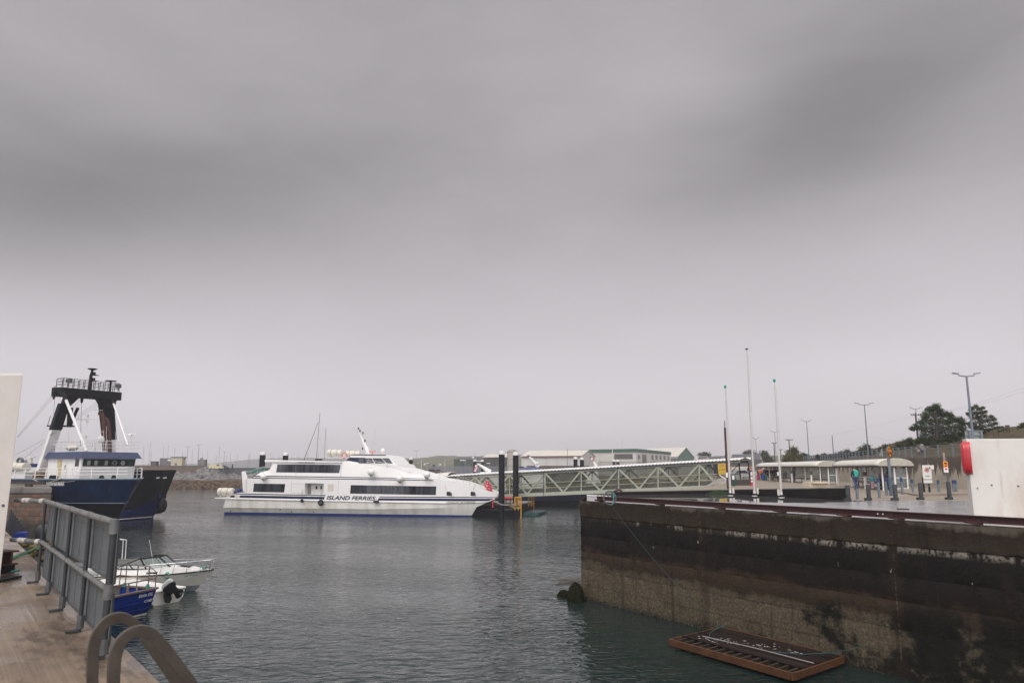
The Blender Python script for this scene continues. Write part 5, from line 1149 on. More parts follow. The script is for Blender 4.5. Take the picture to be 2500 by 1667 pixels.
MB().ball(at(1446, 1120, 167.7), .42, 8, (1, .4, 1.3)).build('radar_ball', mat('radar_red', (.4, .12, .12), .6, dirt=((.7, .68, .66), .5, .05, 3, 1)), t)
# white work vessel left of the trawler
t = thing('trawler', 'white and blue boat partly hidden behind the white pillar left of the trawler', 'trawler', at(50, 1143, 88) * 1 - V((0, 0, at(50, 1143, 88).z)))
a = at(-60, 1143, 92); b = at(86, 1143, 90); a.z = b.z = 0; rows, _, _ = hull(a, b - a, (b - a).length, 5, 3.2, 3.6, 2, chz=1); hull_mesh(rows, 0).build('hull', [BLUE, PILEM], t, smooth=True)
p0, p1 = at(20, 1150, 90), at(82, 1150, 90); MB().loft([[V((p0.x, 88.5, 3)), V((p1.x, 88.5, 3)), V((p1.x, 91.5, 3)), V((p0.x, 91.5, 3))], [V((p0.x, 88.7, 5.9)), V((p1.x - .2, 88.7, 5.9)), V((p1.x - .2, 91.3, 5.9)), V((p0.x, 91.3, 5.9))]]).build('cabin', WHITE, t)
MB().box(((p0.x + p1.x) / 2, 90, 6.75), (p1.x - p0.x + .6, 3.6, .42)).build('roof_stripe', mat('stripe_blue2', (.03, .06, .25), .5), t)
mb = MB(); mb.box(at(47, 1135, 89.5), (1.2, 1, 1.2)); mb.tube([at(74, 1139, 89.5), at(75, 1089, 89.5)], .03, 5); mb.tube([at(74, 1139, 89.5), at(74, 1117, 89.5)], .25, 8); mb.box(at(75, 1116, 89.5), (1.0, .3, .12)); mb.tube([at(35, 1141, 89.5), at(34, 1119, 89.5)], .05, 5); mb.build('roof_gear', CREAM, t); MB().torus(at(49, 1124.5, 89), .3, .14, Matrix.Rotation(math.pi / 2, 3, 'X'), 14, 6).build('horn_speaker', GALV, t)
MB().box(at(62, 1138.5, 89.3), (.7, .5, .3)).build('hatch', INK, t)
# ================================================================= FAR BUILDINGS
def gable(name, label, A, B, Cc, ze, zr, wallm, roofm, zb=3.5, gm=None, over=.25, cat='building'):
    A, B, Cc = V((A.x, A.y, 0)), V((B.x, B.y, 0)), V((Cc.x, Cc.y, 0)); D = A + Cc - B; t = thing(name, label, cat, B)
    z = lambda p, h: V((p.x, p.y, h)); mB, mA = (B + Cc) / 2, (A + D) / 2
    MB().add([z(A, zb), z(B, zb), z(Cc, zb), z(D, zb), z(A, ze), z(B, ze), z(Cc, ze), z(D, ze), z(mB, zr), z(mA, zr)], [(0, 1, 5, 4), (2, 3, 7, 6), (1, 2, 6, 8, 5), (3, 0, 4, 9, 7)]).build('wall', gm or wallm, t) if not gm else None
    if gm:
        MB().add([z(A, zb), z(B, zb), z(Cc, zb), z(D, zb), z(A, ze), z(B, ze), z(Cc, ze), z(D, ze)], [(0, 1, 5, 4), (1, 2, 6, 5), (2, 3, 7, 6), (3, 0, 4, 7)]).build('wall', wallm, t)
        n_ = (B - A).normalized() * .03; MB().poly([z(B, ze - 1.6) + n_, z(Cc, ze - 1.6) + n_, z(Cc, ze) + n_, z(mB, zr) + n_, z(B, ze) + n_]).build('gable_cladding', gm, t)
    u = (B - A).normalized() * over; o = V((0, 0, .12)); e1_ = (B - mB).normalized() * over; dz = V((0, 0, (zr - ze) / (B - mB).length * over))
    rb_ = MB()
    for P0, P1, e in ((A, B, e1_), (D, Cc, -e1_)):
        r0_, r1_ = (mA, mB); rb_.add([z(P0, ze) - u + e - dz + o, z(P1, ze) + u + e - dz + o, z(r1_, zr) + u + o, z(r0_, zr) - u + o, z(P0, ze) - u + e - dz, z(P1, ze) + u + e - dz, z(r1_, zr) + u, z(r0_, zr) - u], [(0, 1, 2, 3), (7, 6, 5, 4), (0, 4, 5, 1), (1, 5, 6, 2), (2, 6, 7, 3), (3, 7, 4, 0)])
    rb_.build('roof', roofm, t)
    return t, z
SHEETW = mat('sheet_white', (.55, .54, .51), .6, var=.05, scale=.4, streak=.2, dirt=((.42, .40, .36), .6, .2, .5, .1)); ROOFC = mat('roof_cream', (.55, .52, .46), .6, var=.06, scale=.3); GREENC = mat('green_cladding', (.09, .17, .13), .6, var=.1); GREENF = mat('green_fascia', (.045, .115, .085), .6, var=.1)
DWIN = mat('far_window', (.1, .1, .1), .3, var=.3); SLATE = mat('slate', (.1, .1, .11), .7, var=.15); RENDER = mat('render_white', (.6, .58, .55), .7, var=.05)
A = at(1273, 1112, 184); B = at(1419, 1112.5, 176); Cc = at(1452, 1112, 187)
t, z = gable('warehouse', 'long white warehouse with cream sheet roof behind the gangway', A, B, Cc, B.z, at(1433, 1099, 181).z, SHEETW, ROOFC)
MB().beam(V((A.x, A.y - .3, B.z - .1)), V((B.x, B.y - .3, B.z - .1)), .12, .3).build('gutter', mat('gutter_brown', (.2, .13, .1), .6), t)
# flat roofed office
A = at(1380, 1097, 204); B = at(1553, 1095, 190); Cc = at(1637, 1103, 228); t = thing('office_block', 'flat roofed white office block with dark green fascia', 'building', V((B.x, B.y, 0)))
ft = B.z; fb_ = at(1553, 1102.7, 190).z; D = A + Cc - B
def fl(p, h): return V((p.x, p.y, h))
MB().prism([fl(p, 3.5) for p in (A, B, Cc, D)], V((0, 0, fb_ - 3.5 + .1))).build('wall', SHEETW, t)
c_ = (A + B + Cc + D) / 4; MB().prism([fl(c_ + (p - c_) * 1.012, fb_) for p in (A, B, Cc, D)], V((0, 0, ft - fb_))).build('fascia', GREENF, t)
rn = V(((Cc - B).y, -(Cc - B).x, 0)).normalized(); ln = V(((B - A).y, -(B - A).x, 0)).normalized()
def onface(P, Q, n, px, z_): o = onpl(px, 1120, P + n * .06, n); return V((o.x, o.y, z_))
for x0, x1, y0, y1, nm in ((1591, 1595.5, 1110.5, 1122, 'window'), (1601, 1605.5, 1111, 1122.5, 'window'), (1611, 1615, 1111.5, 1123, 'window'), (1620.5, 1624.5, 1112, 1123, 'window'), (1630, 1633.5, 1113, 1123.5, 'window'), (1558.5, 1563, 1110.5, 1120, 'window'), (1568.5, 1578, 1109, 1132, 'porch')):
    o0 = onpl(x0, y0, B + rn * .08, rn); o1 = onpl(x1, y0, B + rn * .08, rn); zb_ = onpl(x0, y1, B + rn * .08, rn).z; f = MB().prism([fl(o0, zb_), fl(o1, zb_), fl(o1, o0.z), fl(o0, o0.z)], -rn * .04).build(nm, DWIN, t)
    MB().prism([fl(o0, zb_ - .12) + rn * .01, fl(o1, zb_ - .12) + rn * .01, fl(o1, zb_) + rn * .01, fl(o0, zb_) + rn * .01], rn * .08).build('sill', RENDER, f)
o0 = onpl(1499.5, 1108, B + ln * .1, ln); o1 = onpl(1544, 1108, B + ln * .1, ln); zb_ = onpl(1520, 1120, B + ln * .1, ln).z; MB().prism([fl(o0, zb_), fl(o1, zb_), fl(o1, o0.z), fl(o0, o0.z)], -ln * .05).build('louvre_panel', mat('louvre_dark', (.1, .1, .095), .6, var=.15, scale=6, streak=4), t)
mb = MB(); mb.tube([at(1495, 1128, 188), at(1495, 1092, 188)], .09, 6); mb.tube([at(1519, 1095, 192), at(1519, 1072, 192)], .05, 5); mb.build('aerial', CREAM, t)
A = at(1560, 1115, 262); B = at(1654, 1114.5, 245); Cc = at(1694.5, 1114.5, 262)
gable('shed', 'gabled industrial shed with green cladding right of the white office block', A, B, Cc, B.z, at(1677, 1092.5, 253).z, SHEETW, ROOFC, gm=GREENC)
A = at(1636, 1127, 244); MB().box((at(1648, 1122, 243).x, 244, 8.0), (3.6, 2, 3.2)).build('container', mat('container_grey', (.1, .105, .12), .6, streak=3), origin=(at(1648, 1122, 243).x, 244, 5), tag=('dark grey lean-to block beside the green gabled shed', 'building'))
# silo and sheds to the left
p = at(1251, 1143, 198); zt = at(1251, 1096.5, 198).z; t = thing('silo', 'old round concrete silo with domed top behind the second tall pile', 'silo', V((p.x, p.y, 3.5)))
sb = MB().lathe(V((p.x, p.y, 3.5)), [(1.42, 0), (1.42, zt - 4.3)], 24).build('drum', mat('silo_grey', (.40, .375, .33), .8, var=.12, dirt=((.22, .17, .12), .58, .15, 1.1, .4)), t, smooth=True)
MB().lathe(V((p.x, p.y, zt - .8)), [(1.5, 0), (1.5, .12), (1.1, .55), (.3, .78), (.02, .8)], 24).build('dome', CONC, t, smooth=True)
mb = MB()
for k in range(1, 4): mb.torus(V((p.x, p.y, 3.5 + k * (zt - 4.3) / 4)), 1.43, .05, None, 24, 5)
mb.build('band', mat('band_rust', (.16, .11, .08), .8), sb)
A = at(1108, 1120, 270); B = at(1210, 1122, 262); Cc = at(1230, 1122, 278); gable('barn', 'long grey green barn in front of the far hill', A, B, Cc, at(1150, 1122, 266).z, at(1150, 1115.5, 266).z, mat('barn_green', (.055, .075, .06), .8, var=.3, scale=.2, streak=.1), mat('barn_roof', (.085, .09, .09), .7))
A = at(1180, 1116, 232); B = at(1242, 1115.5, 226); Cc = at(1262, 1115.5, 240); gable('store', 'dark walled store with cream roof left of the silo', A, B, Cc, B.z, at(1225, 1108, 232).z, mat('store_dark', (.07, .07, .068), .8, var=.25, scale=.6), ROOFC)
# palisade fence and yard wall
t = thing('palisade_fence', 'long grey palisade fence before the car park hill', 'fence', at(1160, 1152, 200)); mb = MB(); a = at(1050, 1150, 203); b = at(1255, 1150, 197)
zt = at(1150, 1137.5, 200).z; zb_ = 4.4; mb2_ = MB()
for k in range(150): p = lerp(a, b, k / 149); mb.beam(V((p.x, p.y, zb_)), V((p.x, p.y, zt)), .11, .02)
mb.build('pales', mat('pale_grey', (.17, .18, .2), .6), t)
for k in range(22): p = lerp(a, b, k / 21); mb2_.box((p.x, p.y + .08, (zb_ + zt) / 2), (.12, .1, zt - zb_))
mb2_.build('post', BLUEGREY, t)
t = thing('palisade_fence', 'dark mesh fence before the white office block above the gangway roof', 'fence', at(1480, 1130, 180)); mb = MB(); a = at(1462, 1136, 178); b = at(1600, 1128, 184)
for k in range(60): p = lerp(a, b, k / 59); mb.beam(V((p.x, p.y, 4.5)), V((p.x, p.y, 8.0)), .06, .02)
for z_ in (5, 6.5, 7.9): mb.beam(V((a.x, a.y, z_)), V((b.x, b.y, z_)), .05, .06)
mb.build('pales', FARGREY, t)
a = at(1285, 1140, 171); b = at(1440, 1140, 170); MB().box(((a.x + b.x) / 2, 170, 5.2), (b.x - a.x, .6, 3.6)).build('yard_wall', mat('yard_wall', (.10, .085, .075), .9, var=.25, scale=.6), origin=((a.x + b.x) / 2, 170, 3.4), tag=('low brown yard wall under the cream roofed warehouse', 'wall'))
# ---- cars
def car(name, label, px, d, L, col, van=False, flip=1, z=4.75, rz=0):
    p = at(px, 1143, d); p.z = z; t = thing(name, label, 'van' if van else 'car', p); M = Matrix.Rotation(rz, 3, 'Z')
    W = lambda x, y, z_: p + M @ V((x * flip, y, z_)); paint = mat('car_' + label[:14].replace(' ', '_'), col, .3, var=.05)
    prof = [(-.5, .3), (-.5, .75), (-.47, .95), (-.3, 1.0), (-.2, 1.42), (.12, 1.46), (.27, 1.02), (.46, .86), (.5, .6), (.5, .3)] if not van else [(-.5, .35), (-.5, 1.5), (-.46, 1.85), (.2, 1.9), (.3, 1.75), (.38, 1.15), (.48, 1.0), (.5, .7), (.5, .35)]
    MB().loft([[W(x * L, yy, z_ if z_ < 1.0 else 1.0 + (z_ - 1.0) * k) for x, z_ in prof] for yy, k in ((-.85, .94), (-.8, 1), (.8, 1), (.85, .94))]).build('body', paint, t, bevel=.03)
    for s_ in (-1, 1):
        pts = [W(x * L, s_ * .87, z_) for x, z_ in (((-.27, 1.03), (-.19, 1.36), (.1, 1.39), (.22, 1.03)) if not van else ((.08, 1.2), (.08, 1.75), (.26, 1.7), (.33, 1.2)))]; MB().prism(pts, M @ V((0, s_ * .012, 0))).build('side_window', DGLASS, t)
    for x in (-.31, .31):
        for s_ in (-.8, .8):
            w_ = MB().lathe(W(x * L, s_, .31), [(.02, -.09), (.31, -.09), (.31, .09), (.02, .09)], 14, M @ Matrix.Rotation(math.pi / 2, 3, 'X')).build('wheel', RUBBER, t); MB().lathe(W(x * L, s_, .31), [(.02, -.1), (.19, -.1), (.19, .1), (.02, .1)], 10, M @ Matrix.Rotation(math.pi / 2, 3, 'X')).build('rim', GALV, w_)
    mb = MB(); [mb.box(W(.49 * L, s_ * .6, .7), (.1, .3, .16)) for s_ in (-1, 1)]; mb.build('headlight', PLASTICW, t)
    return t
car('parked_car', 'silver hatchback parked left before the distant car park fence', 1022, 194, 3.8, (.3, .3, .31)); car('parked_car', 'dark grey saloon in the middle of the distant car park', 1036, 190, 4.4, (.06, .065, .07)); car('parked_car', 'maroon estate car parked right in the distant car park', 1056, 188, 4.2, (.09, .055, .06)); car('parked_car', 'grey saloon tucked behind the plain pile on the car park', 1068, 191, 4.0, (.14, .14, .15), flip=-1)
car('parked_van', 'cream yellow van on the rock breakwater', 528, 258, 4.6, (.56, .52, .33), True, z=6.0); car('parked_car', 'dark blue car right of the cream van on the breakwater', 546, 263, 4.4, (.05, .06, .075), z=6.0)
t = thing('hut', 'small cream hut on the harbour wall left of the breakwater lamps', 'hut', at(435, 1143, 268)); p = at(435, 1135, 268); sb = MB().box((p.x, 268, 8.2), (3.9, 3, 4.2)).build('wall', mat('hut_cream', (.46, .42, .31), .7), t); MB().box((p.x, 268, 10.35), (4.4, 3.4, .22)).build('roof', FARGREY, t); MB().box((p.x - .2, 266.45, 7.9), (.8, .1, .7)).build('window', DWIN, sb)
t = thing('hut', 'long dark grey hut with pale end panel on the harbour wall', 'hut', at(408, 1143, 268)); p = at(408, 1135, 268); MB().box((p.x, 268.3, 8.2), (4.4, 3, 3.6)).build('wall', mat('hut_grey', (.12, .125, .13), .7), t); MB().box((p.x + 1.3, 266.75, 9.3), (1.3, .1, .5)).build('panel', PLASTICW, t)
t = thing('hut', 'small rough stone block hut behind the taller breakwater lamp', 'hut', at(492, 1143, 266)); p = at(492, 1138, 266); MB().box((p.x, 266.5, 7.8), (2.6, 2, 3.4)).build('wall', mat('hut_stone', (.17, .155, .15), .9, var=.4, scale=3), t); mb = MB(); [mb.box((p.x + x, 266.5, 9.7), (.3, .3, .7)) for x in (-.6, -.1)]; mb.build('chimney', FARGREY, t)
t = thing('hut', 'grey low cabin on the harbour wall above the black bow', 'hut', at(377, 1143, 268)); p = at(377, 1140, 268); MB().box((p.x, 268, 7.8), (2.0, 2, 2.0)).box((p.x, 268, 8.85), (2.2, 2.2, .12)).build('wall', FARGREY, t)
# ---- yacht masts in the marina beyond the breakwater
mm = mat('mast_alloy', (.23, .23, .24), .5, .2)
def ymast(px0, y0, px1, y1, d, r=.07):
    a = at(px0, y0, d); b = at(px1, y1, d); a = V((a.x, a.y, 2)); o = thing('yacht_mast', 'thin bare yacht mast rising in mist beyond the breakwater', 'mast', a, 'bare yacht masts beyond the breakwater')
    MB().tube([a, b], [r, r * .6], 6).build('spar', mm, o); h = lerp(a, b, .62); MB().beam(h - V((1.2, 0, 0)), h + V((1.2, 0, 0)), .04, .03).tube([a + V((1.9, 0, 0)), b - V((0, 0, .3))], .012, 4).tube([a - V((1.6, 0, 0)), b - V((0, 0, .3))], .012, 4).build('rigging', mm, o)
for k, (x0, x1, yt) in enumerate(((349, 351, 1090), (362, 368, 1078), (364, 370, 1101), (396, 400, 1090), (407, 412, 1084), (424, 427, 1092), (446, 446, 1101), (469, 470, 1095), (494, 495, 1104), (506, 507, 1097), (527, 528, 1110), (534, 537, 1088), (552, 553, 1112), (561, 564, 1104), (575, 580, 1107), (603, 608, 1107), (607, 611, 1102), (660, 661, 1103), (680, 681, 1110), (668, 667, 1112), (724, 728, 1112), (750, 752, 1105), (777, 778, 1104), (1030, 1029, 1120))): ymast(x0, 1140, x1, yt, 330 + (k % 5) * 24)
ymast(770, 1140, 781, 1008, 240, .13); ymast(790, 1140, 796, 1042, 255, .11); o = thing('yacht_stay', 'dark forestay line slanting up behind the ferry roof', 'rigging', at(742, 1121, 239)); MB().tube([at(742, 1122, 239), at(777, 1030, 239)], [.1, .06], 5).build('furled_stay', INK, o)
# ================================================================= RIGHT QUAY FURNITURE
# steel rail beam on feet along the quay edge
t = thing('crane_rail', 'oxide red steel beam on low feet along the right quay edge', 'beam', C)
ia = C - WALLN * .5 + EDn * .75; ib = C - WALLN * .5 + EDn * 27
mb = MB(); zt = .27
for z_, wd, hh_ in ((zt - .01, .22, .02), (zt - .2, .22, .02)): mb.beam(ia + V((0, 0, z_)), ib + V((0, 0, z_)), wd, hh_)
mb.beam(ia + V((0, 0, zt - .105)), ib + V((0, 0, zt - .105)), .03, .165); mb.build('beam', RUST, t)
for u in (.15, 4.6, 8.2, 11.2, 13.9, 15.8, 18.2, 20.2, 23, 26): mb = MB(); p = ia + EDn * u; mb.beam(p - EDn * .22 + V((0, 0, .08)), p + EDn * .22 + V((0, 0, .04)), .24, .07); mb.build('foot', RUST, t)
jp = ia + EDn * 15.4 + WALLN * .03; mb = MB(); mb.beam(jp - EDn * .35 + V((0, 0, .165)), jp + EDn * .35 + V((0, 0, .165)), .03, .13); fp = mb.build('fishplate', RUST, t)
mb = MB(); [mb.ball(jp + EDn * x + WALLN * .02 + V((0, 0, .165)), .028, 8) for x in (-.2, -.02)]; mb.build('bolt_hole', PLASTICW, fp)
# mooring ring with turquoise rope at the corner
p = at(1491, 1214.5, 34.3); p.z = GZ + .42; t = thing('mooring_ring', 'dark iron mooring ring with turquoise rope at the quay corner', 'mooring ring', V((p.x, p.y, GZ)))
M = Matrix.Rotation(R(80), 3, 'Y') @ Matrix.Rotation(R(20), 3, 'X'); MB().torus(p + V((-.05, 0, -.1)), .3, .04, Matrix.Rotation(R(85), 3, 'X') @ Matrix.Rotation(.3, 3, 'Y'), 22, 8).build('ring', GALV, t, smooth=True)
MB().tube([p + V((.05, .05, .15)), p + V((.4, .1, .27)), p + V((.55, .1, .2))], .05, 7).build('horn', RUST, t, smooth=True)
MB().tube([p + V((.1, -.05, .2)), p + V((.12, -.1, -.1)), p + V((.05, -.12, -.38))], .022, 7).tube([p + V((.05, 0, .12)), p + V((.2, -.1, .05)), p + V((.1, -.12, -.1))], .02, 6).build('rope_knot', ROPEG, t)
ringp = p + V((.05, -.14, -.36))
# timber raft
zr = .27
q1 = onz(1635, 1562, zr); q2 = onz(1936, 1646, zr); q3 = onz(2060, 1604, zr); q4 = q1 + (q3 - q2)
ru = (q2 - q1).normalized(); rv = (q4 - q1); RVW = rv.length; rv.normalize(); RUL = (q2 - q1).length
t = thing('timber_raft', 'floating timber work raft with orange side boards against the quay wall', 'raft', q2)
WOODO = mat('orange_timber', (.085, .033, .011), .6, var=.35, scale=2.2, dirt=[((.012, .005, .003), .60, .08, 6, 1), ((.2, .085, .03), .6, .25, 1.2, 1)]); WOODD = mat('wet_timber', (.012, .006, .007), .25, var=.5, scale=4, bump=.4, bscale=14)
mb = MB()
def rp(u, v, z=0): return q1 + ru * u + rv * v + V((0, 0, z))
for v_ in (0, RVW): mb.beam(rp(-.0, v_, -.06), rp(RUL, v_, -.06), .08, .23)
for u_ in (0, RUL): mb.beam(rp(u_, .05, -.061), rp(u_, RVW - .05, -.061), .08, .22)
mb.build('side_board', WOODO, t, bevel=.01)
mb = MB(); nb_ = 10
for k in range(nb_):
    v0 = .06 + (RVW - .12) * k / nb_; w_ = (RVW - .12) / nb_
    if k < 2: continue
    mb.beam(rp(.06, v0 + w_ / 2, .03 + random.uniform(-.012, .012)), rp(RUL - .06, v0 + w_ / 2, .03 + random.uniform(-.012, .012)), w_ * .94, .05)
mb.build('decking', WOODD, t)
mb = MB()
for k in range(14): u_ = .25 + (RUL - .5) * k / 13; mb.beam(rp(u_, .05, -.03), rp(u_, RVW * .24, -.03), .09, .12)
mb.build('joist', mat('joist_brown', (.03, .02, .012), .6, var=.4, scale=6), t); MB().poly([rp(.05, .05, -.16), rp(RUL - .05, .05, -.16), rp(RUL - .05, RVW - .05, -.16), rp(.05, RVW - .05, -.16)]).build('underside', INK, t)
mb = MB(); rnd = random.Random(8)
for k in range(85):
    cu_, cv_ = rnd.choice(((.32, .5), (.55, .62), (.75, .7), (.22, .35))); u_ = RUL * (cu_ + rnd.gauss(0, .06)); v_ = RVW * min(.97, max(.22, cv_ + rnd.gauss(0, .05))); a = rnd.uniform(0, 6); r_ = rnd.uniform(.012, .042)
    mb.prism([rp(u_, v_, .062) + V((r_ * math.cos(a + k_) * (1.8 if k_ % 2 else .6), r_ * math.sin(a + k_), 0)) for k_ in (0, 1.5, 3.1, 4.6)], V((0, 0, .004)))
mb.build('gull_droppings', mat('lime_white', (.42, .39, .39), .8), t)
pw = MB(); a = onz(1715, 1552, zr + .1); b = onz(1987, 1618, zr + .1); pw.tube([a, lerp(a, b, .5) + V((0, 0, .03)), b], .02, 8); pw.build('boat_pole', mat('pole_pale', (.25, .23, .22), .5), origin=a, smooth=True, tag=('long pale pole lying across the timber raft', 'pole'))
k1 = onz(1760, 1530, zr + .15)
mb = MB(); mb.tube([lerp(ringp, k1, s_) - V((0, 0, .25 * math.sin(math.pi * s_))) - WALLN * 0 + WALLN * .12 for s_ in samp(0, 1, 10)], .006, 5)
mb.tube([k1, onz(1745, 1536, zr + .1), onz(1733, 1545, zr + .09), onz(1732, 1553, zr + .09), onz(1742, 1561, zr + .09)], .014, 6)
for k in range(6): mb.tube([k1, k1 + V((random.uniform(-.18, .18), random.uniform(-.12, .12), random.uniform(-.02, .12)))], .011, 5)
mb.build('mooring_rope', mat('rope_teal', (.022, .075, .075), .8), origin=k1, tag=('thin teal rope slanting from the iron ring down to the timber raft', 'rope'))
k2 = onz(2030, 1593, zr + .12); k3 = onz(2500, 1465, 1.9)
far = at(2560, 1448, k2.y - 3.2); kk = at(2413, 1502, lerp(k2.y, far.y, .74))
mb = MB(); mb.tube([k2, lerp(k2, kk, .5) - V((0, 0, .06)), kk, far], .009, 5)
rnd = random.Random(4); lastp = kk
for k in range(16): nx_ = kk + V((rnd.uniform(-.13, .13), rnd.uniform(-.1, .1), rnd.uniform(-.42, -.02))); mb.tube([lastp, nx_], .011, 4); lastp = nx_
for k in range(8): mb.tube([k2, k2 + V((rnd.uniform(-.3, .3), rnd.uniform(-.15, .15), rnd.uniform(-.04, .08)))], .016, 5)
mb.tube([k2, onz(1960, 1596, zr + .08), onz(1880, 1590, zr + .08)], .013, 5)
mb.build('mooring_rope', MATS['rope_teal'], origin=k2, tag=('thin teal rope with a tangled knot rising right from the timber raft', 'rope'))
# weed covered rocks at the wall foot
def weedrock(px, py, d, sx, sy, sz, lab, seed):
    rnd = random.Random(seed); p = onz(px, py, 0); mb = MB(); rings = []
    for i in range(9):
        th_ = math.pi * i / 8; rings.append([p + V((sx * math.sin(th_) * math.cos(a) * rnd.uniform(.85, 1.15), sy * math.sin(th_) * math.sin(a) * rnd.uniform(.85, 1.15), -sz * math.cos(th_) * rnd.uniform(.92, 1.08))) for a in (2 * math.pi * k / 14 for k in range(14))])
    mb.loft(rings); bod = mb.build('weedy_rock', mat('weed_dark', (.008, .009, .003), .8, spec=.1, var=.6, scale=5, bump=1, bscale=9), origin=p, smooth=True, ang=70, tag=(lab, 'rock'))
    f = MB()
    for k in range(260):
        a = rnd.uniform(0, 6.28); e_ = rnd.uniform(0, 1.3); q_ = p + V((sx * math.cos(a) * math.cos(e_), sy * math.sin(a) * math.cos(e_), sz * math.sin(e_))); o_ = (q_ - p).normalized()
        s_ = V((rnd.uniform(-1, 1), rnd.uniform(-1, 1), 0)) * .05; f.add([q_ - s_, q_ + s_, q_ + s_ + o_ * .03 - V((0, 0, rnd.uniform(.12, .3)))], [(0, 1, 2)])
    f.build('weed_frond', mat('weed_frond', (.014, .016, .004), .7, spec=.15, var=.5, scale=6), bod)
weedrock(1406, 1466, 0, .42, .6, .85, 'tall weed covered rock at the corner foot of the quay wall', 1); weedrock(1377, 1455, 0, .32, .3, .32, 'small weed covered rock left of the quay corner', 2)
mb = MB(); rnd = random.Random(9)
for k in range(160):
    p = onz(rnd.uniform(1362, 1412), rnd.gauss(1417, 4), .02 + rnd.random() * .05); a = rnd.uniform(-.6, .6); l_ = rnd.uniform(.15, .5); d_ = V((math.cos(a), math.sin(a), 0)); s_ = V((-d_.y, d_.x, 0)) * .03
    mb.add([p - s_, p + s_, p + d_ * l_ + V((0, 0, .04))], [(0, 1, 2)])
struct(mb.build('floating_seaweed', mat('kelp', (.09, .06, .02), .5, var=.4, scale=6)), 'stuff')
# flagpoles
def flagpole(bx, by, tx, ty, label, ball):
    b = onz(bx, by, GZ); d = b.y; tp = at(tx, ty, d); t = thing('flagpole', label, 'flagpole', b, 'white flagpoles on the apron'); tp = V((b.x, b.y, tp.z))
    MB().tube([b + V((0, 0, .3)), tp], [.068, .027], 14).build('pole', mat('pole_white', (.52, .51, .49), .45, var=.05), t, smooth=True)
    MB().tube([b + V((0, 0, 0)), b + V((0, 0, .32))], 0.078, 14).lathe(b, [(.17, .0), (.17, .03), (.05, .035)], 14).build('base', PLASTICW, t)
    MB().lathe(b + V((0, 0, .03)), [(.13, 0), (.15, .03), (.15, .1), (.1, .13)], 14).box(b + V((.0, -.02, .09)), (.38, .1, .06)).build('collar', INK, t)
    MB().box(b + V((-.17 if bx > 1900 else .17, -.05, .3)), (.12, .08, .34)).build('hinge_bracket', CREAM, t, bevel=.01)
    if by < 1211 and bx < 1800: MB().box(b + V((.2, -.05, 1.1)), (.12, .12, .25)).box(b + V((-.18, -.05, 1.25)), (.1, .1, .3)).build('cleat', PLASTICW, t)
    else: MB().box(b + V((-.14, -.05, 1.35)), (.07, .08, .2)).build('cleat', PLASTICW, t)
    if ball: MB().ball(tp + V((0, 0, .08)), .085, 12, (1, 1, 1.25)).build('finial', mat('teal_ball', (.02, .28, .20), .4), t, smooth=True)
    else: MB().lathe(tp, [(.1, 0), (.1, .05), (.02, .07)], 10).build('truck', INK, t)
    MB().tube([b + V((.1, -.1, 1.2)), tp + V((.05, -.04, -.2))], .006, 4).build('halyard', ROPEW, t)
flagpole(1783.5, 1209.5, 1769, 947, 'white flagpole with teal ball, left of the three and beside the dark red pole', True); flagpole(1842.6, 1210.5, 1819.6, 853, 'tallest white flagpole, standing between the two with teal balls', False); flagpole(1907.8, 1214.5, 1891.3, 932, 'white flagpole with teal ball, right of the three before the bus shelter', True)
b = at(1777, 1192, 58); b.z = GZ; tp = at(1771.2, 1027, 58); MB().tube([b, lerp(b, V((b.x, b.y, tp.z)), .9)], .085, 8).tube([lerp(b, V((b.x, b.y, tp.z)), .9), V((b.x, b.y, tp.z))], .03, 6).build('red_pole', RUST, origin=b, tag=('thin dark red pole standing just left of the left flagpole', 'pole'))
# grass tuft
mb = MB(); rnd = random.Random(6); c_ = onz(1757, 1206.5, GZ)
for k in range(500):
    p = c_ + V((rnd.gauss(0, .3), rnd.gauss(.2, .15), .02)); h = .22 * math.exp(-((p.x - c_.x) / .6) ** 2) + .05; s_ = .02; dx_ = rnd.uniform(-.12, .12)
    mb.add([p - V((s_, 0, 0)), p + V((s_, 0, 0)), p + V((dx_, rnd.uniform(-.1, .1), h))], [(0, 1, 2)])
mb.build('grass_tuft', mat('tuft_green', (.03, .06, .018), .7, var=.4, scale=6), origin=c_, tag=('green grass tuft growing at the foot of the low wall', 'grass tuft'))
# bollards
bp = None
def bollard(px, yb, yt, label, kind, first=[None, None]):
    global bp
    b = onz(px, yb, GZ + .004); h = at(px, yt, b.y).z - b.z
    if kind == 0:
        t = thing('bollard', label, 'bollard', b, 'thick bollards in the front row'); MB().lathe(b, [(.105, 0), (.105, h - .05), (.09, h), (.01, h + .012)], 14).build('post', mat('bollard_dark', (.032, .038, .042), .55, var=.3, scale=5), t, smooth=True); MB().prism([b + V((x, -.14, z)) for x, z in ((-.24, .0), (.10, 0), (.10, .14), (-.1, .14), (-.24, .12))], V((0, .2, 0))).build('foot', mat('bollard_foot', (.025, .03, .033), .6), t)
    else:
        t = thing('bollard', label, 'bollard', b, 'slim bollards with blue tops'); MB().lathe(b, [(.075, 0), (.075, h - .26)], 12).build('post', BLUEGREY, t, smooth=True); MB().lathe(b, [(.079, h - .26), (.079, h - .02), (.01, h)], 12).build('blue_top', mat('bollard_blue', (.016, .045, .13), .5), t, smooth=True)
    return b, h
tops = []
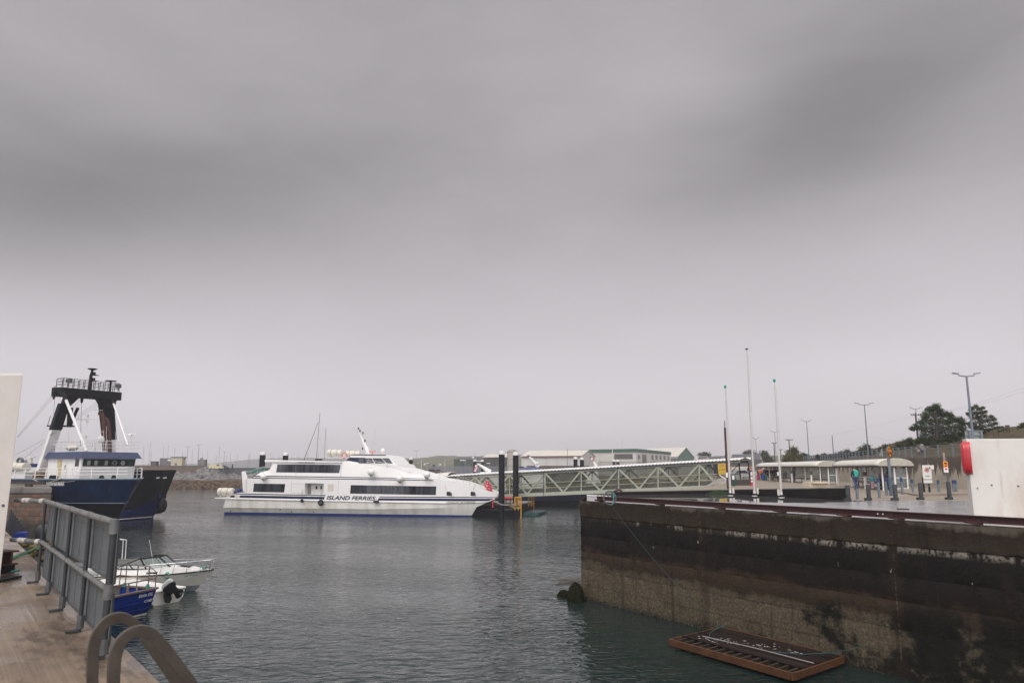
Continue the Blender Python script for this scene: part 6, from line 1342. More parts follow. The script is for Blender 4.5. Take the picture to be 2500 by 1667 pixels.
for px, yb, yt, lab in ((2071, 1221.5, 1184, 'thick grey bollard beside the right end of the low dark wall'), (2122, 1221, 1183, 'thick dark bollard with stepped foot just left of the orange diamond sign'), (2187, 1221, 1182, 'thick dark bollard before the open end of the near shelter'), (2249.5, 1219.5, 1178.5, 'thick brownish bollard left of the white notice board'), (2319, 1219, 1175, 'thick dark bollard in front of the orange and white sign post')):
    b, h = bollard(px, yb, yt, lab, 0); tops.append(b + V((0, 0, h)))
for px, yb, yt, lab in ((2093.5, 1217.5, 1180, 'slim bollard in front of the walking man'), (2147, 1214.5, 1166, 'slim blue topped bollard right of the child in turquoise'), (2165, 1208.5, 1165, 'slim bollard just left of the orange diamond sign pole'), (2181, 1208.5, 1162, 'slim blue topped bollard just right of the orange diamond sign pole'), (2203.5, 1206.5, 1165, 'slim blue topped bollard inside the near shelter opening'), (2229.5, 1205.5, 1169, 'slim bollard between the near shelter and the white notice board'), (2293, 1205, 1171, 'slim bollard between the notice board and the orange and white sign'), (2329.5, 1204.5, 1171, 'slim bollard, left of a pair by the red lifebuoy housing'), (2335, 1203.5, 1171, 'slim bollard, right of a pair by the red lifebuoy housing')): bollard(px, yb, yt, lab, 1)
mb = MB()
for a, b in zip(tops, tops[1:]): mb.tube([lerp(a, b, s_) - V((0, 0, .05 + .06 * math.sin(math.pi * s_))) for s_ in samp(0, 1, 6)], .012, 4)
mb.build('barrier_wire', GALV, origin=tops[0], tag=('thin wire strung along the front row of bollards', 'wire'))
# kerb island
a = onz(2240, 1210.5, GZ); b = onz(2365, 1207.5, GZ); struct(MB().prism([a, b, b + V((2, 12, 0)), a + V((3, 9, 0)), a + V((.6, 2, 0))], V((0, 0, .12))).build('pavement', PLAZA, bevel=.02))
ln_ = MB()
for x0, y0, x1, y1 in ((2170, 1213.5, 2225, 1205), (2290, 1203, 2355, 1199.5), (1846, 1180.5, 1870, 1180.5), (2255, 1196.5, 2350, 1193.5), (2078, 1219.5, 2230, 1217.5)):
    a, b = onz(x0, y0, GZ + .008), onz(x1, y1, GZ + .008); d_ = (b - a).normalized(); n_ = V((-d_.y, d_.x, 0)) * .06; ln_.poly([a - n_, b - n_, b + n_, a + n_])
struct(ln_.build('road_marking', mat('line_white', (.5, .48, .45), .7, var=.2)))
mb = MB(); p = onz(2205, 1243, GZ + .01); mb.box(p + V((0, 0, .02)), (.45, .16, .03), -.5); mb.build('timber_scrap', INK, origin=p, tag=('short dark scrap of timber lying on the wet apron', 'scrap')); p = onz(1988, 1252.5, GZ + .02); MB().box(p + V((0, 0, .02)), (.42, .14, .03), -.9).build('timber_scrap', INK, origin=p, tag=('dark scrap of timber beside the red beam on the quay edge', 'scrap'))
# ================================================================= SIGNS
def board(parent, name, c, w_, h, m, n=V((0, -1, 0)), th=.03):
    r_ = V((-n.y, n.x, 0)); r_ = r_ if r_.x > 0 else -r_; pts = [c + r_ * (x * w_ / 2) + V((0, 0, z * h / 2)) for x, z in ((-1, -1), (1, -1), (1, 1), (-1, 1))]; o = MB().prism(pts, -n * th).build(name, m, parent); return o, r_
b = onz(2177, 1210, GZ); t = thing('warning_sign', 'orange diamond warning sign on a tall grey pole with blue sleeve', 'sign', b); tz = at(2167, 1090, b.y).z; MB().tube([b, V((b.x, b.y, tz))], .085, 10).build('pole', BLUEGREY, t, smooth=True); MB().tube([b, b + V((0, 0, at(2177, 1163, b.y).z - GZ))], .12, 10).build('sleeve', mat('sleeve_blue', (.07, .10, .14), .55), t)
n_ = V((.635, -.77, 0)).normalized(); r_ = V((.77, .635, 0)).normalized(); c_ = V((b.x, b.y, 0)) + n_ * .12; c_.z = at(2170, 1103, b.y).z; dz_ = at(2170, 1086.5, b.y).z - c_.z
dm = MB().prism([c_ + V((0, 0, dz_)), c_ + r_ * dz_ * .82, c_ - V((0, 0, dz_)), c_ - r_ * dz_ * .82], -n_ * .03).build('diamond', ORANGE, t); e_ = n_ * .006
mb = MB()
for k in range(4):
    pp = [V((0, 0, dz_)), r_ * dz_ * .82, V((0, 0, -dz_)), r_ * -dz_ * .82]; mb.beam(c_ + pp[k] * .97 + e_, c_ + pp[(k + 1) % 4] * .97 + e_, .02, .035)
mb.prism([c_ + e_ + r_ * x * dz_ + V((0, 0, z * dz_)) for x, z in ((-.05, .05), (.07, .1), (.06, .4), (-.06, .38))], n_ * .004); mb.ball(c_ + e_ + V((0, 0, .47 * dz_)), .045, 8); mb.beam(c_ + e_ + r_ * -.7 * dz_, c_ + e_ + r_ * .7 * dz_, .01, .03); mb.build('pictogram', INK, dm)
mb = MB()
for k in range(5): p_ = c_ + e_ + r_ * dz_ * (-.36 + .18 * k); mb.beam(p_ - V((0, 0, dz_ * .34)), p_ - V((0, 0, dz_ * (.10 + .04 * (k % 2)))), .01, .05)
mb.build('lettering', INK, dm)
b2 = V((b.x - .3, b.y + .25, c_.z - .1)); MB().lathe(b2, [(.02, 0), (.3, .0), (.3, .02), (.02, .02)], 3, Matrix.Rotation(R(-78), 3, 'Y')).build('sign_back', mat('sign_back_grey', (.25, .27, .25), .5), t)
b = onz(2262, 1205.5, GZ); t = thing('notice_board', 'white notice board with red ring symbol on two dark posts', 'sign', b); d_ = b.y; mb = MB(); zb_ = at(2262, 1179.5, d_).z; zt = at(2262, 1135, d_).z
for px in (2257.5, 2271): q_ = at(px, 1205, d_); mb.beam(V((q_.x, d_ + .04, GZ)), V((q_.x, d_ + .04, zb_ + .4)), .1, .08)
mb.build('post', BLACK, t); c_ = at(2263.5, 1157, d_); bo, r_ = board(t, 'panel', V((c_.x, d_ - .02, (zb_ + zt) / 2)), 21 * d_ / FPX, zt - zb_, mat('panel_white', (.62, .62, .58), .5, var=.05))
f = V((c_.x, d_ - .03, zt - .3)); ww = 21 * d_ / FPX
MB().torus(f, .13, .022, Matrix.Rotation(math.pi / 2, 3, 'X'), 22, 6).beam(f + V((-.08, 0, .08)), f + V((.08, 0, -.08)), .03, .01).build('red_ring', RED, bo); mb = MB(); mb.box(f, (.1, .006, .11)); mb.box(f + V((.19, 0, .12)), (.06, .006, .12)); mb.build('symbol', INK, bo)
mb = MB()
for z_, w2, n in ((-.40, .3, 5), (-.63, .55, 11), (-.87, .6, 12), (-1.06, .5, 10)):
    for k in range(n): mb.box(f + V((-w2 / 2 + w2 * (k + .5) / n, 0, z_)), (w2 / n * .62, .005, .07 - .02 * (k % 3 == 1)))
mb.build('small_print', mat('faded_ink', (.2, .21, .2), .7), bo)
b = onz(2318, 1205, GZ); t = thing('sign_post', 'grey pole carrying a small orange sign above a white one', 'sign', b); d_ = b.y; MB().tube([b, V((b.x, b.y, at(2305, 1117, d_).z))], .06, 8).build('pole', GALV, t)
for nm, y0, y1, m in (('orange_plate', 1126, 1140, ORANGE), ('white_plate', 1140.5, 1153, PLASTICW)):
    z0, z1 = at(2307, y1, d_).z, at(2307, y0, d_).z; po, _ = board(t, nm, V((b.x - .12, d_ - .1, (z0 + z1) / 2)), .30, z1 - z0, m); MB().box(V((b.x - .12, d_ - .112, (z0 + z1) / 2 + .06)), (.16, .006, .1)).build('symbol', INK if m is ORANGE else RED, po)
    if m is ORANGE: MB().box(V((b.x - .12, d_ - .112, (z0 + z1) / 2 - .1)), (.16, .006, .05)).build('lettering', INK, po)
board(t, 'side_plate', V((b.x - .16, d_ - .05, at(2305, 1116, d_).z)), .12, .6, mat('plate_pink', (.42, .3, .29), .5), V((-.9, -.43, 0)))
b = at(2290, 1143, 62.5); t = thing('meter_box', 'two small white meter boxes on the stained retaining wall', 'box', V((b.x - .5, 62, at(2280, 1150, 62.5).z)))
for px, y0, y1, w_ in ((2278.5, 1140, 1144, .16), (2283.5, 1135, 1145, .13)): z0, z1 = at(px, y1, 61).z, at(px, y0, 61).z; MB().box((at(px, 1140, 61).x, 61.6, (z0 + z1) / 2), (w_ * 1.3, .5, z1 - z0)).build('box', PLASTICW, t)
b = onz(2370, 1190, GZ); d_ = 60; t = thing('road_sign', 'back of a large grey road sign beside the tall near lamp post', 'sign', at(2376, 1120, 66)); z0, z1 = at(2376, 1110, 66).z, at(2376, 1050.5, 66).z; x0, x1 = at(2356, 1060, 66).x, at(2399, 1060, 66).x; MB().box(((x0 + x1) / 2, 66, (z0 + z1) / 2), (x1 - x0, .04, z1 - z0)).build('panel', mat('signback', (.27, .3, .29), .45, .2), t); mb = MB(); [mb.beam(V((x, 65.9, 4.7)), V((x, 65.9, z1 - .1)), .1, .1) for x in (lerp(x0, x1, .2), lerp(x0, x1, .85))]; [mb.beam(V((x0, 65.9, z)), V((x1, 65.9, z)), .06, .08) for z in (z1 - .03, z1 - .45)]; mb.build('frame', BLUEGREY, t)
# ================================================================= WHITE WALL and lifebuoy housing
a = onz(2377, 1262, GZ); zt = at(2360, 1071.3, 23.2).z; wx0 = at(2378, 1258, 23.2).x; t = MB()
wd = V((.97, -.22, 0)).normalized(); wn = V((.22, .97, 0)); w0 = V((wx0, 23.2, GZ)); w1 = w0 + wd * 9
WALLW = mat('white_wall', (.66, .635, .59), .75, var=.05, scale=.9, bump=.12, bscale=60, dirt=[((.5, .44, .36), .52, .3, 1.1, .3), ((.36, .27, .19), .68, .12, 1.8, .12), ((.25, .22, .19), .735, .05, 6, 1)])
ww_ = t.prism([w0, w1, w1 + wn * .35, w0 + wn * .35], V((0, 0, zt - GZ))).build('white_wall', WALLW, origin=w0, bevel=.02, tag=('plain white painted concrete wall at the right edge of the quay', 'wall'))
mb = MB()
for px, py in ((2421, 1183.5), (2486, 1186), (2386, 1191)): p = onpl(px, py, w0 - wn * .01, wn); mb.lathe(p, [(.001, 0), (.025 if px > 2400 else .012, 0), (.02, .02), (.001, .021)], 10, Matrix.Rotation(math.pi / 2, 3, 'X'))
mb.build('bolt', GALV, ww_)
hz0, hz1 = at(2356, 1159, 23).z, at(2356, 1076, 23).z; hc = V((at(2370, 1110, 23.35).x, 23.35, (hz0 + hz1) / 2)); hh = (hz1 - hz0) / 2
t = thing('lifebuoy_housing', 'bright red lifebuoy housing fixed to the end of the white wall', 'lifebuoy housing', V((hc.x, hc.y, hz0)))
HN = V((-.86, .51, 0)); HT = V((.51, .86, 0))
def hs(th0, th1, k0, k1):
    rows_ = []
    for x, k in ((th0, k0), (th0 + (th1 - th0) * .1, (k0 + .93) / 1.93 if k0 < k1 else k0), (lerp(th0, th1, .5), max(k0, k1)), (th1, k1)):
        rows_.append([hc + HN * x + HT * (hh * .8 * k * math.copysign(abs(math.cos(q)) ** .6, math.cos(q))) + V((0, 0, hh * k * math.copysign(abs(math.sin(q)) ** .6, math.sin(q)))) for q in (2 * math.pi * j / 28 for j in range(28))])
    return MB().loft(rows_)
RH = mat('housing_red', (.52, .03, .043), .35, var=.1, scale=2, dirt=((.75, .6, .6), .7, .04, 3, .6)); hb = hs(.0, .12, 1, .99).build('back_shell', RH, t, smooth=True, ang=50); hs(.125, .26, .99, .8).build('front_shell', RH, t, smooth=True, ang=50); hs(.116, .129, .97, .97).build('seam', INK, t)
# ================================================================= SHELTERS
def shelter(label, nl, nr, fl_, fr_, ze, zr, nposts):
    """nl, nr: near left / right post feet; fl_, fr_: far ones"""
    t = thing('bus_shelter', label, 'shelter', (nl + nr) / 2, 'vaulted shelters on the plaza'); ax = (fl_ - nl).normalized(); L = (fl_ - nl).length; across = (nr - nl); W_ = across.length; across.normalize()
    rows_ = []; rows2 = []
    for s_ in samp(-.5, L + .5, 12):
        r1 = []
        for k in range(15): q = math.pi * k / 14; r1.append(nl + ax * s_ + across * (W_ / 2 - (W_ / 2 + .45) * math.cos(q)) + V((0, 0, ze - nl.z + (zr - ze) * math.sin(q) ** .85)))
        rows_.append(r1)
    rf = MB().loft(rows_, closed=False).build('roof_vault', CREAM2, t, smooth=True, ang=60); m_ = rf.modifiers.new('thick', 'SOLIDIFY'); m_.thickness = .05
    for e in (0, -1): MB().prism([p + V((0, 0, -.02)) for p in rows_[e]], ax * (.04 if e == 0 else -.04)).build('end_gable', mat('gable_cream', (.40, .385, .32), .6), t)
    mb = MB()
    for x in (-.4, W_ + .4): mb.beam(nl + ax * -.5 + across * x + V((0, 0, ze - nl.z - .04)), nl + ax * (L + .5) + across * x + V((0, 0, ze - nl.z - .04)), .1, .1)
    for s_ in (-.45, L * .5, L + .45): mb.beam(nl + ax * s_ + across * -.4 + V((0, 0, ze - nl.z - .06)), nl + ax * s_ + across * (W_ + .4) + V((0, 0, ze - nl.z - .06)), .09, .09)
    mb.build('eaves_beam', BLACK, t)
    for i in range(nposts):
        s_ = L * i / (nposts - 1)
        for x in (0, W_):
            b = nl + ax * s_ + across * x; MB().beam(b, b + V((0, 0, ze - nl.z - .05)), .09, .09).build('post', PLASTICW if (i % 2 == 0 or x == 0) else BLACK, t)
    b = nl + ax * .05 + across * .1; MB().beam(b, b + V((0, 0, ze - nl.z - .05)), .07, .07).build('post', BLACK, t); b = nl + across * (W_ - .12) + ax * .05; MB().beam(b, b + V((0, 0, ze - nl.z - .05)), .07, .07).build('post', BLACK, t)
    b = nl + across * W_ * .48; MB().beam(b - ax * .1, b - ax * .1 + V((0, 0, ze - nl.z - .05)), .11, .11).build('post', PLASTICW, t)
    GS = glass('shelter_glass', (.33, .38, .36), .3)
    for i in range(nposts - 1):
        a_ = nl + across * W_ + ax * (L * i / (nposts - 1) + .06); b_ = nl + across * W_ + ax * (L * (i + 1) / (nposts - 1) - .06); MB().prism([a_ + V((0, 0, .3)), b_ + V((0, 0, .3)), b_ + V((0, 0, ze - nl.z - .15)), a_ + V((0, 0, ze - nl.z - .15))], across * .012).build('glass_panel', GS, t)
    a_ = nl + across * W_ * .5; b_ = nr - across * .05; mb = MB(); [mb.beam(a_ + V((0, 0, z)), b_ + V((0, 0, z)), .05, .05) for z in (.15, .95)]
    mb.build('end_rail', PLASTICW, t)
    MB().prism([a_ + V((0, 0, .2)), b_ + V((0, 0, .2)), b_ + V((0, 0, ze - nl.z - .2)), a_ + V((0, 0, ze - nl.z - .2))], ax * .012).build('glass_panel', GS, t)
    mb = MB(); c0_ = nl + across * (W_ - .5) + ax * 1; c1_ = nl + across * (W_ - .5) + ax * (L - 1); mb.beam(c0_ + V((0, 0, .45)), c1_ + V((0, 0, .45)), .35, .06); [mb.beam(lerp(c0_, c1_, k / 5), lerp(c0_, c1_, k / 5) + V((0, 0, .44)), .06, .06) for k in range(6)]; mb.build('bench', GALV, t)
    mb = MB(); [mb.beam(nl + across * (W_ - .1) + ax * .3 + V((0, 0, z)), nl + across * (W_ - .1) + ax * (L - .3) + V((0, 0, z)), .05, .05) for z in (.6, .85)]; mb.build('back_rail', PLASTICW, t)
    return t
CREAM2 = mat('vault_cream', (.62, .60, .54), .5, var=.05, scale=.6, dirt=((.5, .48, .42), .6, .25, .8, 1))
def gp(px, py, d): p = at(px, py, d); return V((p.x, p.y, GZ))
shelter('near vaulted shelter behind the bollards with the walking man before it', gp(2157, 1195, 57), gp(2217, 1195, 57), gp(2049, 1186, 72), gp(2098, 1186, 73), at(2180, 1136.5, 57).z, at(2180, 1118.5, 57).z, 4)
shelter('far vaulted shelter sheltering the crowd behind the right flagpole', gp(2004, 1178, 80), gp(2043, 1178, 80), gp(1856, 1171, 106), gp(1885, 1171, 107), at(2015, 1138, 80).z, at(2015, 1124.5, 80).z, 6)
def post_box(px, yb, yt, d, lab):
    b = gp(px, yb, d); t = thing('ticket_post', lab, 'post', b); z = at(px, yt, d).z; MB().beam(b, V((b.x, b.y, z)), .12, .12).build('post', PLASTICW, t); MB().box(V((b.x, b.y - .05, z + .14)), (.3, .2, .34)).build('box', mat('box_brown', (.06, .05, .048), .6), t)
post_box(2113, 1191, 1161, 61, 'pale post with dark box between the walking man and child'); post_box(1981.5, 1178, 1157, 78, 'pale post with dark box at the near end of the far shelter'); post_box(1934, 1176, 1154, 88, 'pale post with dark box beside the person in black')
# cream ramp block, low planter wall, bin, barrier, blocks
a = gp(1978, 1188, 62); mb = MB(); mb.prism([at(1977, 1189, 60), at(2028, 1189.5, 60), at(2010, 1178.5, 60), at(1977, 1178.5, 60)], V((0, 1.6, 0))); mb.box(at(1993, 1178, 60.6) + V((0, 0, .02)), (1.3, 2.0, .1)); mb.build('boarding_ramp', mat('ramp_cream', (.56, .49, .37), .6), origin=a, tag=('cream sloping boarding ramp block on the plaza edge', 'ramp'))
p = at(1811, 1174, 74); MB().box((p.x, 74, 5.0), (1.62, .5, .62)).build('planter', mat('planter_dark', (.05, .045, .04), .8, var=.4, scale=5), origin=(p.x, 74, 4.75), tag=('low dark stone planter right of the green bin', 'planter'))
p = gp(1789.5, 1180, 71); t = thing('litter_bin', 'dark green litter bin behind the left flagpole', 'bin', p); MB().box(p + V((0, 0, .5)), (.36, .36, .95)).build('body', mat('bin_green', (.006, .045, .035), .5), t, bevel=.03); MB().box(p + V((0, 0, 1.05)), (.42, .42, .16)).build('hood', MATS['bin_green'], t, bevel=.04)
p = at(1825, 1165, 88); MB().box((p.x, 88, 5.0), (1.0, .6, .9)).build('concrete_block', CONC, origin=(p.x, 88, 4.75), tag=('pale concrete block on the plaza right of the gangway end', 'block'))
p = gp(1836, 1180.5, 72); t = thing('traffic_cone', 'red and white traffic cylinder left of the tallest flagpole', 'traffic cone', p); MB().lathe(p, [(.2, 0), (.2, .05), (.1, .06), (.1, .36)], 12).build('base', RED, t); c1_ = MB().lathe(p, [(.1, .365), (.09, .8), (.02, .83)], 12).build('sleeve', PLASTICW, t); MB().lathe(p, [(.103, .5), (.101, .62)], 12).build('band', RED, t)
car('parked_car', 'silver car seen through the landward end of the gangway', 1805, 100, 4.0, (.35, .35, .36), rz=.2); car('parked_van', 'small white van at the far end of the plaza beside the house', 1811, 128, 3.6, (.6, .6, .58), True, rz=.6)
# ---- house and far street
gable('house', 'slate roofed white house behind the plaza and tallest flagpole', at(1782, 1127, 160), at(1851, 1128, 150), at(1864, 1128, 158), at(1851, 1128, 150).z, at(1846, 1108, 154).z, RENDER, SLATE, zb=4.5, cat='house')
hs_ = bpy.data.objects['house']; mb = MB(); p0 = at(1826, 1134, 153)
for px in (1826, 1849): q_ = at(px, 1134, 152.2); MB().box(q_, (1.1, .2, .9)).build('window', DWIN, hs_)
q_ = at(1828, 1120, 149.5); MB().box(q_, (.9, .12, .8), rot=Matrix.Rotation(R(-40), 3, 'X')).build('roof_light', RENDER, hs_)
for k, (x0, x1, yr, yt, d) in enumerate(((1705, 1732, 1118, 1113, 240), (1738, 1770, 1118.5, 1113.5, 225), (1718, 1748, 1119, 1115, 250))): gable('house', ('faint grey roofed house in mist, left above the gangway roof', 'faint house with cream gable in mist above the gangway notice', 'faint low house in mist between two others above the gangway')[k], at(x0, yr, d), at(x1 - 8, yr, d - 6), at(x1, yr, d + 2), at(x1, yr, d).z, at(x1, yt, d).z, RENDER if k != 1 else CREAM, SLATE, zb=4.5, cat='house')
p = at(1815, 1135, 142); MB().box((p.x, 142, at(1815, 1135, 142).z), (7, .5, 2.2)).build('yard_wall', mat('wall_slate', (.08, .085, .09), .8), origin=(p.x, 142, 4.7), tag=('dark grey boundary wall before the slate roofed house', 'wall')); p = at(1812, 1144, 138); MB().box((p.x, 138, p.z), (4.6, .1, .9)).build('barrier_board', mat('hoarding_orange', (.42, .17, .05), .6, var=.4, scale=2), origin=(p.x, 138, p.z), tag=('orange works barrier before the slate roofed house', 'barrier'))
# ================================================================= RETAINING WALL, FENCE, BANK
rw = [at(2950, 1108, 45), at(2520, 1114, 56), at(2370, 1114, 59.5), at(2230, 1118, 68), at(2100, 1124, 86), at(2000, 1127.5, 112), at(1905, 1131, 150)]
RETW = NM('retaining_concrete', .8); q = RETW; st = q.noise((1.1, 1.1, .12), 0, 6, .7); hgt = q.math('ADD', q.z, q.math('MULTIPLY', q.math('SUBTRACT', st, .5), 5.5)); n1 = q.noise(.8)
cc_ = q.mix(q.step(hgt, 6.0, 6.35), (.44, .39, .32), (.085, .066, .052)); cc_ = q.mix(q.math('MULTIPLY', q.step(n1, .45, .7), .3), cc_, (.2, .18, .15)); RETM = q.done(cc_, .8, q.bump(n1, .2, .05))
mb = MB(); rows_ = [[V((p.x, p.y, 4.6)), p, p + V((.15, .5, 0)), V((p.x + .15, p.y + .5, 4.6))] for p in rw]; mb.loft(rows_); rwo = mb.build('retaining_wall', RETM, origin=rw[2], tag=('tall stained concrete retaining wall behind the shelters and notice board', 'retaining wall'))
t = thing('barrier_fence', 'grey steel post and rail fence along the top of the retaining wall', 'fence', rw[3]); mb = MB(); pts = []
for a, b in zip(rw, rw[1:]):
    n = max(2, int((b - a).length / 1.75))
    pts += [lerp(a, b, k / n) for k in range(n)]
pts.append(rw[-1]); pm = MB()
for i, p in enumerate(pts):
    pm.beam(p + V((0, .2, 0)), p + V((0, .2, 1.08)), .11, .09)
    if i < len(pts) - 1:
        for z in (.22, .45, .8, 1.02): mb.beam(p + V((0, .12, z)), pts[i + 1] + V((0, .12, z)), .03, .055)
pm.build('post', BLUEGREY, t); mb.build('rail', mat('rail_grey', (.15, .16, .18), .5, .3), t)
# bank behind
bk = [(2030, 1124, 150), (2080, 1113, 120), (2130, 1108, 105), (2170, 1098, 98), (2230, 1092, 92), (2290, 1085, 88), (2350, 1075, 86), (2395, 1068, 84), (2440, 1056, 80), (2480, 1046, 78), (2540, 1036, 76), (2750, 1024, 70), (2950, 1018, 66)]
mb = MB(); rows_ = []; rnd = random.Random(3)
def rwx(x):
    for a, b in zip(rw, rw[1:]):
        pa_ = 1250 + FPX * a.x / a.y; pb2 = 1250 + FPX * b.x / b.y
        if pb2 <= x <= pa_: return lerp(b, a, (x - pb2) / (pa_ - pb2))
    return rw[0] if x > 2900 else rw[-1]
for i in range(90):
    x = lerp(2000, 2950, i / 89); y = poly_at([(a, b) for a, b, c in bk], x); d = poly_at([(a, c) for a, b, c in bk], x); top = at(x, y, d); b = rwx(x) + V((.2, .55, -.05)); r = []
    for k in range(14): f = k / 13; p = lerp(b, top, f); p.z = lerp(b.z, top.z, f ** .8) + (rnd.random() - .5) * .35 * math.sin(math.pi * f) + .2 * math.sin(i * .9 + k * .7) * math.sin(math.pi * f); r.append(p)
    r.append(top + V((3, 14, .3))); r.append(top + V((8, 40, 0))); rows_.append(r)
struct(mb.loft(rows_, closed=False).build('terrain', BANK, smooth=True, ang=80))
def leafmat(n, c): return mat(n, c, .7, var=.55, scale=1.1, spec=.2)
LEAF = [leafmat('pine_green', (.034, .056, .022)), leafmat('pine_light', (.055, .075, .028)), leafmat('broad_green', (.085, .085, .03)), leafmat('gorse_olive', (.07, .085, .04)), leafmat('haze_green', (.05, .065, .04))]
def crown(parent, clumps, n, size, m, seed, name='crown', droop=0):
    rnd = random.Random(seed); mb = MB()
    for c, r in clumps:
        for k in range(n):
            d = V((rnd.gauss(0, 1), rnd.gauss(0, 1), rnd.gauss(0, 1))) * r * .52; d.z = d.z * .75 + .06 * r * math.sin(d.x * 9 / r) + .1 * r
            p = c + d; s = size * rnd.uniform(.6, 1.4); a = V((rnd.gauss(0, 1), rnd.gauss(0, 1), rnd.gauss(0, .7))).normalized() * s; b = V((rnd.gauss(0, 1), rnd.gauss(0, 1), rnd.gauss(0, .7))).normalized() * s * .5
            mb.add([p - a * .5 - b * .5, p + a * .5 - b * .3, p + a * .3 + b * .6], [(0, 1, 2)])
    return mb.build(name, m, parent, tri=False)
def tree(name, label, bx, by, d, clumps, n, size, m, seed, trunk_r=.16, cat='tree', group=None):
    b = at(bx, by, d); t = thing(name, label, cat, b, group); rnd = random.Random(seed); cl = []
    for x, y, r in clumps:
        rr = r * d / FPX; dep = d + rnd.uniform(-1, 1) * rr * 1.8; cl.append((at(x, y, dep), rr))
    top = max((c for c, _ in cl), key=lambda c: c.z); mb = MB(); tk = [b - V((0, 0, .5)), lerp(b, top, .35) + V((.1, 0, 0)), lerp(b, top, .7), top]; mb.tube(tk, [trunk_r, trunk_r * .8, trunk_r * .5, trunk_r * .15], 8)
    for c, r in cl:
        f = max(.12, min(.9, (c.z - b.z) / max(.1, top.z - b.z) * .75)); mb.tube([lerp(b, top, f), lerp(lerp(b, top, f), c, .6) + V((0, 0, -.05)), c], [trunk_r * .4, trunk_r * .22, .02], 5)
    mb.build('trunk', mat('bark', (.05, .04, .032), .9, var=.3, scale=6), t); crown(t, cl, n, size, m, seed); return t
P1 = [(2285, 993, 9), (2276, 1000, 9), (2293, 1003, 9), (2268, 1000, 7), (2262, 1012, 10), (2280, 1014, 12), (2300, 1014, 10), (2258, 1022, 9), (2313, 1012, 9), (2322, 1018, 8), (2252, 1033, 10), (2272, 1030, 12), (2295, 1030, 13), (2313, 1030, 10), (2330, 1027, 10), (2343, 1025, 9), (2350, 1034, 9), (2238, 1043, 8), (2228, 1047, 6), (2254, 1047, 10), (2275, 1048, 13), (2298, 1048, 14), (2320, 1045, 14), (2340, 1044, 11), (2352, 1048, 8), (2258, 1062, 11), (2280, 1064, 14), (2305, 1064, 15), (2328, 1060, 14), (2347, 1060, 10), (2250, 1074, 11), (2270, 1078, 12), (2292, 1080, 13), (2315, 1076, 12), (2240, 1080, 6), (2335, 1072, 10), (2262, 1086, 9), (2285, 1088, 9)]
tree('pine_tree', 'large dark spreading pine on the bank behind the notice board', 2285, 1090, 82, P1, 620, .17, LEAF[0], 21, .2)
P2 = [(2383, 992, 5), (2376, 996, 5), (2390, 999, 6), (2370, 1001, 5), (2400, 996, 4), (2397, 1008, 6), (2380, 1009, 8), (2368, 1013, 6), (2406, 1005, 4), (2405, 1016, 6), (2390, 1019, 8), (2374, 1021, 7), (2363, 1010, 4), (2420, 1017, 5), (2426, 1024, 6), (2412, 1027, 8), (2395, 1030, 9), (2378, 1034, 8), (2366, 1035, 5), (2430, 1034, 5), (2420, 1038, 8), (2402, 1042, 9), (2385, 1044, 8), (2370, 1042, 5), (2438, 1044, 5), (2448, 1043, 3), (2428, 1047, 7), (2410, 1052, 8), (2395, 1056, 7), (2380, 1046, 6)]
tree('pine_tree', 'thinner ragged pine on the bank behind the tall near lamp post', 2395, 1062, 84, P2, 420, .14, LEAF[1], 22, .15)
tree('broadleaf_tree', 'round yellowish green tree behind the far shelter', 1935, 1132, 125, [(1938, 1098, 8), (1928, 1106, 9), (1942, 1108, 11), (1923, 1116, 9), (1936, 1118, 11), (1950, 1118, 8), (1918, 1124, 7), (1930, 1127, 9), (1946, 1126, 9), (1955, 1124, 5)], 420, .3, LEAF[2], 23)
tree('broadleaf_tree', 'grey green misty tree beside the slate roofed house', 1868, 1132, 190, [(1866, 1106, 8), (1858, 1112, 8), (1872, 1112, 9), (1862, 1120, 10), (1878, 1120, 9), (1870, 1127, 10), (1884, 1126, 6)], 260, .45, LEAF[4], 24)
tree('broadleaf_tree', 'small misty tree right of the yellowish tree', 1965, 1125, 170, [(1963, 1110, 5), (1957, 1115, 6), (1970, 1115, 6), (1963, 1119, 7)], 220, .4, LEAF[4], 25)
tree('broadleaf_tree', 'faint flat topped tree in mist above the gangway roof', 1720, 1120, 290, [(1710, 1110, 5), (1720, 1108, 6), (1730, 1111, 5), (1715, 1115, 6), (1727, 1116, 6)], 160, .8, LEAF[4], 26)
tree('broadleaf_tree', 'faint misty tree behind the slate roof of the house', 1828, 1110, 230, [(1820, 1106, 6), (1830, 1104, 7), (1840, 1108, 6)], 160, .6, LEAF[4], 27)
def bush(px, py, d, cl, seed, lab, mi=3, n=500): tree('gorse_bush', lab, px, py, d, cl, n, .2, LEAF[mi], seed, .05, 'bush')
bush(2220, 1100, 92, [(2222, 1076, 8), (2208, 1082, 9), (2225, 1086, 10), (2195, 1088, 9), (2210, 1094, 10), (2232, 1092, 6), (2182, 1096, 7)], 31, 'wide olive bush left of the large dark pine', 3, 700)
bush(2120, 1112, 100, [(2116, 1091, 8), (2104, 1098, 8), (2120, 1101, 9), (2098, 1106, 8), (2132, 1106, 8), (2112, 1110, 8)], 32, 'olive bush at the foot of the double armed lamp before the bank', 3, 600)
bush(2160, 1105, 98, [(2163, 1090, 7), (2150, 1098, 8), (2168, 1098, 8), (2158, 1104, 8)], 33, 'olive bush right behind the orange diamond sign', 3, 600)
bush(2070, 1118, 112, [(2068, 1104, 7), (2055, 1108, 7), (2080, 1110, 8), (2042, 1112, 7), (2062, 1115, 8), (2030, 1114, 6), (2012, 1112, 6), (1997, 1114, 5)], 34, 'low dark green hedge bush above the fence behind the far shelter', 0, 500)
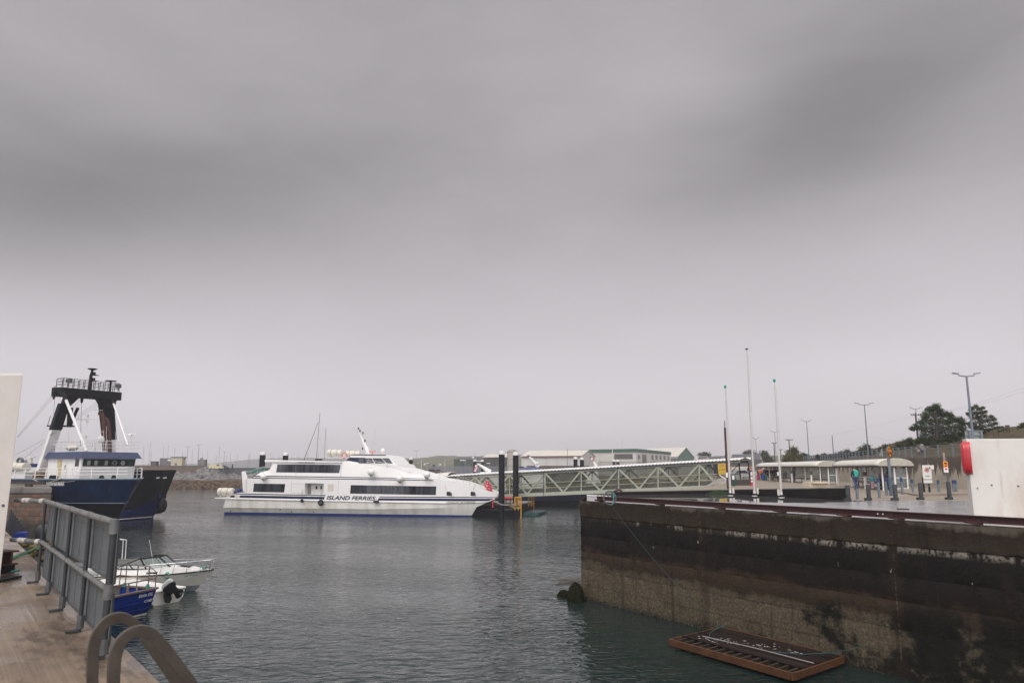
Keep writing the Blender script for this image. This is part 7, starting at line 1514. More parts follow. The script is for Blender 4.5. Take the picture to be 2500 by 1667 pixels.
bush(2455, 1062, 80, [(2450, 1049, 3), (2462, 1052, 3), (2440, 1054, 4), (2470, 1055, 3)], 35, 'scrubby low bush on the bank crest right of the pines', 1, 160)
bush(2500, 1050, 77, [(2498, 1038, 6), (2510, 1034, 7), (2490, 1044, 5)], 36, 'brown heather bush on the crest at the right edge', 2, 300)
mb = MB(); rnd = random.Random(13)
for k in range(14):
    p = at(rnd.choice((2240, 2250, 2256, 2262, 2350)) + rnd.uniform(-6, 6), rnd.uniform(1090, 1102), 72 + rnd.uniform(0, 5)); mb.ball(p, rnd.uniform(.18, .38), 8, (1.3, .8, .7), Matrix.Rotation(rnd.uniform(0, 3), 3, V((1, rnd.random(), 1)).normalized()))
struct(mb.build('bank_rocks', mat('bank_rock', (.2, .19, .18), .9, var=.3, scale=2)), 'stuff')
mb = MB(); p = at(2465, 1060, 75); mb.beam(p + V((-.1, 0, -.9)), p + V((-.25, 0, .9)), .1, .1); mb.beam(p + V((.12, 0, -.9)), p + V((.0, 0, .75)), .08, .08); mb.box(p + V((-.18, -.06, .72)), (.42, .05, .42)); mb.build('bank_marker', mat('marker_brown', (.07, .045, .04), .8), origin=p, tag=('small brown wooden marker sign on the bank crest', 'sign'))
mb = MB()
for k, px in enumerate((2410, 2425, 2437, 2452, 2485)): p = at(px, 1064 - (px - 2410) * .1, 76); mb.beam(p - V((0, 0, .5)), p + V((0, 0, .6)), .06, .06)
mb.build('bank_fence', mat('fence_wood', (.08, .06, .05), .8), origin=at(2425, 1064, 76), tag=('row of thin dark fence stakes on the bank', 'fence'))
# ================================================================= LAMP POSTS and poles
def lamp(px, yb, yt, d, label, arm=1.75, r=.1, lean=0, zb=None):
    b = at(px, yb, d); z = at(px, yt, d).z; b.z = zb if zb is not None else b.z; t = thing('street_lamp', label, 'street lamp', b, 'double armed street lamps')
    tp = V((b.x, b.y, z)); MB().tube([b, lerp(b, tp, .3), tp], [r * .85, r * .72, r * .45], 10).build('column', BLUEGREY, t, smooth=True)
    for s_ in (-1, 1): a = MB().tube([tp, tp + V((s_ * arm * .5, 0, .06)), tp + V((s_ * arm * .6, 0, .1))], [.05, .045, .04], 6).build('arm', BLUEGREY, t); MB().loft([[tp + V((s_ * arm * f, y, .1 + .12 * f + z_)) for y, z_ in ((-.13, 0), (.13, 0), (.1, .07), (-.1, .07))] for f in (.58, 1.0)]).build('lamp_head', BLUEGREY, a)
    return t
lamp(2388, 1190, 919, 54, 'tallest double armed street lamp rising behind the white wall', 1.0, .15, zb=4.7); lamp(2126.5, 1190, 988.5, 92, 'double armed street lamp behind the near shelter', 1.2, .12, zb=4.7); lamp(2244, 1090, 998.5, 110, 'slim double armed lamp just left of the large dark pine', .9, .10)
lamp(1979, 1175, 1029, 128, 'double armed street lamp above the near end of the far shelter', .95, .12, zb=4.7); lamp(1850, 1165, 1071, 160, 'double armed street lamp before the slate roofed house', .75, .09, zb=4.7); lamp(1898, 1165, 1055, 140, 'double armed street lamp hidden partly by the right flagpole', .8, .09, zb=4.7)
lamp(455, 1143, 1091, 262, 'shorter double armed lamp on the breakwater wall', .9, .11, zb=6); lamp(482, 1143, 1086.5, 250, 'taller double armed lamp on the breakwater wall', 1.0, .13, zb=6); lamp(545, 1150, 1103, 262, 'single thin lamp right of the cream van on the breakwater', .4, .10, zb=4); lamp(1016, 1145, 1101, 215, 'double armed lamp before the hill right of the ferry pilothouse', .8, .06, zb=4.6)
def ylamp(px, yb, yt, d, lab, dx=-.8):
    b = at(px, yb, d); b.z = 1.3 if d < 125 else 4.6; z = at(px, yt, d).z; t = thing('pontoon_lamp', lab, 'lamp', b); MB().tube([b, V((b.x, b.y, z))], .06, 8).build('post', BLUEGREY, t); MB().loft([[V((b.x + x, b.y + y, z + .04 + h)) for y, h in ((-.16, 0), (.16, 0), (.16, .1), (-.16, .1))] for x in (.1, dx)]).build('lamp_head', PLASTICW, t)
ylamp(1135, 1181, 1125, 116, 'single arm lamp post before the gangway left end'); ylamp(1173.5, 1150, 1126, 120, 'single arm lamp behind the white boom'); ylamp(1195, 1152, 1132, 125, 'single arm lamp post at the root of the white boom', -.5); ylamp(1046, 1152, 1131.5, 150, 'single arm lamp above the ball fender on the foredeck', -.4); ylamp(1018, 1142, 1131.5, 150, 'small lamp before the silver hatchback', .3)
def globe(px, py, d): p = at(px, py, d); b = V((p.x, p.y, 4.6)); t = thing('globe_lamp', 'small white globe lamp before the distant fence', 'lamp', b, 'globe lamps before the fence'); MB().tube([b, p], .05, 6).build('post', BLUEGREY, t); MB().ball(p, .22, 10).build('globe', PLASTICW, t, smooth=True)
globe(1037, 1133, 170); globe(1075, 1134, 170); globe(1155, 1117, 150)
mb = None
for px, y0, y1, d, r, lab in ((1028.5, 1136, 1121, 260, .08, 'pale thin pole before the hill, left of a spaced pair'), (1086, 1136, 1122, 260, .08, 'pale thin pole before the hill, right of a spaced pair'), (1071.5, 1137, 1129, 240, .09, 'short pale pole between the two thin hill poles'), (1385.5, 1140, 1094, 150, .06, 'thin grey lamp column before the cream roofed warehouse'), (2036.5, 1130, 1063, 115, .1, 'plain utility pole between the two shelters in the distance')):
    b = at(px, y0, d); b.z = 4.6; tp = V((b.x, b.y, at(px, y1, d).z)); t = thing('pole', lab, 'pole', b); MB().tube([b, tp], [r, r * .7], 8).build('shaft', CREAM if d > 200 else BLUEGREY, t)
def upole(px, yb, yt, d, arms, lab):
    b = at(px, yb, d); t = thing('utility_pole', lab, 'utility pole', b); z = at(px, yt, d).z; tp = V((b.x, b.y, z)); MB().tube([b, tp], [.14, .1], 8).build('shaft', mat('pole_wood', (.075, .065, .06), .8), t)
    for y, w_ in arms:
        c = V((b.x, b.y - .12, at(px, y, d).z)); a = MB().beam(c - V((w_, 0, 0)), c + V((w_, 0, 0)), .1, .1).build('crossarm', MATS['pole_wood'], t); m2 = MB(); [m2.tube([c + V((x * w_, 0, 0)), c + V((x * w_, 0, .22))], .05, 6) for x in (-.95, -.5, .5, .95)]; m2.build('insulator', INK, a)
upole(2243, 1098, 1008, 108, [(1013, .75)], 'wooden utility pole with crossarm in front of the large pine left side'); upole(1929, 1120, 1072, 150, [(1074, .7)], 'wooden utility pole above the yellowish green tree'); upole(1893.5, 1150, 1081, 160, [(1082, .5)], 'dark utility pole just left of the right flagpole'); upole(1908, 1140, 1096, 180, [(1098, .4)], 'short utility pole left of the yellowish green tree'); upole(1770, 1118, 1110, 240, [], 'stub utility pole in mist above the gangway notice')
o = thing('overhead_wire', 'faint overhead wires crossing the sky on the right', 'wire', at(2243, 1010, 108)); mb = MB()
for (x0, y0, d0), (x1, y1, d1) in (((2243, 1012, 108), (2560, 925, 60)), ((2248, 1012, 108), (2560, 935, 60)), ((2243, 1012, 108), (1929, 1074, 150)), ((2126, 1066, 100), (2243, 1066, 108))): a, b = at(x0, y0, d0), at(x1, y1, d1); mb.tube([lerp(a, b, s_) - V((0, 0, .5 * math.sin(math.pi * s_))) for s_ in samp(0, 1, 10)], .005, 4)
mb.build('wire', GALV, o)
# ================================================================= NEAR RAILING (left)
RZ = 5.915 - GZ; MZ = 5.325 - GZ
fps = [onz(x, y, GZ) for x, y in ((91, 1421), (116, 1450.5), (150, 1490), (194, 1541), (250, 1606))]
fa, fe = fps[0], fps[-1]; FDv = (fe - fa).normalized(); fps = [fa + FDv * (p - fa).dot(FDv) for p in fps]; FNv = V((FDv.y, -FDv.x, 0)); FNv = FNv if FNv.x > 0 else -FNv
t = thing('railing', 'grey galvanised railing with louvred mesh panels along the near quay', 'railing', fa)
for i, p in enumerate(fps):
    mb = MB(); wd = .048 if i < 4 else .06; mb.tube([p + V((0, 0, .02)), p + V((0, 0, RZ if i < 4 else RZ + .01))], wd * .45 if i < 4 else .03, 10); po = mb.build('post', mat('post_dark', (.04, .044, .048), .5, .3, var=.3, scale=8), t, smooth=True, ang=50)
    MB().box(p + V((0, 0, .012)) - FNv * .06, (.14, .10, .016), math.atan2(FNv.y, FNv.x)).build('base_plate', MATS['post_dark'], po); MB().tube([p + V((0, 0, .03)), p + V((0, 0, .16))], .036 if i < 4 else .045, 10).build('socket', GALV, po, smooth=True)
mb = MB(); top = [p + V((0, 0, RZ)) for p in fps]; mb.tube([top[0], top[-1]], .031, 12); mb.ball(top[-1], .037, 12); mb.build('top_rail', GALVL, t, smooth=True)
mb = MB(); mid = [p + V((0, 0, MZ)) for p in fps]; mb.tube([mid[0], mid[-1]], .027, 12); mb.ball(mid[-1], .034, 12); mb.build('middle_rail', GALVL, t, smooth=True)
mb = MB()
for i, p in enumerate(fps[:-1]):
    for z, r_ in ((RZ, .037), (MZ, .033)): mb.tube([p - FDv * .06 + V((0, 0, z)), p + FDv * .06 + V((0, 0, z))], r_, 12)
for i in range(4):
    for z, r_ in ((RZ, .035), (MZ, .031)): c = lerp(fps[i], fps[i + 1], .55); mb.tube([c - FDv * .04 + V((0, 0, z)), c + FDv * .04 + V((0, 0, z))], r_, 12)
for z in (RZ - .1, MZ - .08): p = fe + V((0, 0, z)); mb.tube([p, p + V((0, 0, .13))], .04, 12)
mb.build('pipe_joint', GALVL, t, smooth=True)
SLAT = mat('louvre_grey', (.075, .086, .088), .5, .2, var=.2, scale=5); off = FNv * .055
for i in range(4):
    a, b = fps[i] + FDv * .05, fps[i + 1] - FDv * .05
    for z0, z1 in ((.10, MZ - .05), (MZ + .05, RZ - .06)):
        mb = MB(); n = int((z1 - z0 - .08) / .0255)
        for k in range(n):
            z = z0 + .03 + (z1 - z0 - .09) * k / (n - 1); p0, p1 = a + off + V((0, 0, z)), b + off + V((0, 0, z)); mb.add([p0 - FNv * .006, p1 - FNv * .006, p1 + FNv * .006 + V((0, 0, .0225)), p0 + FNv * .006 + V((0, 0, .0225))], [(0, 1, 2, 3)])
        for f in (0, .33, .67, 1): q_ = lerp(a, b, f) + off; mb.beam(q_ + V((0, 0, z0)), q_ + V((0, 0, z1)), .012, .016)
        for z, h_ in ((z0 + .01, .04), (z1 - .02, .07)): mb.beam(a + off + V((0, 0, z)), b + off + V((0, 0, z)), .014, h_)
        mb.build('louvre_panel', SLAT, t)
# return rails to the white pillar
t = thing('railing', 'short pair of pipe rails joining the white pillar and the louvred railing', 'railing', fa); wp = V((-7.42, 11.55, GZ))
for z in (RZ + .0, MZ): MB().tube([fa + V((0, 0, z)), V((wp.x - .25, wp.y + .1, GZ + z))], .032, 12).build('pipe', GALVL, t, smooth=True)
mb = MB()
for z in (RZ, MZ):
    a, b = fa + V((0, 0, z)), V((wp.x - .25, wp.y + .1, GZ + z))
    for f in (.10, .55, .68): c = lerp(a, b, f); d = (b - a).normalized() * .045; mb.tube([c - d, c + d], .041, 12)
mb.build('pipe_joint', mat('joint_pale', (.42, .40, .37), .5, var=.2, scale=8), t, smooth=True)
# white pillar
zt = at(60, 911, 11.4).z; xr = at(30, 1150, 11.4).x
PW = mat('pillar_white', (.54, .51, .475), .6, var=.06, scale=2, dirt=[((.38, .31, .25), .55, .25, 1.6, .2), ((.22, .17, .13), .70, .06, 7, .6)])
pw_ = MB().prism([V((xr, 11.4, GZ)), V((xr - 3, 11.6, GZ)), V((xr - 3.3, 12.2, GZ)), V((xr * 11.75 / 11.4 - .06, 11.75, GZ))], V((0, 0, zt - GZ))).build('white_pillar', PW, origin=(xr, 11.4, GZ), bevel=.03, tag=('tall white painted pillar at the left edge of the near quay', 'pillar'))
MB().box((xr - .75, 11.44, 6.2), (1.0, .03, 2.3)).build('panel', mat('panel_pale', (.56, .56, .58), .5, var=.03), pw_, bevel=.02); mb = MB(); mb.lathe(V((xr - .08, 11.4, 5.85)), [(.01, -.02), (.02, -.01), (.02, .01), (.005, .015)], 8, Matrix.Rotation(math.pi / 2, 3, 'X')); mb.build('bolt', GALV, pw_); MB().box((xr - .02, 11.5, GZ + .02), (.24, .5, .03)).build('base_plate', BLACK, pw_)
# stub of the red rail beam
t = thing('crane_rail', 'dark red end of a steel rail beam on a block beside the white pillar', 'beam', V((-8.4, 12.8, GZ))); e = onz(24, 1398, GZ); e.z = GZ + .33; d = V((-.80, .6, 0)) ; mb = MB()
for z, wd, h in ((0, .24, .025), (-.2, .24, .025)): mb.beam(e + V((0, 0, z)), e + d * -.0 + V((-2.4, .9, z)), wd, h)
mb.beam(e + V((0, 0, -.1)), e + V((-2.4, .9, -.1)), .04, .17); mb.build('beam', RUST, t); MB().box(e + V((-.2, .07, -.27)), (.26, .3, .12)).build('foot', BLACK, t)
MB().tube([onz(22, 1364.5, GZ + .03), onz(75, 1345.5, GZ + .05), onz(92, 1336, GZ + .25)], .035, 8).build('green_pole', mat('pole_green', (.11, .22, .14), .6, var=.3, scale=6), origin=onz(50, 1355, GZ), tag=('pale green pole lying across the near quay edge', 'pole'))
mb = MB(); a = onz(27, 1395, GZ + .02); mb.tube([a, onz(35, 1393, GZ + .03), onz(48, 1392.5, GZ + .03)], .02, 6); mb.build('rope_end', ROPEG, origin=a, tag=('short teal rope end on the near deck by the red beam', 'rope'))
mb = MB()
for k in range(7): p = onz(20 + k * 5, 1302 + k * 5, GZ - .8 - .1 * k); mb.tube([p - V((0, 0, 1.4)), p + V((0, 0, .9 - .02 * k))], .045, 8)
mb.build('ladder_rails', mat('rail_slate', (.05, .055, .065), .5), origin=onz(35, 1316, GZ), tag=('cluster of dark vertical bars fixed to the quay edge near the pillar', 'ladder'))
mb = MB(); rnd = random.Random(5); p = onz(88, 1352, GZ - .5)
for k in range(14): mb.ball(p + V((rnd.uniform(-.35, .35), rnd.uniform(-.3, .3), rnd.uniform(-.3, .3))), rnd.uniform(.08, .18), 7, (1, 1, .7))
mb.build('net_heap', mat('net_yellow', (.13, .095, .03), .8, var=.7, scale=8), origin=p, tag=('yellowish heap of nets hanging below the green pole', 'net'))
# yellow and orange gear glimpsed through the louvres, lying in the skiff
for x, y, m, lab in ((182, 1335, ORANGE, 'orange float glimpsed through the louvres, upper left'), (232, 1340, RED, 'faded red float glimpsed through the louvres'), (240, 1372, SIGNY, 'yellow oilskin heap glimpsed through the louvres')):
    p = onz(x, y, .6); MB().ball(p, .24, 10, (1.5 if m is SIGNY else 1, 1, .8)).build('float', m, origin=p, smooth=True, tag=(lab, 'float'))
# ================================================================= LADDER HOOPS
NDv = ND; NNv = NN
STEELB = mat('weathered_steel', (.085, .07, .057), .4, .5, var=.35, scale=5, bump=.06, bscale=60, dirt=[((.05, .03, .02), .54, .2, 4.5, 1), ((.2, .04, .02), .72, .06, 3, .6)])
t = thing('quay_ladder', 'two weathered steel hoop handrails of a quay ladder in the foreground', 'ladder', V((-2.2, 4.6, GZ)))
def hoop(anchor_px, pts, name='hoop'):
    P0 = anchor_px; ctr = [onpl(x, y, P0, NDv) for x, y in pts]; mb = MB(); rows = []
    # smooth the path
    path = []
    for i in range(len(ctr) - 1):
        p0, p1, p2, p3 = ctr[max(i - 1, 0)], ctr[i], ctr[i + 1], ctr[min(i + 2, len(ctr) - 1)]
        for k in range(6):
            s_ = k / 6; path.append(.5 * ((2 * p1) + (p2 - p0) * s_ + (2 * p0 - 5 * p1 + 4 * p2 - p3) * s_ * s_ + (3 * p1 - p0 - 3 * p2 + p3) * s_ ** 3))
    path.append(ctr[-1]); path.append(ctr[-1] + (ctr[-1] - ctr[-2]).normalized() * 1.6); path.insert(0, ctr[0] + V((0, 0, -.9)))
    for i, p in enumerate(path):
        d = (path[min(i + 1, len(path) - 1)] - path[max(i - 1, 0)]).normalized(); n = d.cross(NDv).normalized(); h, b = .030, .02
        rows.append([p + n * x * h + NDv * y * b for x, y in ((-1, -1), (1, -1), (1, 1), (-1, 1))])
    mb.loft(rows); return mb.build(name, STEELB, t, bevel=.003)
h2 = V((-2.05, 4.25, 0)); h1 = h2 + NDv * .6
def c8(x, y): return (x * .29787, 1200 + y * .29787)
hoop(h1, [c8(*p) for p in ((757, 1700), (757, 1500), (765, 1300), (800, 1160), (880, 1060), (975, 1027), (1070, 1060), (1150, 1140), (1230, 1250), (1330, 1390), (1450, 1568))])
hoop(h2, [c8(*p) for p in ((930, 1700), (930, 1520), (945, 1340), (990, 1230), (1070, 1160), (1165, 1138), (1240, 1165), (1310, 1235), (1400, 1345), (1500, 1480), (1600, 1620))])
mb = MB(); a = onpl(*c8(1480, 1500), h2, NDv); d = NDv
for k in range(4): q_ = onpl(*c8(1330 + 120 * k, 1290 + 160 * k), h2, NDv) - V((0, 0, .35 + .06 * k)); mb.tube([q_, q_ + NDv * .6], .014, 6)
mb.build('rung', STEELB, t)
# ================================================================= PEOPLE
SKIN = mat('skin', (.42, .26, .19), .6, var=.08); HAIR = mat('hair_dark', (.02, .015, .012), .7); SHOE = mat('shoe', (.03, .03, .03), .6)
def skinmesh(verts, edges, rad):
    me = bpy.data.meshes.new('s'); me.from_pydata(verts, edges, []); o = bpy.data.objects.new('s', me); COL.objects.link(o); o.modifiers.new('s', 'SKIN'); ss = o.modifiers.new('u', 'SUBSURF'); ss.levels = 1; ss.render_levels = 1
    for i, r in enumerate(rad): me.skin_vertices[0].data[i].radius = (r, r) if isinstance(r, float) else r
    me.skin_vertices[0].data[0].use_root = True
    dg = bpy.context.evaluated_depsgraph_get(); dg.update(); m = bpy.data.meshes.new_from_object(o.evaluated_get(dg)); bpy.data.objects.remove(o); return m
def person(px, yb, d, H, face, top, bottom, label, pose='stand', hood=None, pack=None, hair=HAIR, ground=GZ, longcoat=False):
    b = at(px, yb, d); b.z = ground; t = thing('person', label, 'person', b); t.rotation_euler = (0, 0, face); s = H / 1.75
    st = {'stand': (.10, .02, 0), 'walk': (.09, .24, .05), 'sit': (.1, 0, 0)}[pose]; fw = st[1]
    sit = pose == 'sit'; hz = .92 if not sit else .48
    def leg(sx, f):
        if sit: return [(sx * .1, -.42, .46), (sx * .11, -.44, .08), (sx * .11, -.56, .03)]
        return [(sx * .1, -f * .45 - .03, .50), (sx * .1, -f + (.0 if f >= 0 else .04), .09), (sx * .1, -f - .13, .03)]
    L, Rr = leg(-1, fw), leg(1, -fw); z0 = hz
    V_ = [(0, 0, z0), (0, .0, z0 + .25), (0, -.01, z0 + .46), (0, -.02, z0 + .58), (0, -.04, z0 + .68), (0, -.04, z0 + .78)] + \
         [(-.1, 0, z0 - .05)] + L + [(.1, 0, z0 - .05)] + Rr + \
         [(-.2, 0, z0 + .48), (-.27, .03 + fw * .3, z0 + .22), (-.26, -.1 - fw * .2, z0 + 0.0), (-.25, -.13 - fw * .2, z0 - .08), (.2, 0, z0 + .48), (.27, .03 - fw * .3, z0 + .22), (.26, -.12 + fw * .4, z0 + 0.0), (.25, -.14 + fw * .4, z0 - .08)]
    E_ = [(0, 1), (1, 2), (2, 3), (3, 4), (4, 5), (0, 6), (6, 7), (7, 8), (8, 9), (0, 10), (10, 11), (11, 12), (12, 13), (2, 14), (14, 15), (15, 16), (16, 17), (2, 18), (18, 19), (19, 20), (20, 21)]
    rad = [(.15, .11), (.13, .1), (.15, .1), .055, (.08, .095), (.07, .085), .085, .06, .042, .04, .085, .06, .042, .04, .06, .045, .035, .04, .06, .045, .035, .04]
    def fin(name, V__, E__, r__, m, parent=t):
        me = skinmesh([tuple(c * s for c in v) for v in V__], E__, [tuple(x * s for x in r) if isinstance(r, tuple) else r * s for r in r__]); me.name = name; me.materials.append(m); me.polygons.foreach_set('use_smooth', [True] * len(me.polygons)); o = bpy.data.objects.new(name, me); COL.objects.link(o); o.parent = parent; return o
    fin('body', V_, E_, rad, SKIN)
    up = lambda r, k=.02: tuple(x + k for x in r) if isinstance(r, tuple) else r + k
    ji = [0, 1, 2, 14, 15, 16, 18, 19, 20]; je = [(0, 1), (1, 2), (2, 3), (3, 4), (4, 5), (2, 6), (6, 7), (7, 8)]; vj = [V_[i] for i in ji]; rj = [up(rad[i], .028) for i in ji]
    vj[0] = (0, .0, z0 - (.03 if not longcoat else .28)); 
    if longcoat: rj[0] = (.2, .16)
    fin('jacket', vj, je, rj, top)
    ti = [0, 6, 7, 8, 10, 11, 12]; te = [(0, 1), (1, 2), (2, 3), (0, 4), (4, 5), (5, 6)]; fin('trousers', [V_[i] for i in ti], te, [up(rad[i], .017) for i in ti], bottom)
    for sx, g_ in ((-1, L), (1, Rr)): fin('shoe', [(g_[1][0], g_[1][1] + .02, .045), (g_[2][0], g_[2][1], .04)], [(0, 1)], [.055, .045], SHOE)
    hc = V((0, -.03 * s, (z0 + .76) * s)); mb = MB(); mb.ball(hc + V((0, .012 * s, .02 * s)), .112 * s, 12, (.92, 1.02, 1.02)); o = mb.build('hair' if not hood else 'hood', hood or hair, None); o.parent = t
    if hood: o.scale = (1.12, 1.12, 1.15); o.location = V((0, .0, -hc.z * .15))
    mb = MB(); mb.ball(V((0, -.15 * s, (z0 + .715) * s)), .018 * s, 6); [mb.ball(V((x * s, -.125 * s, (z0 + .735) * s)), .01 * s, 5) for x in (-.032, .032)]; mb.build('face_detail', SKIN, None).parent = t
    if pack:
        c = V((0, .19 * s, (z0 + .33) * s)); mb = MB(); mb.loft([[c + V((x * .15 * k * s, y * .085 * k * s, z * s)) for x, y in ((-1, -1), (1, -1), (1.05, .3), (.7, 1), (-.7, 1), (-1.05, .3))] for z, k in ((-.25, .85), (-.2, 1), (.1, 1), (.2, .9), (.25, .6))]); o = mb.build('backpack', pack, None, smooth=True); o.parent = t
        mb = MB(); [mb.tube([V((x * s, -.12 * s, (z0 + .25) * s)), V((x * s, -.12 * s, (z0 + .46) * s)), V((x * s, .1 * s, (z0 + .52) * s))], .02 * s, 5) for x in (-.1, .1)]; mb.build('strap', pack, None).parent = o
    return t
def cl(n, c): return mat('cloth_' + n, c, .8, var=.18, scale=9)
navy, blk, jean, teal, orng, grn, gry, pink, beige, turq, purp, royal = cl('navy', (.012, .02, .045)), cl('black', (.012, .012, .015)), cl('jean', (.03, .06, .16)), cl('teal', (.03, .38, .31)), cl('orange', (.75, .17, .07)), cl('green', (.012, .03, .028)), cl('grey', (.12, .12, .13)), cl('pink', (.62, .35, .5)), cl('beige', (.36, .27, .22)), cl('turq', (.015, .33, .42)), cl('purple', (.22, .16, .36)), cl('royal', (.02, .1, .4))
person(2090, 1196, 58.5, 1.78, math.pi + .15, navy, jean, 'man in navy jacket with teal backpack walking away', 'walk', pack=teal)
person(2131, 1194, 59.5, 1.12, math.pi - .3, turq, pink, 'small child in hooded turquoise coat and pink trousers', 'stand', hood=turq)
person(2155, 1194, 62, 1.55, -1.2, purp, blk, 'person in patterned purple top standing behind the near shelter post', 'stand')
person(2168, 1194, 62, 1.35, -.3, cl('lightblue', (.12, .24, .38)), cl('denim', (.07, .13, .25)), 'person in light blue rain cape seated in the near shelter', 'stand', hood=cl('capeblue', (.10, .2, .33)), longcoat=True)
person(1940, 1175.5, 90, 1.72, 1.4, blk, jean, 'person in long black coat standing alone inside the far shelter', 'stand', hood=blk, longcoat=True)
crowd = [(1852.5, 112, 1.6, .4, blk, blk, 'person in black at the left end of the waiting crowd', None), (1857, 108, 1.75, math.pi, orng, blk, 'person in bright orange jacket waiting in the crowd', None), (1862, 111, 1.8, 2.5, cl('coral', (.5, .09, .06)), navy, 'person in dark coral jacket behind the orange jacket', None), (1869.5, 107, 1.8, math.pi - .4, royal, beige, 'person in royal blue jacket with lime collar in the crowd', cl('lime', (.4, .55, .1))), (1873.5, 106, 1.75, 3.0, navy, navy, 'person in navy next to the royal blue jacket', None), (1877, 110, 1.7, 2.0, green_ if False else grn, blk, 'person in dark green behind the navy coat', None), (1882, 105, 1.7, 2.9, grn, beige, 'person in dark green jacket and pale trousers in the crowd', None), (1887, 108, 1.75, 3.4, blk, navy, 'person in black between the pale trousers and the tall hooded one', None), (1891.5, 104, 1.72, 3.0, grn, blk, 'hooded person in dark green left of the tall black hood', grn), (1895, 105, 1.82, 2.8, blk, blk, 'tall person with black hood near the right flagpole', blk), (1899.5, 103, 1.78, 3.3, navy, navy, 'person in dark navy just left of the right flagpole', None), (1905, 104, 1.7, 3.1, blk, gry, 'person in black almost hidden behind the right flagpole', None), (1914, 100, 1.35, -.5, gry, jean, 'person in grey seated beyond the right flagpole', None), (1920, 99, 1.3, -.7, cl('slate', (.08, .08, .11)), blk, 'person in slate jacket seated right of the grey one', None)]
for px, d, H, f, a, b, lab, hd in crowd: person(px, 1172, d, H, f, a, b, lab, 'stand', hood=hd)
person(1825.5, 1160, 128, 1.72, .3, navy, blk, 'left one of two distant people before the orange barrier', 'stand'); person(1833.5, 1160, 126, 1.75, -.3, cl('plum', (.05, .03, .08)), navy, 'right one of two distant people before the orange barrier', 'walk')
for px, d, m, lab in ((1864, 104, royal, 'blue suitcase standing before the waiting crowd'), (1867.5, 104, teal, 'teal suitcase beside the blue suitcase'), (1851.5, 106, cl('magenta', (.5, .03, .16)), 'magenta suitcase at the left end of the crowd')):
    p = at(px, 1172, d); p.z = GZ; t = thing('suitcase', lab, 'suitcase', p); MB().box(p + V((0, 0, .42)), (.42, .26, .7)).build('shell', m, t, bevel=.06); MB().tube([p + V((-.12, .08, .77)), p + V((-.12, .08, 1.0)), p + V((.12, .08, 1.0)), p + V((.12, .08, .77))], .012, 5).build('handle', GALV, t); mb = MB(); [mb.ball(p + V((x, 0, .04)), .04, 6) for x in (-.15, .15)]; mb.build('wheel', INK, t)
p = gp(2151, 1194.5, 60); t = thing('pushchair_bag', 'black bag on the ground beside the near shelter post', 'bag', p); MB().ball(p + V((0, 0, .2)), .24, 10, (1.2, .8, .85)).build('body', blk, t, smooth=True); MB().torus(p + V((0, 0, .42)), .1, .015, Matrix.Rotation(math.pi / 2, 3, 'X'), 12, 5).build('handle', blk, t)
# ================================================================= HAZE
hz_ = bpy.data.materials.new('haze'); hz_.use_nodes = True; n_ = hz_.node_tree; n_.nodes.clear(); o_ = n_.nodes.new('ShaderNodeOutputMaterial'); v_ = n_.nodes.new('ShaderNodeVolumePrincipled'); v_.inputs['Color'].default_value = (.76, .735, .765, 1); v_.inputs['Density'].default_value = .0005; v_.inputs['Anisotropy'].default_value = 0.0
n_.links.new(v_.outputs[0], o_.inputs['Volume'])
HB = MB().box((0, 800, 33.5), (4000, 2200, 71.5)).build('haze', hz_); HB['kind'] = 'stuff'; HB.display_type = 'BOUNDS'

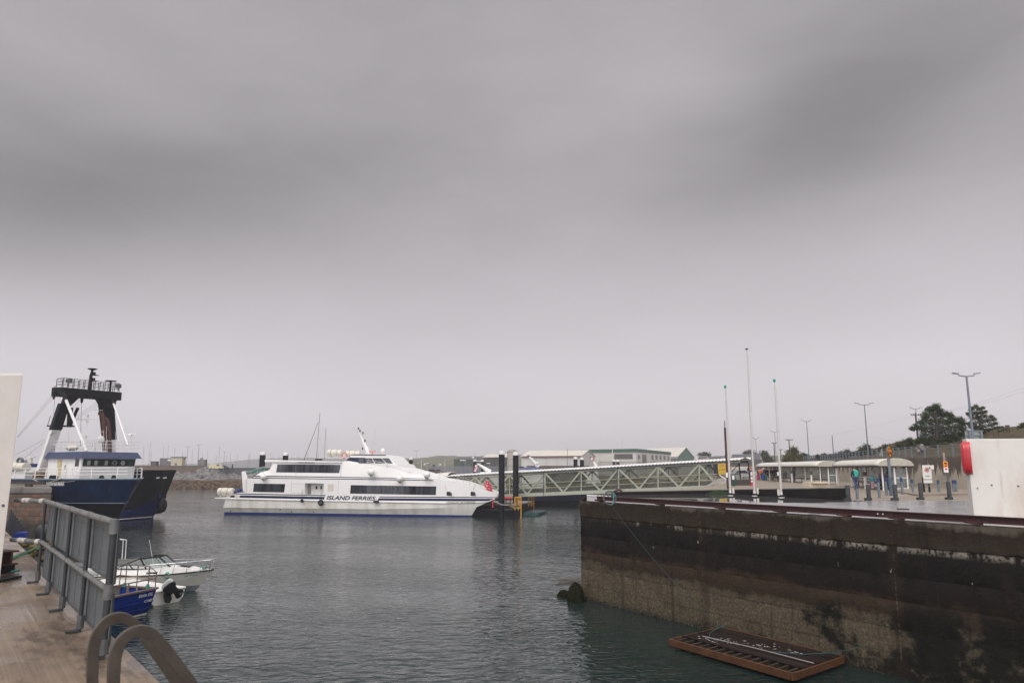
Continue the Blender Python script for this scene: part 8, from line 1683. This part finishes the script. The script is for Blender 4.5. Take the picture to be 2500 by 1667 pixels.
# ================================================================= one object per separate piece
def explode(stems):
    for o in list(COL.objects):
        if o.type != 'MESH' or o.name.split('.')[0] not in stems or not o.parent: continue
        me = o.data; n = len(me.vertices); par = list(range(n))
        def find(a):
            while par[a] != a: par[a] = par[par[a]]; a = par[a]
            return a
        for e in me.edges: par[find(e.vertices[0])] = find(e.vertices[1])
        isl = {}
        for i in range(n): isl.setdefault(find(i), []).append(i)
        grp = []
        for vs in isl.values():
            c = [me.vertices[i].co for i in vs]; lo = [min(p[k] for p in c) - .012 for k in range(3)]; hi = [max(p[k] for p in c) + .012 for k in range(3)]; grp.append([lo, hi, set(vs)])
        ch = True
        while ch:
            ch = False
            for i in range(len(grp)):
                for j in range(i + 1, len(grp)):
                    if all(grp[i][0][k] <= grp[j][1][k] and grp[j][0][k] <= grp[i][1][k] for k in range(3)):
                        grp[i][0] = [min(a, b) for a, b in zip(grp[i][0], grp[j][0])]; grp[i][1] = [max(a, b) for a, b in zip(grp[i][1], grp[j][1])]; grp[i][2] |= grp[j][2]; del grp[j]; ch = True; break
                if ch: break
        if len(grp) < 2 or len(grp) > 100: continue
        own = {}
        for k, g_ in enumerate(grp):
            for v in g_[2]: own[v] = k
        sm = len(me.polygons) and me.polygons[0].use_smooth
        for k, g_ in enumerate(grp):
            ids = sorted(g_[2]); mp = {v: i for i, v in enumerate(ids)}; fs_ = [[mp[v] for v in p.vertices] for p in me.polygons if own[p.vertices[0]] == k]
            m2 = bpy.data.meshes.new(me.name); m2.from_pydata([tuple(me.vertices[v].co) for v in ids], [], fs_); [m2.materials.append(m) for m in me.materials]
            if sm: m2.polygons.foreach_set('use_smooth', [True] * len(m2.polygons)); m2.set_sharp_from_angle(angle=R(40))
            o2 = o.copy(); o2.data = m2; COL.objects.link(o2)
        kids = list(o.children)
        if kids: 
            for c in kids: c.parent = o2
        bpy.data.objects.remove(o)
explode({'cradle', 'guard_rail', 'pipe_joint', 'post', 'mullion', 'panel_seam', 'navigation_light', 'wheelhouse_window', 'window_band', 'drain_hole', 'bolt', 'bolt_hole', 'door_window', 'headlight', 'insulator', 'rib', 'hanging_block', 'white_band', 'mooring_tail', 'mooring_post', 'fishing_rod', 'wheel', 'aerial', 'hoop', 'rung', 'stern_fin', 'downpipe', 'white_mark', 'strap', 'chimney', 'side_board', 'roof_stripe', 'navy_panel', 'stripe', 'joist', 'cleat', 'box', 'handrail', 'rubbing_strake', 'gunwale', 'signal_mast', 'clear_view_screen'})
